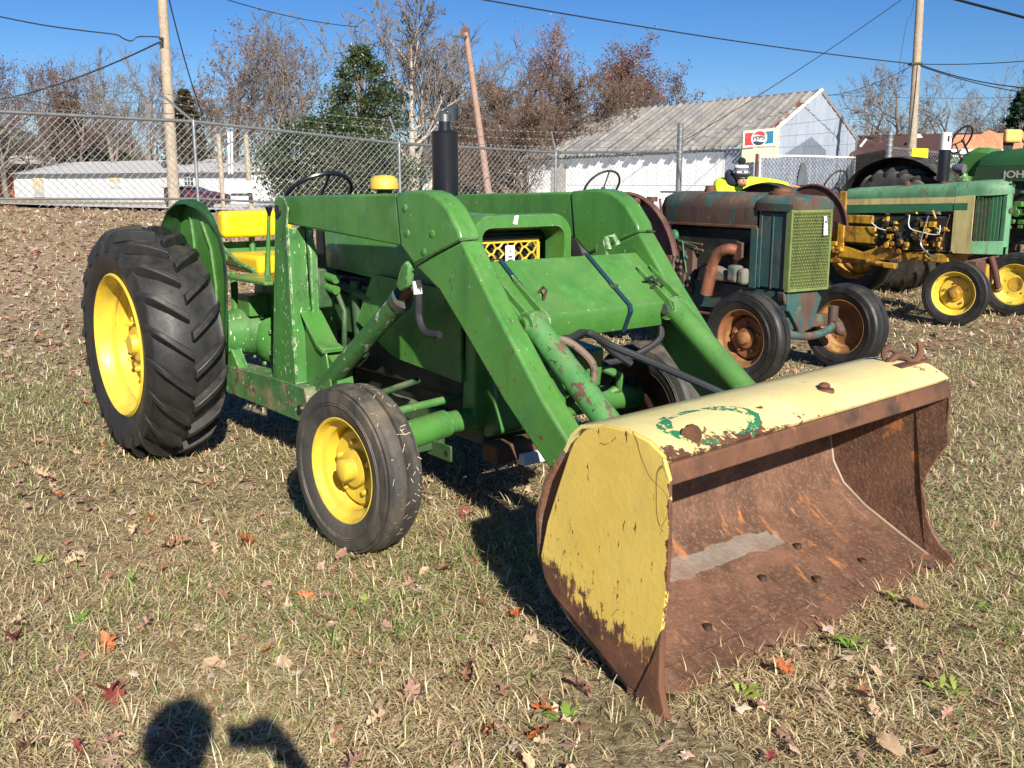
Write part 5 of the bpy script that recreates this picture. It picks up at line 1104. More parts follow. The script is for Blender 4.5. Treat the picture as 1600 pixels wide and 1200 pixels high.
for t in (-2, -1, 0, 1, 2):
    MB().tube([F3(t + u, ztop(t + u) if t + u < 3 else ztop(2.999)) for u in (0, .5, 1)], .034, 10).build('top_rail', M['galv_dark'], fence)
    if t < 3: MB().tube([F3(t + u, zbot(min(t + u, 2.99)) - .012 * math.sin(u * PI)) for u in (0, .25, .5, .75, 1)], .024, 8).build('bottom_rail', M['galv_dark'], fence)
def chain(name, A, Bp, zt, zb, cell, r, parent, mt, n=3):
    """woven zig-zag wires between two plan points; zt(u), zb(u) heights"""
    A = np.array(A[:2]); Bp = np.array(Bp[:2]); L = np.linalg.norm(Bp - A); d = (Bp - A) / L; nn = np.array([-d[1], d[0]])
    c = cell / 2; nw = int(L / c); P0 = []; P1 = []
    for k in range(nw):
        x0 = k * c; top = zt(x0 / L); bot = zb(x0 / L); ns = max(2, int((top - bot) / c)); ii = np.arange(ns + 1)
        ph = (ii + k) % 2; xs = x0 + ph * c; off = np.where(ph == 0, r, -r); zs = top - ii * c
        pts = np.stack([A[0] + d[0] * xs + nn[0] * off, A[1] + d[1] * xs + nn[1] * off, zs], 1)
        P0.append(pts[:-1]); P1.append(pts[1:])
        if k % 2 == 0: P0.append(pts[:1]); P1.append(pts[:1] + np.array([[d[0] * c * .3, d[1] * c * .3, c * .7]]))
    P0 = np.concatenate(P0); P1 = np.concatenate(P1)
    V, F = segtubes(P0, P1, np.full(len(P0), r), np.full(len(P0), r), n)
    return npmesh(name, V, F, mt, parent, kind='stuff')
for t in (-2, -1, 0, 1, 2):
    zg = lambda u, t=t: gz(*fpt(t + u)) + .02
    chain('chain_link_mesh', fpt(t), fpt(t + 1), lambda u, t=t: ztop(min(t + u, 2.999)) + .03, zg, .139, .0048, fence, M['galv'])
for k, (dz, ds) in enumerate(((.14, .10), (.32, .22), (.50, .34))):
    for t in (-2, -1, 0, 1, 2):
        arm = lambda tt: F3(tt, ztop(min(tt, 2.999)) + (dz if tt < 2.99 else .20 + .2 * k)) + Vector((-fdir[0], -fdir[1], 0)) * AR[tt][0] * dz / .52
        P = [arm(t) * (1 - u) + arm(t + 1) * u + Vector((0, 0, -.05 * math.sin(u * PI))) for u in np.linspace(0, 1, 9)]
        wb = MB().tube(P, .0055, 4)
        for u in np.linspace(.03, .97, 22):
            c = arm(t) * (1 - u) + arm(t + 1) * u + Vector((0, 0, -.05 * math.sin(u * PI))); wb.box(c.x - .02, c.x + .02, c.y - .004, c.y + .004, c.z - .014, c.z + .014)
        wb.build('barbed_wire', M['galv_dark'], fence, smooth=False)
# fabric right of the terminal post up to the gate, then the gate itself with slats
GA = at(1188, 243, 29.2); GB = at(1337, 243, 31.0)
chain('chain_link_mesh', fpt(3), (GA.x, GA.y), lambda u: FB.z * (1 - u) + at(1188, 237, 29.2).z * u, lambda u: .3, .139, .0048, fence, M['galv'])
for k in range(3):
    A = F3(3, ztop(3) + .20 + .2 * k); B_ = at(1345, 180 + 22 * (2 - k), 31)
    MB().tube([A * (1 - u) + B_ * u - Vector((0, 0, .10 * math.sin(PI * u))) for u in np.linspace(0, 1, 9)], .0055, 4).build('barbed_wire', M['galv_dark'], fence)
gate = thing('slatted_gate', 'chain link gate filled with upright pale slats before the tin gable', 'gate')
gd = np.array([GB.x - GA.x, GB.y - GA.y]); gl = np.linalg.norm(gd); gd /= gl
def GP(u, z, s=0): return Vector((GA.x + gd[0] * u - gd[1] * s, GA.y + gd[1] * u + gd[0] * s, z))
zt0 = GA.z
MB().tube([GP(0, .2), GP(0, zt0), GP(gl * .5, zt0), GP(gl, zt0 - .02), GP(gl, .2)], .035, 8).build('gate_frame', M['white'], gate)
MB().tube([GP(-.12, .1), GP(-.12, zt0 + .05)], .05, 8).build('gate_post', M['oxblood'], gate)
ns = 26; sw_ = gl / 26 * .41
for k in range(ns):
    u = gl * (k + .5) / ns
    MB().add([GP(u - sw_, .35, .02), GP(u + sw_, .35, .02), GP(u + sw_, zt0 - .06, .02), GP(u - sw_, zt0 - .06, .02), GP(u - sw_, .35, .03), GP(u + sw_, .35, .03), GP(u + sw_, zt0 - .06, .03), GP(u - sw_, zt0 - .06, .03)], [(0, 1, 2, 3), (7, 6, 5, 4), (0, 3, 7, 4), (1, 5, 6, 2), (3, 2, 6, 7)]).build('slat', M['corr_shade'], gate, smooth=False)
chain('chain_link_mesh', GP(0, 0), GP(gl, 0), lambda u: zt0 + .02, lambda u: .35, .139, .006, gate, M['galv'])
pl = MB(); c = GP(gl * .43, at(1240, 270, 29.8).z, -.05)
pl.prism([(-.22, -.36), (.22, -.36), (.17, -.05), (.10, .22), (.05, .31), (-.05, .31), (-.10, .22), (-.17, -.05)], -.01, .01, 'y')
o = pl.build('plate_sign', mat('dull_grey_plate', (.09, .10, .11), .6), gate); o.location = c; o.rotation_euler = (0, 0, math.atan2(gd[1], gd[0]))
# fence beyond the gate
f2 = thing('chain_link_fence', 'dark chain link fence right of the gate with tall banded post', 'fence')
PA = at(1337, 248, 31); PB = at(1389, 238, 27); PC = at(1600, 244, 31)
MB().tube([(PB.x, PB.y, 0), (PB.x, PB.y, at(1389, 205, 27).z)], .085, 14).build('terminal_post', M['galv_dark'], f2)
for k in range(6): MB().lathe([(-.025, .095), (.025, .095)], axis='z', n=16, c=(PB.x, PB.y, at(1389, 210 + 8.5 * k, 27).z)).build('post_band', M['galv'], f2)
MB().tube([(PB.x, PB.y, at(1389, 231, 27).z), tuple(at(1480, 240, 28.7)), tuple(at(1600, 250, 31))], .034, 8).build('top_rail', M['galv_dark'], f2)
chain('chain_link_mesh', PA, PB, lambda u: at(1337, 244, 31).z * (1 - u) + at(1389, 234, 27).z * u, lambda u: .1, .12, .011, f2, M['grime'])
chain('chain_link_mesh', PB, PC, lambda u: at(1389, 231, 27).z * (1 - u) + at(1600, 250, 31).z * u, lambda u: .1, .12, .007, f2, M['galv_dark'])

# ------------------------------------------------------------------ buildings
def wallquad(mb, A, B, z0, z1, t=.12):
    A = Vector(A); B = Vector(B); d = (B - A); d.z = 0; d.normalize(); n = Vector((-d.y, d.x, 0)) * t
    p = [Vector((A.x, A.y, z0)), Vector((B.x, B.y, z0)), Vector((B.x, B.y, z1)), Vector((A.x, A.y, z1))]
    return mb.add(p + [q + n for q in p], [(0, 1, 2, 3), (7, 6, 5, 4), (0, 3, 7, 4), (1, 5, 6, 2), (3, 2, 6, 7), (0, 4, 5, 1)])
def rect(mb, o, d, up, x0, x1, z0, z1, t0, t1):
    """box in a wall frame: o origin, d along, outward normal n = d x up"""
    n = d.cross(up); P = []
    for t in (t0, t1):
        for (a, b) in ((x0, z0), (x1, z0), (x1, z1), (x0, z1)): P.append(o + d * a + up * b + n * t)
    return mb.add(P, [(3, 2, 1, 0), (4, 5, 6, 7), (0, 1, 5, 4), (1, 2, 6, 5), (2, 3, 7, 6), (3, 0, 4, 7)])
UPV = Vector((0, 0, 1))
def on_wall(x, w, y=283): p = at(x, y, w); return Vector((p.x, p.y, 0))
# tin building with gable: positions from the photograph at its real distance
wl, wr = 46.0, 58.7
GL = at(1213, 200, wl); GR = at(1337, 218, wr); PK = at(1272, 143, 51.5)
tin = thing('tin_building', 'long white walled building with weathered tin roof and corrugated gable', 'building')
RFp = at(925, 177, 62); EN = at(1184, 229, 44.5); EF = at(817, 249, 54.0)
zb = -.2
# front wall: pale boards in panels below, blue-grey strip above with the eave shade painted in
WN = Vector((EN.x, EN.y, 0)) + (Vector((RFp.x, RFp.y, 0)) - Vector((PK.x, PK.y, 0))).normalized() * .3; WF = Vector((EF.x, EF.y, 0))
inw = (Vector((PK.x, PK.y, 0)) - Vector((EN.x, EN.y, 0))).normalized()
WN = WN + inw * .55; WF = WF + inw * .55
d = (WF - WN); Lw = d.length; d.normalize()
fw = MB(); wallquad(fw, WF, WN, zb, EN.z - .05, .15); o = fw.build('wall', M['wall_shaded'], tin, smooth=False)
dd = -d
def wz(x, y): # height at pixel y over the front wall near pixel x
    k = (x - 817) / (1184 - 817); w = 66 * 44.5 / (44.5 + (66 - 44.5) * (1 - (1 - k)) ) if False else None
    return None
npan = 9
for k in range(npan):
    u0 = k / npan; u1 = (k + 1) / npan
    if u1 > .94: continue
    a = Lw * u0; b = Lw * u1 - .03
    rect(MB(), WF, dd, UPV, a, b, zb, 0.0, 0, .05)
    m_ = MB(); top = lambda u: 3.05
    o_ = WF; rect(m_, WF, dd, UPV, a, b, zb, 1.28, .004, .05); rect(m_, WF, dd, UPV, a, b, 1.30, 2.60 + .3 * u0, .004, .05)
    m_.build('wall_board', M['white_ptd'], tin, smooth=False)
m_ = MB(); rect(m_, WF, dd, UPV, Lw * .125, Lw * .20, .6, 2.35, .052, .08); m_.build('door', mat('weathered_door', (.36, .34, .32), .8, layers=[((.6, .6, .58), 2, .55, .1)]), tin, smooth=False)
# gable of corrugated sheets
gv = Vector((GR.x - GL.x, GR.y - GL.y, 0)); gL = gv.length; gv.normalize(); gn = gv.cross(UPV)
G0 = Vector((GL.x, GL.y, 0)); ul, ur = GL.z, GR.z; up_ = (Vector((PK.x, PK.y, 0)) - G0).dot(gv)
ext = 3.2; G0e = G0 - gv * ext
def gz_top(u):  # u along from G0
    if u < up_: return PK.z + (u - up_) * (PK.z - ul) / up_
    return PK.z - (u - up_) * (PK.z - ur) / (gL - up_)
nsh = 18; tot = gL + ext
for k in range(nsh):
    a = -ext + tot * k / nsh; b = -ext + tot * (k + 1) / nsh; m_ = MB(); nn_ = 6; vs = []
    for i in range(nn_ * 2 + 1):
        u = a + (b - a) * i / (nn_ * 2); off = .05 if i % 2 else 0
        if i % (nn_ * 2) == 0: off = .09
        P = G0 + gv * u + gn * off; vs += [P + UPV * zb, P + UPV * gz_top(u)]
    m_.add(vs, [(2 * i, 2 * i + 2, 2 * i + 3, 2 * i + 1) for i in range(nn_ * 2)]); m_.build('gable_sheet', M['corr'], tin, smooth=False)
m_ = MB(); m_.tube([G0 - gv * ext + gn * .1 + UPV * (gz_top(-ext) + .0), G0 + gv * up_ + gn * .1 + UPV * (PK.z + .06), G0 + gv * (gL + .1) + gn * .1 + UPV * (ur + .02)], .11, 4); m_.build('rake_trim', M['white'], tin)
rect(MB(), G0, gv, UPV, -.1, .2, zb, ul, .05, .12).build('corner_trim', M['cream_wall'], tin)
rect(MB(), G0, gv, UPV, gL - .15, gL + .02, zb, ur, .05, .10).build('corner_trim', M['galv'], tin)
# shadow cast on the gable, laid on as a sheet of darker zinc
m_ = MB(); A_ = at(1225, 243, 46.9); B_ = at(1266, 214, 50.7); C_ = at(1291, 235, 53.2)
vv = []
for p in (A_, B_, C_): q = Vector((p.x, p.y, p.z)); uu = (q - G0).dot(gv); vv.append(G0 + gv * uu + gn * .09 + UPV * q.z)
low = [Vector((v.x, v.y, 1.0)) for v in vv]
m_.add([vv[0], vv[1], vv[2], low[2], low[0]], [(0, 4, 3, 2, 1)]); m_.build('gable_shadow_panel', M['corr_shade'], tin)
# roof sheets, front slope: from ridge to eave, each a ribbed sheet
RN = PK + gn * .25; EN2 = EN + gn * .25
nr = 34
for k in range(nr):
    u0, u1 = k / nr, (k + 1) / nr; m_ = MB(); q = 8; vs = []
    for i in range(q + 1):
        u = u0 + (u1 - u0) * i / q; off = (.13, .13, .0, .0, .0, .02, .0, .0, .13)[i]
        a = RN.lerp(RFp, u); b = EN2.lerp(EF, u); sag = -.03 * math.sin(k * 1.7)
        vs += [b + UPV * (off + sag) + (b - a).normalized() * (.12 * math.sin(k * 2.1)), a + UPV * off]
    m_.add(vs, [(2 * i, 2 * i + 1, 2 * i + 3, 2 * i + 2) for i in range(q)])
    m_.build('roof_sheet', M['roof_rust'] if k == 0 else M['roof'], tin, smooth=False)
# back slope and far walls
m_ = MB(); BR = GR + gn * .2; BF = Vector((RFp.x + (GR.x - PK.x), RFp.y + (GR.y - PK.y), GR.z)); m_.add([RN, RFp, BF, BR], [(0, 1, 2, 3)]); m_.build('roof_back', M['roof'], tin)
m_ = MB(); m_.add([RN + UPV * .03, RFp + UPV * .03, RFp + UPV * .03 + gv * .25, RN + UPV * .03 + gv * .25, RN + UPV * .07 + gv * .1, RFp + UPV * .07 + gv * .1], [(0, 1, 5, 4), (4, 5, 2, 3)]); m_.build('ridge_cap', M['galv'], tin)
# soft-drink sign on a cream panel box, on the fence side
sg = thing('drink_sign', 'red and blue light box sign with round emblem above a cream panel', 'sign', tuple(at(1186, 216, 35.0)), R(-6))
pxm = 35.0 / FPX
W2, H2 = 25.0 * pxm, 13.5 * pxm
Msk = Matrix(((1, 0, 0, 0), (0, 1, 0, 0), (.085, 0, 1, 0), (0, 0, 0, 1)))
sb = MB().box(-W2, W2, 0, .25, -H2, H2).build('sign_box', M['sign_cream'], sg, bevel=.015)
MB().box(-W2, W2, .02, .2, -H2 - 22 * pxm, -H2 - .04).build('lower_panel', M['sign_cream'], sg)
MB().box(W2 + .0, W2 + .06, .0, .22, -H2 - 22 * pxm, H2 + .02).build('side_post', M['cream_wall'], sg)
MB().tube([(0, .12, -H2 - 22 * pxm), (0, .12, -4.3)], .08, 10).build('sign_post', M['galv_dark'], sg)
MB().box(-W2 + .03, W2 - .03, -.012, -.004, -H2 + .04, H2 - .04).build('sign_face', M['sign_white'], sb)
MB().box(-W2 + .07, -.02, -.020, -.013, -H2 + .09, H2 - .09).build('red_field', M['sign_red'], sb)
MB().box(.02, W2 - .07, -.020, -.013, -H2 + .09, H2 - .09).build('blue_field', M['sign_blue'], sb)
rd = H2 * .90
MB().lathe([(-.030, rd), (-.021, rd)], axis='y', n=40).build('emblem_disc', M['sign_white'], sb)
def seg_poly(z0f, top):
    r2 = rd * .90; pts = []
    a0 = math.asin(.44); 
    rng = np.linspace(a0, PI - a0, 18)
    for a in rng: pts.append((r2 * math.cos(a), r2 * math.sin(a) * (1 if top else -1)))
    k = 8
    for i in range(1, k):
        u = i / k; x = pts[17][0] + (pts[0][0] - pts[17][0]) * u; pts.append((x, (1 if top else -1) * r2 * .44 + .025 * math.sin(u * 2 * PI) * (1)))
    return pts
MB().prism(seg_poly(0, True), -.036, -.031, 'y').build('emblem_red', M['sign_red'], sb, smooth=False)
MB().prism(seg_poly(0, False), -.036, -.031, 'y').build('emblem_navy', M['sign_dark'], sb, smooth=False)
text_mesh('sign_lettering', 'PEPSI', .20, M['sign_dark'], sb, Matrix.Translation((0, -.038, 0)) @ Matrix.Rotation(PI / 2, 4, 'X') @ Matrix.Diagonal((1.0, 1.0, 1, 1)), bold=.005)
for o in [sb] + list(sb.children) + [c for c in sg.children if c is not sb]:
    o.data.transform(Msk)

# white mobile home on the left
def P2(x, y, w): return at(x, y, w)
mh = thing('mobile_home', 'long white mobile home with grey roof behind the left fence', 'building')
A = at(24, 312, 80); B = at(392, 309, 62); A0 = Vector((A.x, A.y, 0)); B0 = Vector((B.x, B.y, 0)); dv = (B0 - A0); Lh = dv.length; dv.normalize(); nv = dv.cross(UPV)
zt = at(24, 272, 80).z; ztr = at(392, 264, 62).z
depth = 6.5
m_ = MB(); m_.add([A0 + UPV * -.4, B0 + UPV * -.4, B0 + UPV * zt, A0 + UPV * zt, A0 - nv * depth + UPV * -.4, B0 - nv * depth + UPV * -.4, B0 - nv * depth + UPV * zt, A0 - nv * depth + UPV * zt], [(0, 1, 2, 3), (1, 5, 6, 2), (5, 4, 7, 6), (4, 0, 3, 7)]); m_.build('wall', M['trailer'], mh, smooth=False)
rz = zt + .95
m_ = MB(); e = .25
m_.add([A0 + nv * e - dv * e + UPV * zt, B0 + nv * e + dv * e + UPV * zt, B0 - nv * (depth / 2) + UPV * rz, A0 - nv * (depth / 2) + dv * 2.4 + UPV * rz, A0 - nv * (depth + e) - dv * e + UPV * zt, B0 - nv * (depth + e) + dv * e + UPV * zt], [(0, 1, 2, 3), (4, 3, 2, 5), (0, 3, 4), (1, 5, 2)]); m_.build('roof', M['roof_pale'], mh, smooth=False)
m_ = MB(); rect(m_, A0 + nv * e, dv, UPV, -e, Lh + e, zt - .12, zt, -.02, .02); m_.build('fascia', M['galv_dark'], mh)
def uon(x): # distance along the mobile home at pixel x
    p0 = np.array([0., 0.]); r = _R * (x - 800) / FPX + _F; r = r[:2]
    Mx = np.array([[r[0], -dv.x], [r[1], -dv.y]]); s_ = np.linalg.solve(Mx, np.array([A0.x, A0.y])); return s_[1], s_[0]
def win(bld, O, dvv, x0, x1, y0, y1, m_in, uf, frame=True, mull=None, name='window'):
    u0, w0 = uf(x0); u1, w1 = uf(x1); w = (w0 + w1) / 2; z0 = EYE + (283 - y1) * w / FPX; z1 = EYE + (283 - y0) * w / FPX
    f = MB(); rect(f, O, dvv, UPV, u0 - .07, u1 + .07, z0 - .07, z1 + .07, .0, .05); fr_ = f.build(name, M['white'], bld, smooth=False)
    p = MB(); rect(p, O, dvv, UPV, u0, u1, z0, z1, .05, .06); p.build('pane', m_in, fr_, smooth=False)
    if mull:
        nx, nz = mull; b = MB()
        for i in range(1, nx): uu = u0 + (u1 - u0) * i / nx; rect(b, O, dvv, UPV, uu - .025, uu + .025, z0, z1, .06, .075)
        for i in range(1, nz): zz = z0 + (z1 - z0) * i / nz; rect(b, O, dvv, UPV, u0, u1, zz - .025, zz + .025, .076, .09)
        b.build('muntin', M['white'], fr_, smooth=False)
M['blind'] = mat('cream_blind', (.62, .53, .36), .8); M['blind_w'] = mat('white_blind', (.6, .6, .58), .8)
win(mh, A0, dv, 82, 99, 279, 296, M['blind'], uon); win(mh, A0, dv, 83, 99, 298, 305, M['roof_pale'], uon)
win(mh, A0, dv, 197, 214, 275, 284, M['blind'], uon); win(mh, A0, dv, 198, 214, 286, 291, M['blind_w'], uon)
win(mh, A0, dv, 274, 284, 272, 290, M['blind_w'], uon); win(mh, A0, dv, 310, 323, 271, 289, M['glass'], uon, mull=(3, 3)); win(mh, A0, dv, 310, 323, 291, 298, M['glass'], uon, mull=(3, 2))
for x in (224, 130, 170, 260): u, w = uon(x); rect(MB(), A0, dv, UPV, u - .03, u + .03, -.3, zt - .15, .0, .025).build('siding_joint', M['roof_pale'], mh, smooth=False)
u, w = uon(338); MB().lathe([(-.1, .08), (.1, .1), (.15, .03)], axis='z', n=10, c=A0 + dv * u + nv * .1 + UPV * 2.0).build('wall_lamp', M['black'], mh)
# cream house with orange wall further left
ch = thing('cream_house', 'cream and orange house with grey hipped roof at the far left', 'building')
A = at(-60, 305, 95); B = at(30, 305, 95); a_, b_ = Vector((A.x, A.y, -.4)), Vector((B.x, B.y, -.4))
wallquad(MB(), a_, b_, -.4, at(0, 276, 95).z, .2).build('orange_wall', M['orange'], ch, smooth=False)
wallquad(MB(), a_ + Vector((-1, .6, 0)), at(62, 305, 97) , -.4, at(0, 250, 96).z, .2).build('upper_wall', M['cream_wall'], ch, smooth=False)
p = [at(-80, 256, 94), at(60, 256, 94), at(85, 256, 104), at(-80, 256, 104), at(-60, 243, 99), at(50, 243, 99)]
MB().add(p, [(0, 1, 5, 4), (1, 2, 5), (2, 3, 4, 5), (3, 0, 4), (3, 2, 1, 0)]).build('roof', M['roof_pale'], ch, smooth=False)
p = [at(-60, 271, 93), at(20, 271, 93), at(38, 263, 96), at(-60, 263, 96)]
MB().add(p + [q - UPV * .15 for q in p], [(0, 1, 2, 3), (4, 5, 1, 0), (5, 6, 2, 1), (7, 6, 5, 4)]).build('porch_roof', M['oxblood'], ch, smooth=False)
# ivory building behind the muffler with shed and steps
iv = thing('ivory_building', 'ivory single storey building with dark windows behind the black muffler', 'building')
A = at(640, 305, 72); B = at(816, 305, 72); a_, b_ = Vector((A.x, A.y, -.4)), Vector((B.x, B.y, -.4))
wallquad(MB(), a_, b_, -.4, at(700, 262, 72).z, .2).build('wall', M['ivory_wall'], iv, smooth=False)
p = [at(635, 262, 71.5), at(820, 259, 71.5), at(820, 255, 78), at(635, 257, 78)]; MB().add(p, [(0, 1, 2, 3)]).build('roof', M['cream_wall'], iv, smooth=False)
div = (b_ - a_).normalized()
def uiv(x): return (at(x, 283, 72).x - a_.x), 72
A_iv = Vector((a_.x, a_.y, 0))
win(iv, A_iv, div, 766, 775, 273, 289, M['glass'], uiv, mull=(2, 2)); win(iv, A_iv, div, 792, 797, 273, 289, M['glass'], uiv, mull=(1, 2)); win(iv, A_iv, div, 648, 660, 290, 298, M['glass'], uiv)
shd = thing('garden_shed', 'dark green shed with sloping top between pole and muffler', 'shed')
p = [at(714, 305, 60), at(742, 305, 60), at(742, 277, 60), at(714, 281, 60)]; q = [v + Vector((0, 2.5, 0)) for v in p]
MB().add(p + q, [(0, 1, 2, 3), (1, 5, 6, 2), (3, 2, 6, 7), (0, 3, 7, 4)]).build('wall', M['shed'], shd, smooth=False)
p = [at(708, 283, 59.6), at(756, 274, 59.6)]; MB().add([p[0], p[1], p[1] + Vector((0, 3, .1)), p[0] + Vector((0, 3, .1))] + [v - UPV * .1 for v in (p[0], p[1])], [(0, 1, 2, 3), (4, 5, 1, 0)]).build('roof', M['grime'], shd, smooth=False)
st = thing('stair_rail', 'dark step railing by the ivory building', 'railing')
for a, b in (((757, 285), (772, 297)), ((786, 283), (800, 297)), ((772, 297), (786, 283)), ((757, 298), (757, 284)), ((800, 300), (812, 285))): MB().tube([at(*a, 66), at(*b, 66)], .06, 5).build('rail_bar', M['grime'], st)
# brick building right
bb = thing('brick_building', 'low orange brick building with brown shingle roof at the right', 'building')
A = at(1335, 300, 62); B = at(1620, 300, 50)
p = [at(1330, 292, 50), at(1488, 238, 46.0), at(1488, 208, 62), at(1340, 214, 64)]
MB().add([at(1325, 262, 52), at(1490, 240, 46), at(1600, 205, 60), at(1335, 212, 66), at(1325, 270, 52), at(1490, 247, 46)], [(0, 1, 2, 3), (4, 5, 1, 0)]).build('roof', M['brown_roof'], bb, smooth=False)
m_ = MB(); m_.add([at(1478, 243, 45.5), at(1640, 243, 47), at(1640, 203, 47), at(1560, 208, 46.4), at(1545, 203, 46.3), at(1532, 210, 46.2), at(1478, 211, 45.5)], [(0, 1, 2, 3, 4, 5, 6)]); m_.build('brick_wall', M['brick'], bb, smooth=False)
m_ = MB(); m_.add([at(1478, 244, 45.0), at(1640, 247, 45.5), at(1640, 235, 45.5), at(1478, 233, 45.0), at(1478, 233, 47), at(1640, 235, 47)], [(0, 1, 2, 3), (3, 2, 5, 4)]); m_.build('white_fascia', M['white_ptd'], bb, smooth=False)
wallquad(MB(), Vector((*at(1330, 300, 52)[:2], 0)), Vector((*at(1640, 300, 48)[:2], 0)), -.4, at(1400, 262, 50).z, .3).build('wall', M['oxblood'], bb, smooth=False)
MB().add([at(1424, 216, 58), at(1442, 215, 58), at(1438, 209, 59), at(1430, 209, 59)], [(0, 1, 2, 3)]).build('roof_vent', M['white'], bb)
MB().tube([at(1345, 228, 50), at(1353, 218, 52)], .06, 6).build('vent_pipe', M['white'], bb)
# maroon car and white sign behind the left fence
car = thing('parked_car', 'maroon car partly hidden behind the left utility pole', 'car', tuple(at(310, 306, 42)), R(-12))
MB().prism([(-1.15, -.30), (-1.15, .30), (-1.05, .36), (-.2, .34), (.1, .22), (.95, .08), (1.2, -.02), (1.25, -.3)], -.8, .8, 'y').build('body', M['maroon'], car, bevel=.06, seg=3)
MB().prism([(-1.0, .34), (-.9, .40), (-.35, .39), (-.1, .33)], -.7, .7, 'y').build('cabin_glass', M['glass'], car, bevel=.03)
MB().tube([(-.62, -.81, .30), (-.45, -.82, .02)], .03, 5).build('side_trim', M['white'], car)
for x in (-.75, .8): MB().lathe([(-.85, .28), (-.70, .28)], axis='y', n=20, c=(x, 0, -.34)).build('wheel', M['rubber'], car)
ws = thing('notice_board', 'white board with faint red lettering between two short wooden posts', 'sign', tuple(at(373, 292, 40)), R(4))
MB().box(-.56, .56, 0, .06, -.22, .24).build('board', M['white'], ws)
for z, n_, w_ in ((.16, 9, .035), (.02, 4, .04)):
    for k in range(n_): MB().box((k - n_ / 2) * w_ * 1.25, (k - n_ / 2) * w_ * 1.25 + w_ * .8, -.006, -.001, z - .02, z + .02).build('red_letter_mark', mat('faded_red_print', (.55, .16, .13), .7) if k == 0 and z > .1 else bpy.data.materials['faded_red_print'], ws)
MB().box(-.34, .36, -.01, .05, -.36, -.26).build('lower_strip', M['grime'], ws)
MB().box(-.34, .36, 0, .05, -.66, -.36).build('lower_board', M['white'], ws)
def pole(name, label, xb, yb, xt, yt, w, r0, r1, m, cat='utility pole', bits=None, group=None):
    a = at(xb, yb, w); b = at(xt, yt, w); dr = (b - a); a2 = a + dr * ((-.3 - a.z) / dr.z)
    t = thing(name, label, cat, group=group); MB().tube([a2, a2.lerp(b, .5), b], [r0, (r0 + r1) / 2, r1], 14).build('pole_shaft', m, t); return t
p1 = pole('utility_pole', 'thick weathered wooden pole rising left of the fence post', 271, 290, 250, -60, 33, .20, .15, M['wood_pole'])
p2 = pole('utility_pole', 'thin leaning reddish wooden pole behind the muffler', 763, 300, 728, 52, 45, .17, .13, M['wood_pole2'])
p3 = pole('utility_pole', 'tall pale pole behind the two tone tractor', 1424, 240, 1440, -40, 49, .23, .185, M['wood_pole'])
pole('wooden_post', 'short grey wooden post left of the white notice board', 349, 312, 341, 210, 41, .11, .10, M['wood_pole'], 'post')
pole('wooden_post', 'short grey wooden post right of the white notice board', 391, 308, 384, 211, 41, .11, .10, M['wood_pole'], 'post')
mp_ = thing('service_mast', 'pair of white conduit pipes standing above the mobile home roof', 'conduit')
for x in (357, 362): MB().tube([at(x + 1, 272, 55), at(x, 206, 55)], .06, 8).build('conduit_pipe', M['white'], mp_)
MB().tube(bez([at(335, 218, 52), at(341, 228, 52), at(352, 230, 52), at(360, 223, 53), at(395, 223, 52)], 20), .04, 6).build('branch_cable', M['galv'], mp_)
MB().box(*(lambda v: (v.x - .2, v.x + .2, v.y - .1, v.y + .1, v.z - .25, v.z + .2))(at(727, 51, 45))).build('pole_cap', M['oxblood'], p2)
MB().tube([at(730, 57, 45), at(706, 57, 42)], .05, 6).build('pole_bracket', M['galv_dark'], p2)
MB().box(*(lambda v: (v.x - .28, v.x + .28, v.y - .25, v.y + .25, v.z - .05, v.z + .05))(at(1430, 100, 49))).build('pole_hardware', M['grime'], p3)
for y_ in (60, 68): MB().tube([at(249, y_, 32.7), at(255, y_ + 1, 32.7)], .05, 6).build('pole_hardware', M['grime'], p1)
def cable(label, A, B, sag, r=.02, mid=None):
    P = [A.lerp(B, u) - UPV * sag * 4 * u * (1 - u) for u in np.linspace(0, 1, 24)] if not mid else bez([A] + mid + [B], 40)
    o = MB().tube(P, r, 5).build('overhead_wire', M['wire']); tag(o, label, 'wire'); return o
cable('thick black wire from the left edge ending in a loop at the weathered pole', at(-30, 20, 30), at(251, 58, 33), 0, .022, [at(60, 38, 31), at(130, 48, 32), at(180, 54, 32.5), at(192, 60, 32.5), at(205, 64, 32.7), at(214, 58, 32.8), at(230, 57, 33)])
cable('wire sloping from the weathered pole down to the left', at(251, 65, 33), at(-60, 160, 60), .5, .03)
cable('black guy cable dropping from the top beside the weathered pole', at(262, -10, 33), at(320, 188, 36), .35, .024)
cable('long sagging wire crossing the sky to the pale pole', at(350, -2, 45), at(560, 42, 60), .2, .022)
cable('long black line across the sky toward the tall pale pole', at(735, -4, 32), at(1428, 100, 49), .15, .026)
cable('thin wire climbing across the sky above the tin roof', at(1060, 225, 40), at(1412, -3, 40), .15, .017)
cable('thick twisted cable at the upper right corner', at(1100, -105, 24), at(2100, 160, 14), .0, .026)
cable('wire leaving the pale pole level to the right', at(1430, 100, 49), at(1640, 92, 45), .1, .022)
cable('upper of the two wires dropping from the pale pole to the right', at(1430, 98, 49), at(1640, 140, 40), .25, .026)
cable('lower of the two wires dropping from the pale pole to the right', at(1432, 101, 49), at(1640, 150, 46), .2, .026)
cable('thin kinked wire hanging left of the pale pole', at(1428, 0, 49), at(1404, 120, 49), 0, .012, [at(1424, 22, 49), at(1418, 30, 49), at(1412, 60, 49), at(1406, 98, 49)])
cable('thin wire behind the tin gable running to the pale pole', at(1285, 150, 60), at(1428, 101, 49), .3, .016)
cable('fine level wire behind the bare trees at right', at(1260, 146, 90), at(1640, 150, 90), .3, .02)
cable('fine wires passing low before the left trees', at(-20, 138, 60), at(300, 190, 50), .4, .02)

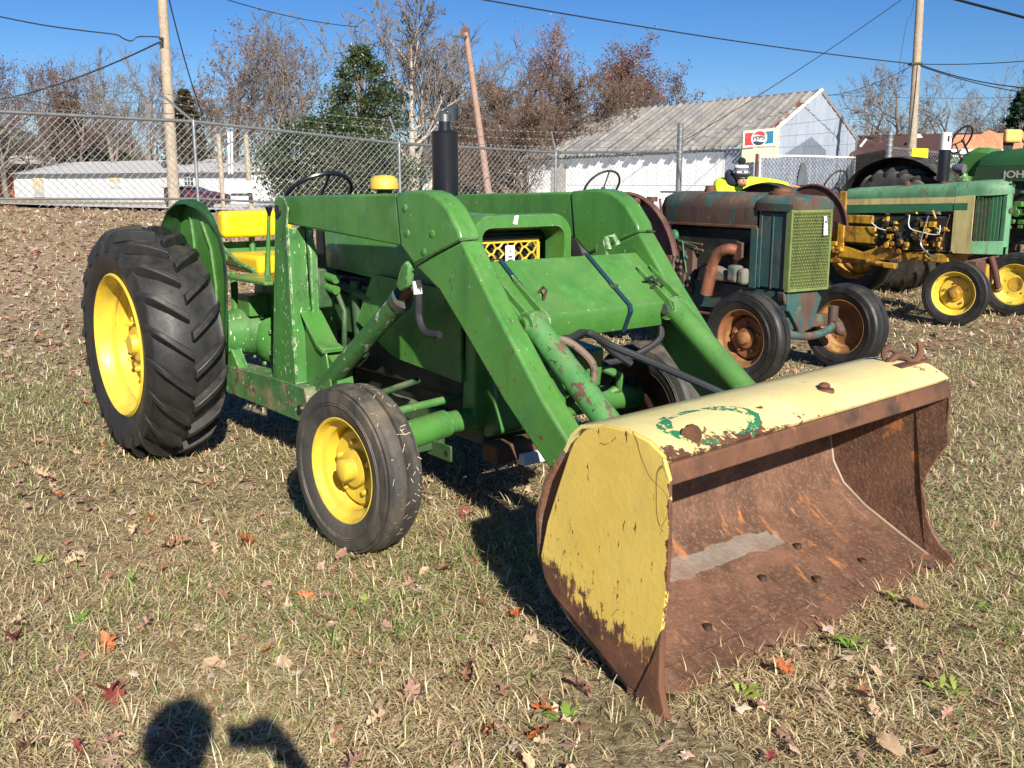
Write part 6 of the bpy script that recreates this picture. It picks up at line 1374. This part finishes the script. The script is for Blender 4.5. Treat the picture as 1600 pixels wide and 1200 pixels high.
# ------------------------------------------------------------------ trees
def grow(rng, base, H, r0, spread=.5, levels=4, limbs=9, clear=.18, up=.25, leader=1, lean=(0, 0), kids=(7, 6, 5, 4), wob=.16, lr=.62):
    """skeleton of a bare tree: lists of segments (p0, p1, r0, r1, level) and twig tips"""
    S = []; tips = []
    def branch(p, d, L, r, lv):
        n = 6 if lv == 0 else (5 if lv == 1 else (4 if lv == 2 else 3)); nodes = [p]; dirs = []
        for i in range(n):
            d = d + rng.normal(size=3) * wob * (1 if lv else .35); d[2] += up * (.25 if lv else .1); d /= np.linalg.norm(d)
            q = nodes[-1] + d * L / n; ra = r * (1 - .8 * i / n); rb = r * (1 - .8 * (i + 1) / n); S.append((nodes[-1], q, ra, rb, lv)); nodes.append(q); dirs.append(d.copy())
        if lv >= levels: tips.append(nodes[-1]); tips.append(nodes[-2]); return
        k = limbs if lv == 0 else kids[min(lv, 3)]
        for j in range(k):
            u = (clear + (1 - clear) * (j + rng.uniform(.1, .9)) / k) if lv == 0 else (.22 + .78 * (j + rng.uniform(0, .9)) / k)
            i = min(n - 1, int(u * n)); f = u * n - i; b = nodes[i] * (1 - f) + nodes[i + 1] * f; dd = dirs[i]
            a = rng.normal(size=3); a -= dd * a.dot(dd); a /= np.linalg.norm(a); an = rng.uniform(.45, .95) * (spread / .5 if lv == 0 else 1)
            nd = dd * math.cos(an) + a * math.sin(an); nd[2] += up * .5; nd /= np.linalg.norm(nd)
            Lc = L * (lr if lv else .58) * (1.08 - .5 * u if lv == 0 else rng.uniform(.6, 1)) * rng.uniform(.8, 1.15)
            branch(b, nd, Lc, r * (1 - .8 * u) * rng.uniform(.45, .7) + .004, lv + 1)
    for q in range(leader):
        d = np.array([lean[0], lean[1], 1.]) + (rng.normal(size=3) * .28 if leader > 1 else 0); d[2] = abs(d[2]) + .4; d /= np.linalg.norm(d)
        branch(np.array(base, float) + (rng.normal(size=3) * .15 * (leader > 1)) * np.array([1, 1, 0]), d, H * rng.uniform(.86, 1) if leader > 1 else H, r0, 0)
    return S, np.array(tips)
def tree(name, label, x, ytop, w, seed, m, crown_m=None, leafc=None, nleaf=0, lsize=.12, minr=.016, group=None, zoff=0, **kw):
    rng = np.random.default_rng(seed); p = at(x, 283, w); base = np.array([p.x, p.y, -.3 + zoff]); H = EYE + (283 - ytop) * w / FPX - base[2]
    r0 = kw.pop('r0', H * .020); Hf = kw.pop('hf', .93)
    S, tips = grow(rng, base, H * Hf, r0, **kw); zmax = tips[:, 2].max(); sc = H / (zmax - base[2])
    t = thing(name, label, 'tree', (p.x, p.y, float(base[2])), 0, group)
    org = base.copy()
    def fix(P): Q = P - org; Q *= sc; return Q
    P0 = fix(np.array([s[0] for s in S])); P1 = fix(np.array([s[1] for s in S])); R0 = np.array([s[2] for s in S]); R1 = np.array([s[3] for s in S]); lv = np.array([s[4] for s in S])
    a = lv <= 1; V, F = segtubes(P0[a], P1[a], np.maximum(R0[a], minr), np.maximum(R1[a], minr), 6); npmesh('trunk', V, F, m, t, smooth=True)
    b = ~a; V, F = segtubes(P0[b], P1[b], np.maximum(R0[b], minr * .9), np.maximum(R1[b], minr * .7), 3)
    if leafc is None: npmesh('crown', V, F, crown_m or m, t)
    else:
        npmesh('branches', V, F, crown_m or m, t)['kind'] = 'stuff'
        T = fix(tips); C = T[rng.integers(0, len(T), nleaf)] + rng.normal(size=(nleaf, 3)) * .22 * (H / 12)
        VV, FF = quads(C, lsize, rng, .7); cc = np.array(leafc)[rng.integers(0, len(leafc), nleaf)] * rng.uniform(.6, 1.2, (nleaf, 1))
        npmesh('crown', VV, FF, M['leaf'], t, colors=np.repeat(cc, 4, 0))
    return t
BR = [(.17, .085, .06), (.22, .12, .08), (.12, .06, .05)]; RD = [(.22, .085, .07), (.25, .13, .10), (.13, .055, .05)]; TN = [(.20, .13, .085), (.27, .17, .12)]
B_, BP, BB = M['bark'], M['bark_pale'], M['bark_brown']
G1 = 'bare winter trees beyond the fence'
tree('bare_tree', 'reddish twiggy tree at the far left edge of the treeline', 8, 86, 78, 11, B_, BB, BR, 2600, .14, spread=.5, group=G1)
tree('bare_tree', 'reddish tree with leftover leaves left of the pale multi stemmed one', 66, 96, 84, 12, B_, BB, BR, 2800, .14, group=G1)
tree('bare_tree', 'brown leafed tree directly above the mobile home roof', 122, 92, 80, 13, B_, BB, BR, 3000, .14, group=G1)
tree('bare_tree', 'grey leafless tree left of the weathered pole', 188, 72, 76, 14, B_, None, spread=.45, group=G1)
tree('bare_tree', 'fine grey tree just behind the weathered pole', 238, 66, 74, 15, B_, None, group=G1)
tree('bare_tree', 'small thin tree right of the weathered pole', 300, 96, 84, 16, B_, BB, BR, 500, .2, group=G1)
tree('bare_tree', 'pale multi stemmed low tree before the dark hedge at left', 92, 128, 93, 17, BP, BP, leader=4, levels=3, spread=.4, limbs=8, up=.15, group=G1, r0=.12)
tree('bare_tree', 'tall brown oak right of the weathered pole with rusty leaves low down', 372, 26, 66, 18, B_, BB, TN, 1500, .2, spread=.55, limbs=11, group=G1)
tree('bare_tree', 'narrow grey tree between the oak and the green magnolia', 446, 28, 64, 19, B_, None, spread=.4, limbs=11, group=G1)
tree('bare_tree', 'second narrow tree left of the green magnolia', 482, 60, 70, 20, B_, BB, TN, 700, .2, group=G1)
tree('bare_tree', 'very tall forked bare tree rising above the magnolia', 640, -34, 62, 21, BP, B_, spread=.62, limbs=12, leader=2, group=G1, r0=.30, wob=.13, minr=.026)
tree('bare_tree', 'slender bare tree right of the tall forked one', 700, 60, 70, 22, B_, None, spread=.45, group=G1)
tree('bare_tree', 'thin bare tree behind the leaning pole', 768, 66, 84, 23, B_, None, group=G1)
tree('bare_tree', 'brown twiggy tree right of the leaning pole', 800, 98, 64, 24, BB, BB, TN, 1200, .12, spread=.75, limbs=16, clear=.04, kids=(7, 8, 7, 5), group=G1)
tree('bare_tree', 'tree with pinkish brown leaves rising above the brush', 852, 40, 76, 25, B_, BB, [(.30, .13, .10), (.38, .20, .16)], 4200, .15, spread=.42, limbs=11, group=G1)
tree('bare_tree', 'dark red leafed tree above the left end of the tin roof', 962, 54, 72, 26, B_, BB, RD, 6000, .16, spread=.42, limbs=11, group=G1)
tree('bare_tree', 'bright red leafed tree right of the dark red one', 1000, 68, 76, 27, B_, BB, RD, 4500, .16, spread=.35, group=G1)
tree('bare_tree', 'dense brown brush tree behind the muffler side of the roof', 868, 108, 58, 28, BB, BB, TN, 1800, .11, spread=.85, limbs=18, clear=.03, up=.10, kids=(7, 8, 7, 5), group=G1)
tree('bare_tree', 'dense brown brush tree overhanging the far roof end', 925, 112, 60, 29, BB, BB, TN, 1800, .11, spread=.85, limbs=18, clear=.03, up=.10, kids=(7, 8, 7, 5), group=G1)
tree('bare_tree', 'low twiggy thicket tree below the brown brush', 812, 150, 54, 30, BB, BB, TN, 1000, .11, spread=.9, limbs=17, clear=.02, up=.08, kids=(7, 8, 7, 5), group=G1)
tree('bare_tree', 'brown thicket tree between the leaning pole and the muffler', 765, 132, 60, 41, BB, BB, TN, 1500, .12, spread=.85, limbs=17, clear=.03, up=.10, kids=(7, 8, 7, 5), group=G1)
tree('bare_tree', 'brown thicket tree filling behind the left end of the roof', 975, 120, 70, 42, BB, BB, TN, 2200, .13, spread=.85, limbs=17, clear=.03, up=.10, kids=(7, 8, 7, 5), group=G1)
tree('bare_tree', 'round brown leafed tree above the middle of the tin roof', 1066, 106, 84, 31, B_, BB, BR, 4200, .16, spread=.6, group=G1)
tree('bare_tree', 'tiny distant bare tree above the tin roof', 1134, 134, 110, 32, B_, None, levels=3, group=G1)
tree('bare_tree', 'dark crooked bare tree right of the tin gable', 1352, 106, 66, 33, BB, B_, spread=.75, limbs=9, wob=.24, clear=.15, group=G1, r0=.2)
tree('bare_tree', 'crooked bare tree with heavy limb behind the pale pole', 1398, 108, 68, 34, BB, B_, spread=.75, wob=.24, group=G1, r0=.2)
tree('bare_tree', 'spreading bare tree right of the pale pole', 1470, 110, 76, 35, B_, None, spread=.7, wob=.2, group=G1)
tree('bare_tree', 'low hazy bare tree above the brick building', 1528, 150, 84, 36, B_, None, group=G1)
tree('bare_tree', 'taller bare tree at the right edge behind the conifer', 1590, 92, 80, 37, B_, None, group=G1)
for k, (x, yt, w) in enumerate(((30, 150, 100), (150, 140, 100), (205, 138, 96), (270, 140, 98), (330, 130, 96), (410, 120, 92), (530, 120, 92), (590, 120, 94), (740, 130, 96), (1310, 190, 96), (1440, 180, 100), (1500, 185, 100), (1555, 185, 96), (-40, 120, 84), (1640, 130, 90))):
    tree('background_tree', 'grey brown bare tree in the far row behind the nearer ones', x, yt, w, 50 + k, B_, None, BR, 500, .15, spread=.6, limbs=12, clear=.04, levels=3, kids=(8, 8, 7, 4), minr=.018, group='far row of bare trees')
def evergreen(name, label, x, ytop, w, half, seed, cols, n=9000, size=.22, shape='round', mt='gloss_leaf', ybase=300, trunk=True):
    rng = np.random.default_rng(seed); p = at(x, 283, w); H = EYE + (283 - ytop) * w / FPX + .3; z0 = EYE + (283 - ybase) * w / FPX; Wd = half * w / FPX
    t = thing(name, label, 'tree', (p.x, p.y, -.3))
    nc = 110 if shape == 'mag' else 240; U = rng.uniform(0, 1, nc) ** .85; z = U * (H - max(z0, 0)) * .93 + max(z0, 0) + .3
    if shape == 'cone': prof = (1 - U) ** .8 + .06
    elif shape == 'mag': prof = np.minimum(1, np.clip(1 - U, 0, 1) ** .8 * 1.35 + .05) * (.85 + .2 * np.sin(U * 11))
    else: prof = np.sqrt(np.clip(1 - (2 * U - .9) ** 2 * .8, .05, 1))
    a = rng.uniform(0, 2 * PI, nc); rr = Wd * prof * rng.uniform(.35, 1, nc) ** .6
    C = np.stack([rr * np.cos(a), rr * np.sin(a), z], 1)
    ci = rng.integers(0, nc, n); cs = rng.uniform(.3, .8, nc) * Wd * .25 * (1 - .5 * U)
    P = C[ci] + rng.normal(size=(n, 3)) * cs[ci][:, None] * np.array([1, 1, .6]); P[:, 2] = np.maximum(P[:, 2], .2)
    V, F = quads(P, size, rng, .5); cc = np.array(cols)[rng.integers(0, len(cols), n)] * rng.uniform(.55, 1.2, (n, 1)) * np.repeat(rng.uniform(.75, 1.15, nc)[ci][:, None], 1, 1)
    npmesh('crown', V, F, M[mt], t, colors=np.repeat(cc, 4, 0))
    S = []; 
    for k in range(0, nc, 2): S.append((np.array([0, 0, C[k, 2] * .6]), C[k], .05, .02))
    V, F = segtubes([s[0] for s in S] + [np.array([0, 0, 0.])], [s[1] for s in S] + [np.array([0, 0, H * .8])], [s[2] for s in S] + [H * .02], [s[3] for s in S] + [.04], 5); npmesh('trunk', V, F, B_, t)
    return t
DG = [(.020, .045, .012), (.035, .065, .018), (.05, .085, .025), (.10, .10, .035)]
evergreen('magnolia_tree', 'dense dark green magnolia before the tall forked bare tree', 568, 78, 50, 98, 101, DG, 14000, .18, 'mag')
evergreen('magnolia_tree', 'low spreading green magnolia skirt just above the steering wheel', 520, 190, 47, 118, 102, DG, 17000, .18, 'round', ybase=318)
evergreen('conifer_tree', 'dark brown green cedar just right of the weathered pole', 296, 142, 70, 40, 103, [(.05, .045, .02), (.08, .06, .028), (.035, .035, .015)], 9000, .26, 'cone', 'leaf')
evergreen('conifer_tree', 'dark cedar behind the pale multi stemmed tree', 118, 158, 84, 32, 104, [(.045, .04, .022), (.07, .05, .03)], 5000, .3, 'round', 'leaf')
evergreen('pine_tree', 'light green pine at the left edge above the cream house', 22, 198, 102, 46, 105, [(.10, .14, .04), (.06, .10, .03), (.14, .17, .06)], 6000, .26, 'round', 'leaf')
evergreen('pine_tree', 'dark green pine at the right edge above the brick building', 1594, 142, 60, 34, 106, [(.02, .05, .02), (.035, .07, .03), (.012, .03, .012)], 8000, .26, 'round', 'leaf')
evergreen('conifer_tree', 'dark conifer hidden behind the cream house at far left', -20, 120, 90, 30, 107, DG, 3000, .3, 'cone', 'leaf')
for x, yt, hw, lb in ((128, 232, 26, 'rounded yellow green bush above the mobile home roof'), (160, 238, 16, 'small yellow green bush in the middle of the three'), (192, 240, 20, 'low yellow green bush nearest the weathered pole')):
    o = evergreen('rounded_bush', lb, x, yt, 86, hw, 110 + x, [(.10, .12, .02), (.14, .15, .03), (.07, .09, .02)], 3500, .22, 'round', 'leaf', ybase=290); o['category'] = 'bush'
# far wood that reads as one grey brown mass behind everything
rng = np.random.default_rng(77); n = 26000; xa = rng.uniform(-150, 1750, n); wa = rng.uniform(104, 135, n); xa_ = (xa - 800) / FPX * wa
hh = (4.6 + 2.0 * np.sin(xa * .011) + 1.3 * np.sin(xa * .037 + 1)) * rng.uniform(0, 1, n) ** .7 + .2
base_ = np.stack([xa_, wa, np.zeros(n)], 1); tip_ = base_ + np.stack([rng.normal(size=n) * .9, rng.normal(size=n) * .9, hh], 1); st_ = base_ + (tip_ - base_) * .3
V, F = segtubes(st_, tip_, np.full(n, .06), np.full(n, .03), 3)
tag(npmesh('far_wood', V, F, M['bark'], kind='stuff'), 'grey brown mass of distant leafless woods behind the houses', 'woods')

# ------------------------------------------------------------------ fallen leaves
def leaf_shape(kind, seed):
    rng = np.random.default_rng(seed); pts = []
    if kind == 'oak':   # lobed outline: three pairs of rounded lobes and a tip, bent and curled
        half = [(.03, -.5), (.10, -.40), (.26, -.36), (.13, -.24), (.14, -.16), (.36, -.10), (.40, -.01), (.20, .02), (.15, .10), (.30, .22), (.28, .30), (.13, .28), (.12, .38), (.05, .5)]
        half = [(x * rng.uniform(.8, 1.15), y + rng.uniform(-.02, .02)) for x, y in half]
        pts = half + [(-x * rng.uniform(.85, 1.1), y + rng.uniform(-.03, .03)) for x, y in half[::-1]]
    else:
        for i in range(16):
            a = -PI / 2 + i / 16 * 2 * PI; r = .5; pts.append((r * math.cos(a) * .55 * (1 + .1 * rng.normal()), r * math.sin(a)))
    c1, c2 = rng.uniform(.5, 1.6), rng.uniform(-1, 1)
    V = [(0, 0, .02)] + [(x, y, .04 + c1 * x * x * 1.3 + c2 * y * y * .6 + .06 * rng.normal()) for x, y in pts]; V += [(0, -.5, .06), (.02, -.85, .12), (-.02, -.85, .12)]
    n = len(pts); F = [(0, i + 1, (i + 1) % n + 1) for i in range(n)] + [(n + 1, n + 2, n + 3)]
    return V, F
lm = {'rust orange': mat('leaf_orange', (.40, .12, .04), .6, spec=.3), 'dull pink brown': mat('leaf_pink_brown', (.36, .20, .155), .65, spec=.3), 'pale tan': mat('leaf_tan', (.44, .31, .19), .65, spec=.3), 'dark red': mat('leaf_dark_red', (.22, .05, .04), .6, spec=.3), 'brown': mat('leaf_brown', (.25, .13, .07), .7, spec=.3)}
lmesh = {}
for ci, (cn_, m_) in enumerate(lm.items()):
    for v in range(3):
        V, F = leaf_shape('oak' if v < 2 else 'oval', ci * 7 + v); me = bpy.data.meshes.new('fallen_leaf'); me.from_pydata(V, [], F); me.materials.append(m_)
        me.polygons.foreach_set('use_smooth', [True] * len(me.polygons)); lmesh[(ci, v)] = me
rng = np.random.default_rng(5)
named = [(385, 852, 1.9, 0, 2), (480, 940, 1.1, 0, 0), (25, 1005, 1.4, 3, 0), (810, 967, 1.3, 0, 2), (1222, 1052, 1.3, 0, 0), (850, 1108, 1.3, 0, 0), (175, 1095, 1.9, 3, 0), (640, 1090, 1.6, 1, 1), (285, 850, 1.4, 4, 0), (760, 862, 1.1, 0, 1), (680, 745, 1.3, 1, 0), (905, 1080, 1.7, 1, 0), (1550, 850, 1.2, 2, 2), (1205, 1050, 1.0, 4, 1), (560, 880, 1.2, 2, 1), (235, 815, 1.2, 0, 0), (830, 1000, 1.1, 2, 0), (1390, 1185, 1.5, 2, 2)]
cols_ = list(lm); count = 0; spots = []
for (px, py, s, c, v) in named:
    p = at(px, py, 1); d = p - Vector((0, 0, EYE)); q = Vector((0, 0, EYE)) + d * (-EYE / d.z); spots.append((q.x, q.y, .074 * s / 1.3, c, v))
while len(spots) < 290:
    y = 2.2 + 7.5 * rng.uniform() ** 1.15; x = rng.uniform(-1, 1) * (y * .52 + .1)
    if rng.uniform() < .25: x = -abs(x)
    spots.append((x, y, rng.uniform(.04, .08), int(rng.choice(5, p=[.13, .38, .27, .06, .16])), int(rng.integers(0, 3))))
for x, y, s, c, v in spots:
    o = bpy.data.objects.new('fallen_leaf', lmesh[(c, v)]); COL.objects.link(o); o.location = (x, y, gz(x, y) + rng.uniform(.022, .045)); o.scale = (s, s, s)
    o.rotation_euler = (rng.normal() * .35, rng.normal() * .35, rng.uniform(0, 6.28)); tag(o, f'{cols_[c]} fallen {"oval" if v == 2 else "lobed oak"} leaf lying on the dry grass', 'leaf', f'{cols_[c]} fallen leaves on the grass')
# the rest of the leaf litter, nobody could count it
n = 15000; y = 7 + 16 * rng.uniform(0, 1, n) ** .9; x = np.where(rng.uniform(0, 1, n) < .72, -rng.uniform(-.1, 1, n) * (y * .54), rng.uniform(0, 1, n) * y * .54)
n2 = 1500; y2 = 2.2 + 6 * rng.uniform(0, 1, n2); x2 = rng.uniform(-1, 1, n2) * y2 * .54; x = np.r_[x, x2]; y = np.r_[y, y2]; big = np.r_[.045 + .0022 * y[:n], np.full(n2, .04)]
k = sdist(x, y) < 0; x, y, big = x[k], y[k], big[k]; C = np.stack([x, y, hgt(x, y) + .03], 1)
LV = []; LF = []; LC = []; nb = 0; pal = np.array([(.48, .31, .24), (.56, .40, .29), (.42, .19, .12), (.28, .16, .11), (.62, .50, .38)])
for v in range(4):
    m_ = rng.integers(0, 4, len(C)) == v; Cc = C[m_]; bb_ = big[m_] * rng.uniform(.6, 1.3, len(Cc)); kk = 9 + v; ang_ = np.linspace(0, 2 * PI, kk, endpoint=False)
    rad = np.where(np.arange(kk) % 2 == 0, .52, .27) * rng.uniform(.75, 1.25, kk); sh = np.stack([rad * np.cos(ang_) * .75, rad * np.sin(ang_) * 1.15, rng.normal(size=kk) * .05], 1); sh = np.concatenate([[[0, 0, .06]], sh])
    yaw = rng.uniform(0, 2 * PI, len(Cc)); tx = rng.normal(size=len(Cc)) * .3; ty = rng.normal(size=len(Cc)) * .3
    X = sh[None, :, 0] * np.cos(yaw)[:, None] - sh[None, :, 1] * np.sin(yaw)[:, None]; Y = sh[None, :, 0] * np.sin(yaw)[:, None] + sh[None, :, 1] * np.cos(yaw)[:, None]; Z = sh[None, :, 2] + X * tx[:, None] + Y * ty[:, None]
    V = np.stack([X, Y, Z], -1) * bb_[:, None, None] + Cc[:, None]; jj = np.arange(kk); f = np.stack([np.zeros(kk, int), jj + 1, (jj + 1) % kk + 1], 1)
    LF.append(((np.arange(len(Cc)) * (kk + 1))[:, None, None] + f[None]).reshape(-1, 3) + nb); LV.append(V.reshape(-1, 3)); nb += V.shape[0] * V.shape[1]
    LC.append(np.repeat(pal[rng.integers(0, 5, len(Cc))] * rng.uniform(.65, 1.1, (len(Cc), 1)), kk + 1, 0))
tag(npmesh('leaf_litter', np.concatenate(LV), np.concatenate(LF), M['leaf'], colors=np.concatenate(LC), kind='stuff'), 'pinkish brown leaf litter scattered over the sloping lawn', 'leaves')

# ------------------------------------------------------------------ broad leaved weeds in the lawn
wl_m = [mat('weed_leaf_a', (.16, .26, .04), .45, spec=.4), mat('weed_leaf_b', (.28, .34, .07), .5, spec=.4)]
rng = np.random.default_rng(21); weeds = [(345, 470), (560, 948), (125, 972), (70, 1050), (205, 905), (330, 985), (735, 1000), (500, 805), (1010, 1060), (1165, 1085), (1330, 1010), (1480, 1080), (1540, 960), (455, 690), (880, 1120), (60, 880), (640, 930), (1400, 940)]
for k, (px, py) in enumerate(weeds):
    d_ = at(px, py, 1) - Vector((0, 0, EYE)); q = Vector((0, 0, EYE)) + d_ * (-EYE / d_.z); wt = MB()
    for j in range(int(rng.integers(7, 15))):
        a = rng.uniform(0, 2 * PI); L_ = rng.uniform(.03, .075); w_ = L_ * rng.uniform(.10, .22); e_ = rng.uniform(.15, 1.0); dv_ = Vector((math.cos(a), math.sin(a), 0)); sv = Vector((-dv_.y, dv_.x, 0)) * w_; o_ = Vector((rng.normal() * .012, rng.normal() * .012, 0))
        p0 = o_; p1 = o_ + dv_ * L_ * .5 + UPV * L_ * .5 * e_; p2 = o_ + dv_ * L_ + UPV * L_ * (.55 * e_)
        wt.add([p0 - sv * .3, p0 + sv * .3, p1 + sv, p1 - sv, p2], [(0, 1, 2, 3), (3, 2, 4)])
    o = wt.build('weed', wl_m[k % 2], None); o.location = (q.x, q.y, gz(q.x, q.y) + .012); tag(o, 'small bright green broad leaved weed in the dry lawn', 'weed', 'green weeds dotted over the lawn')
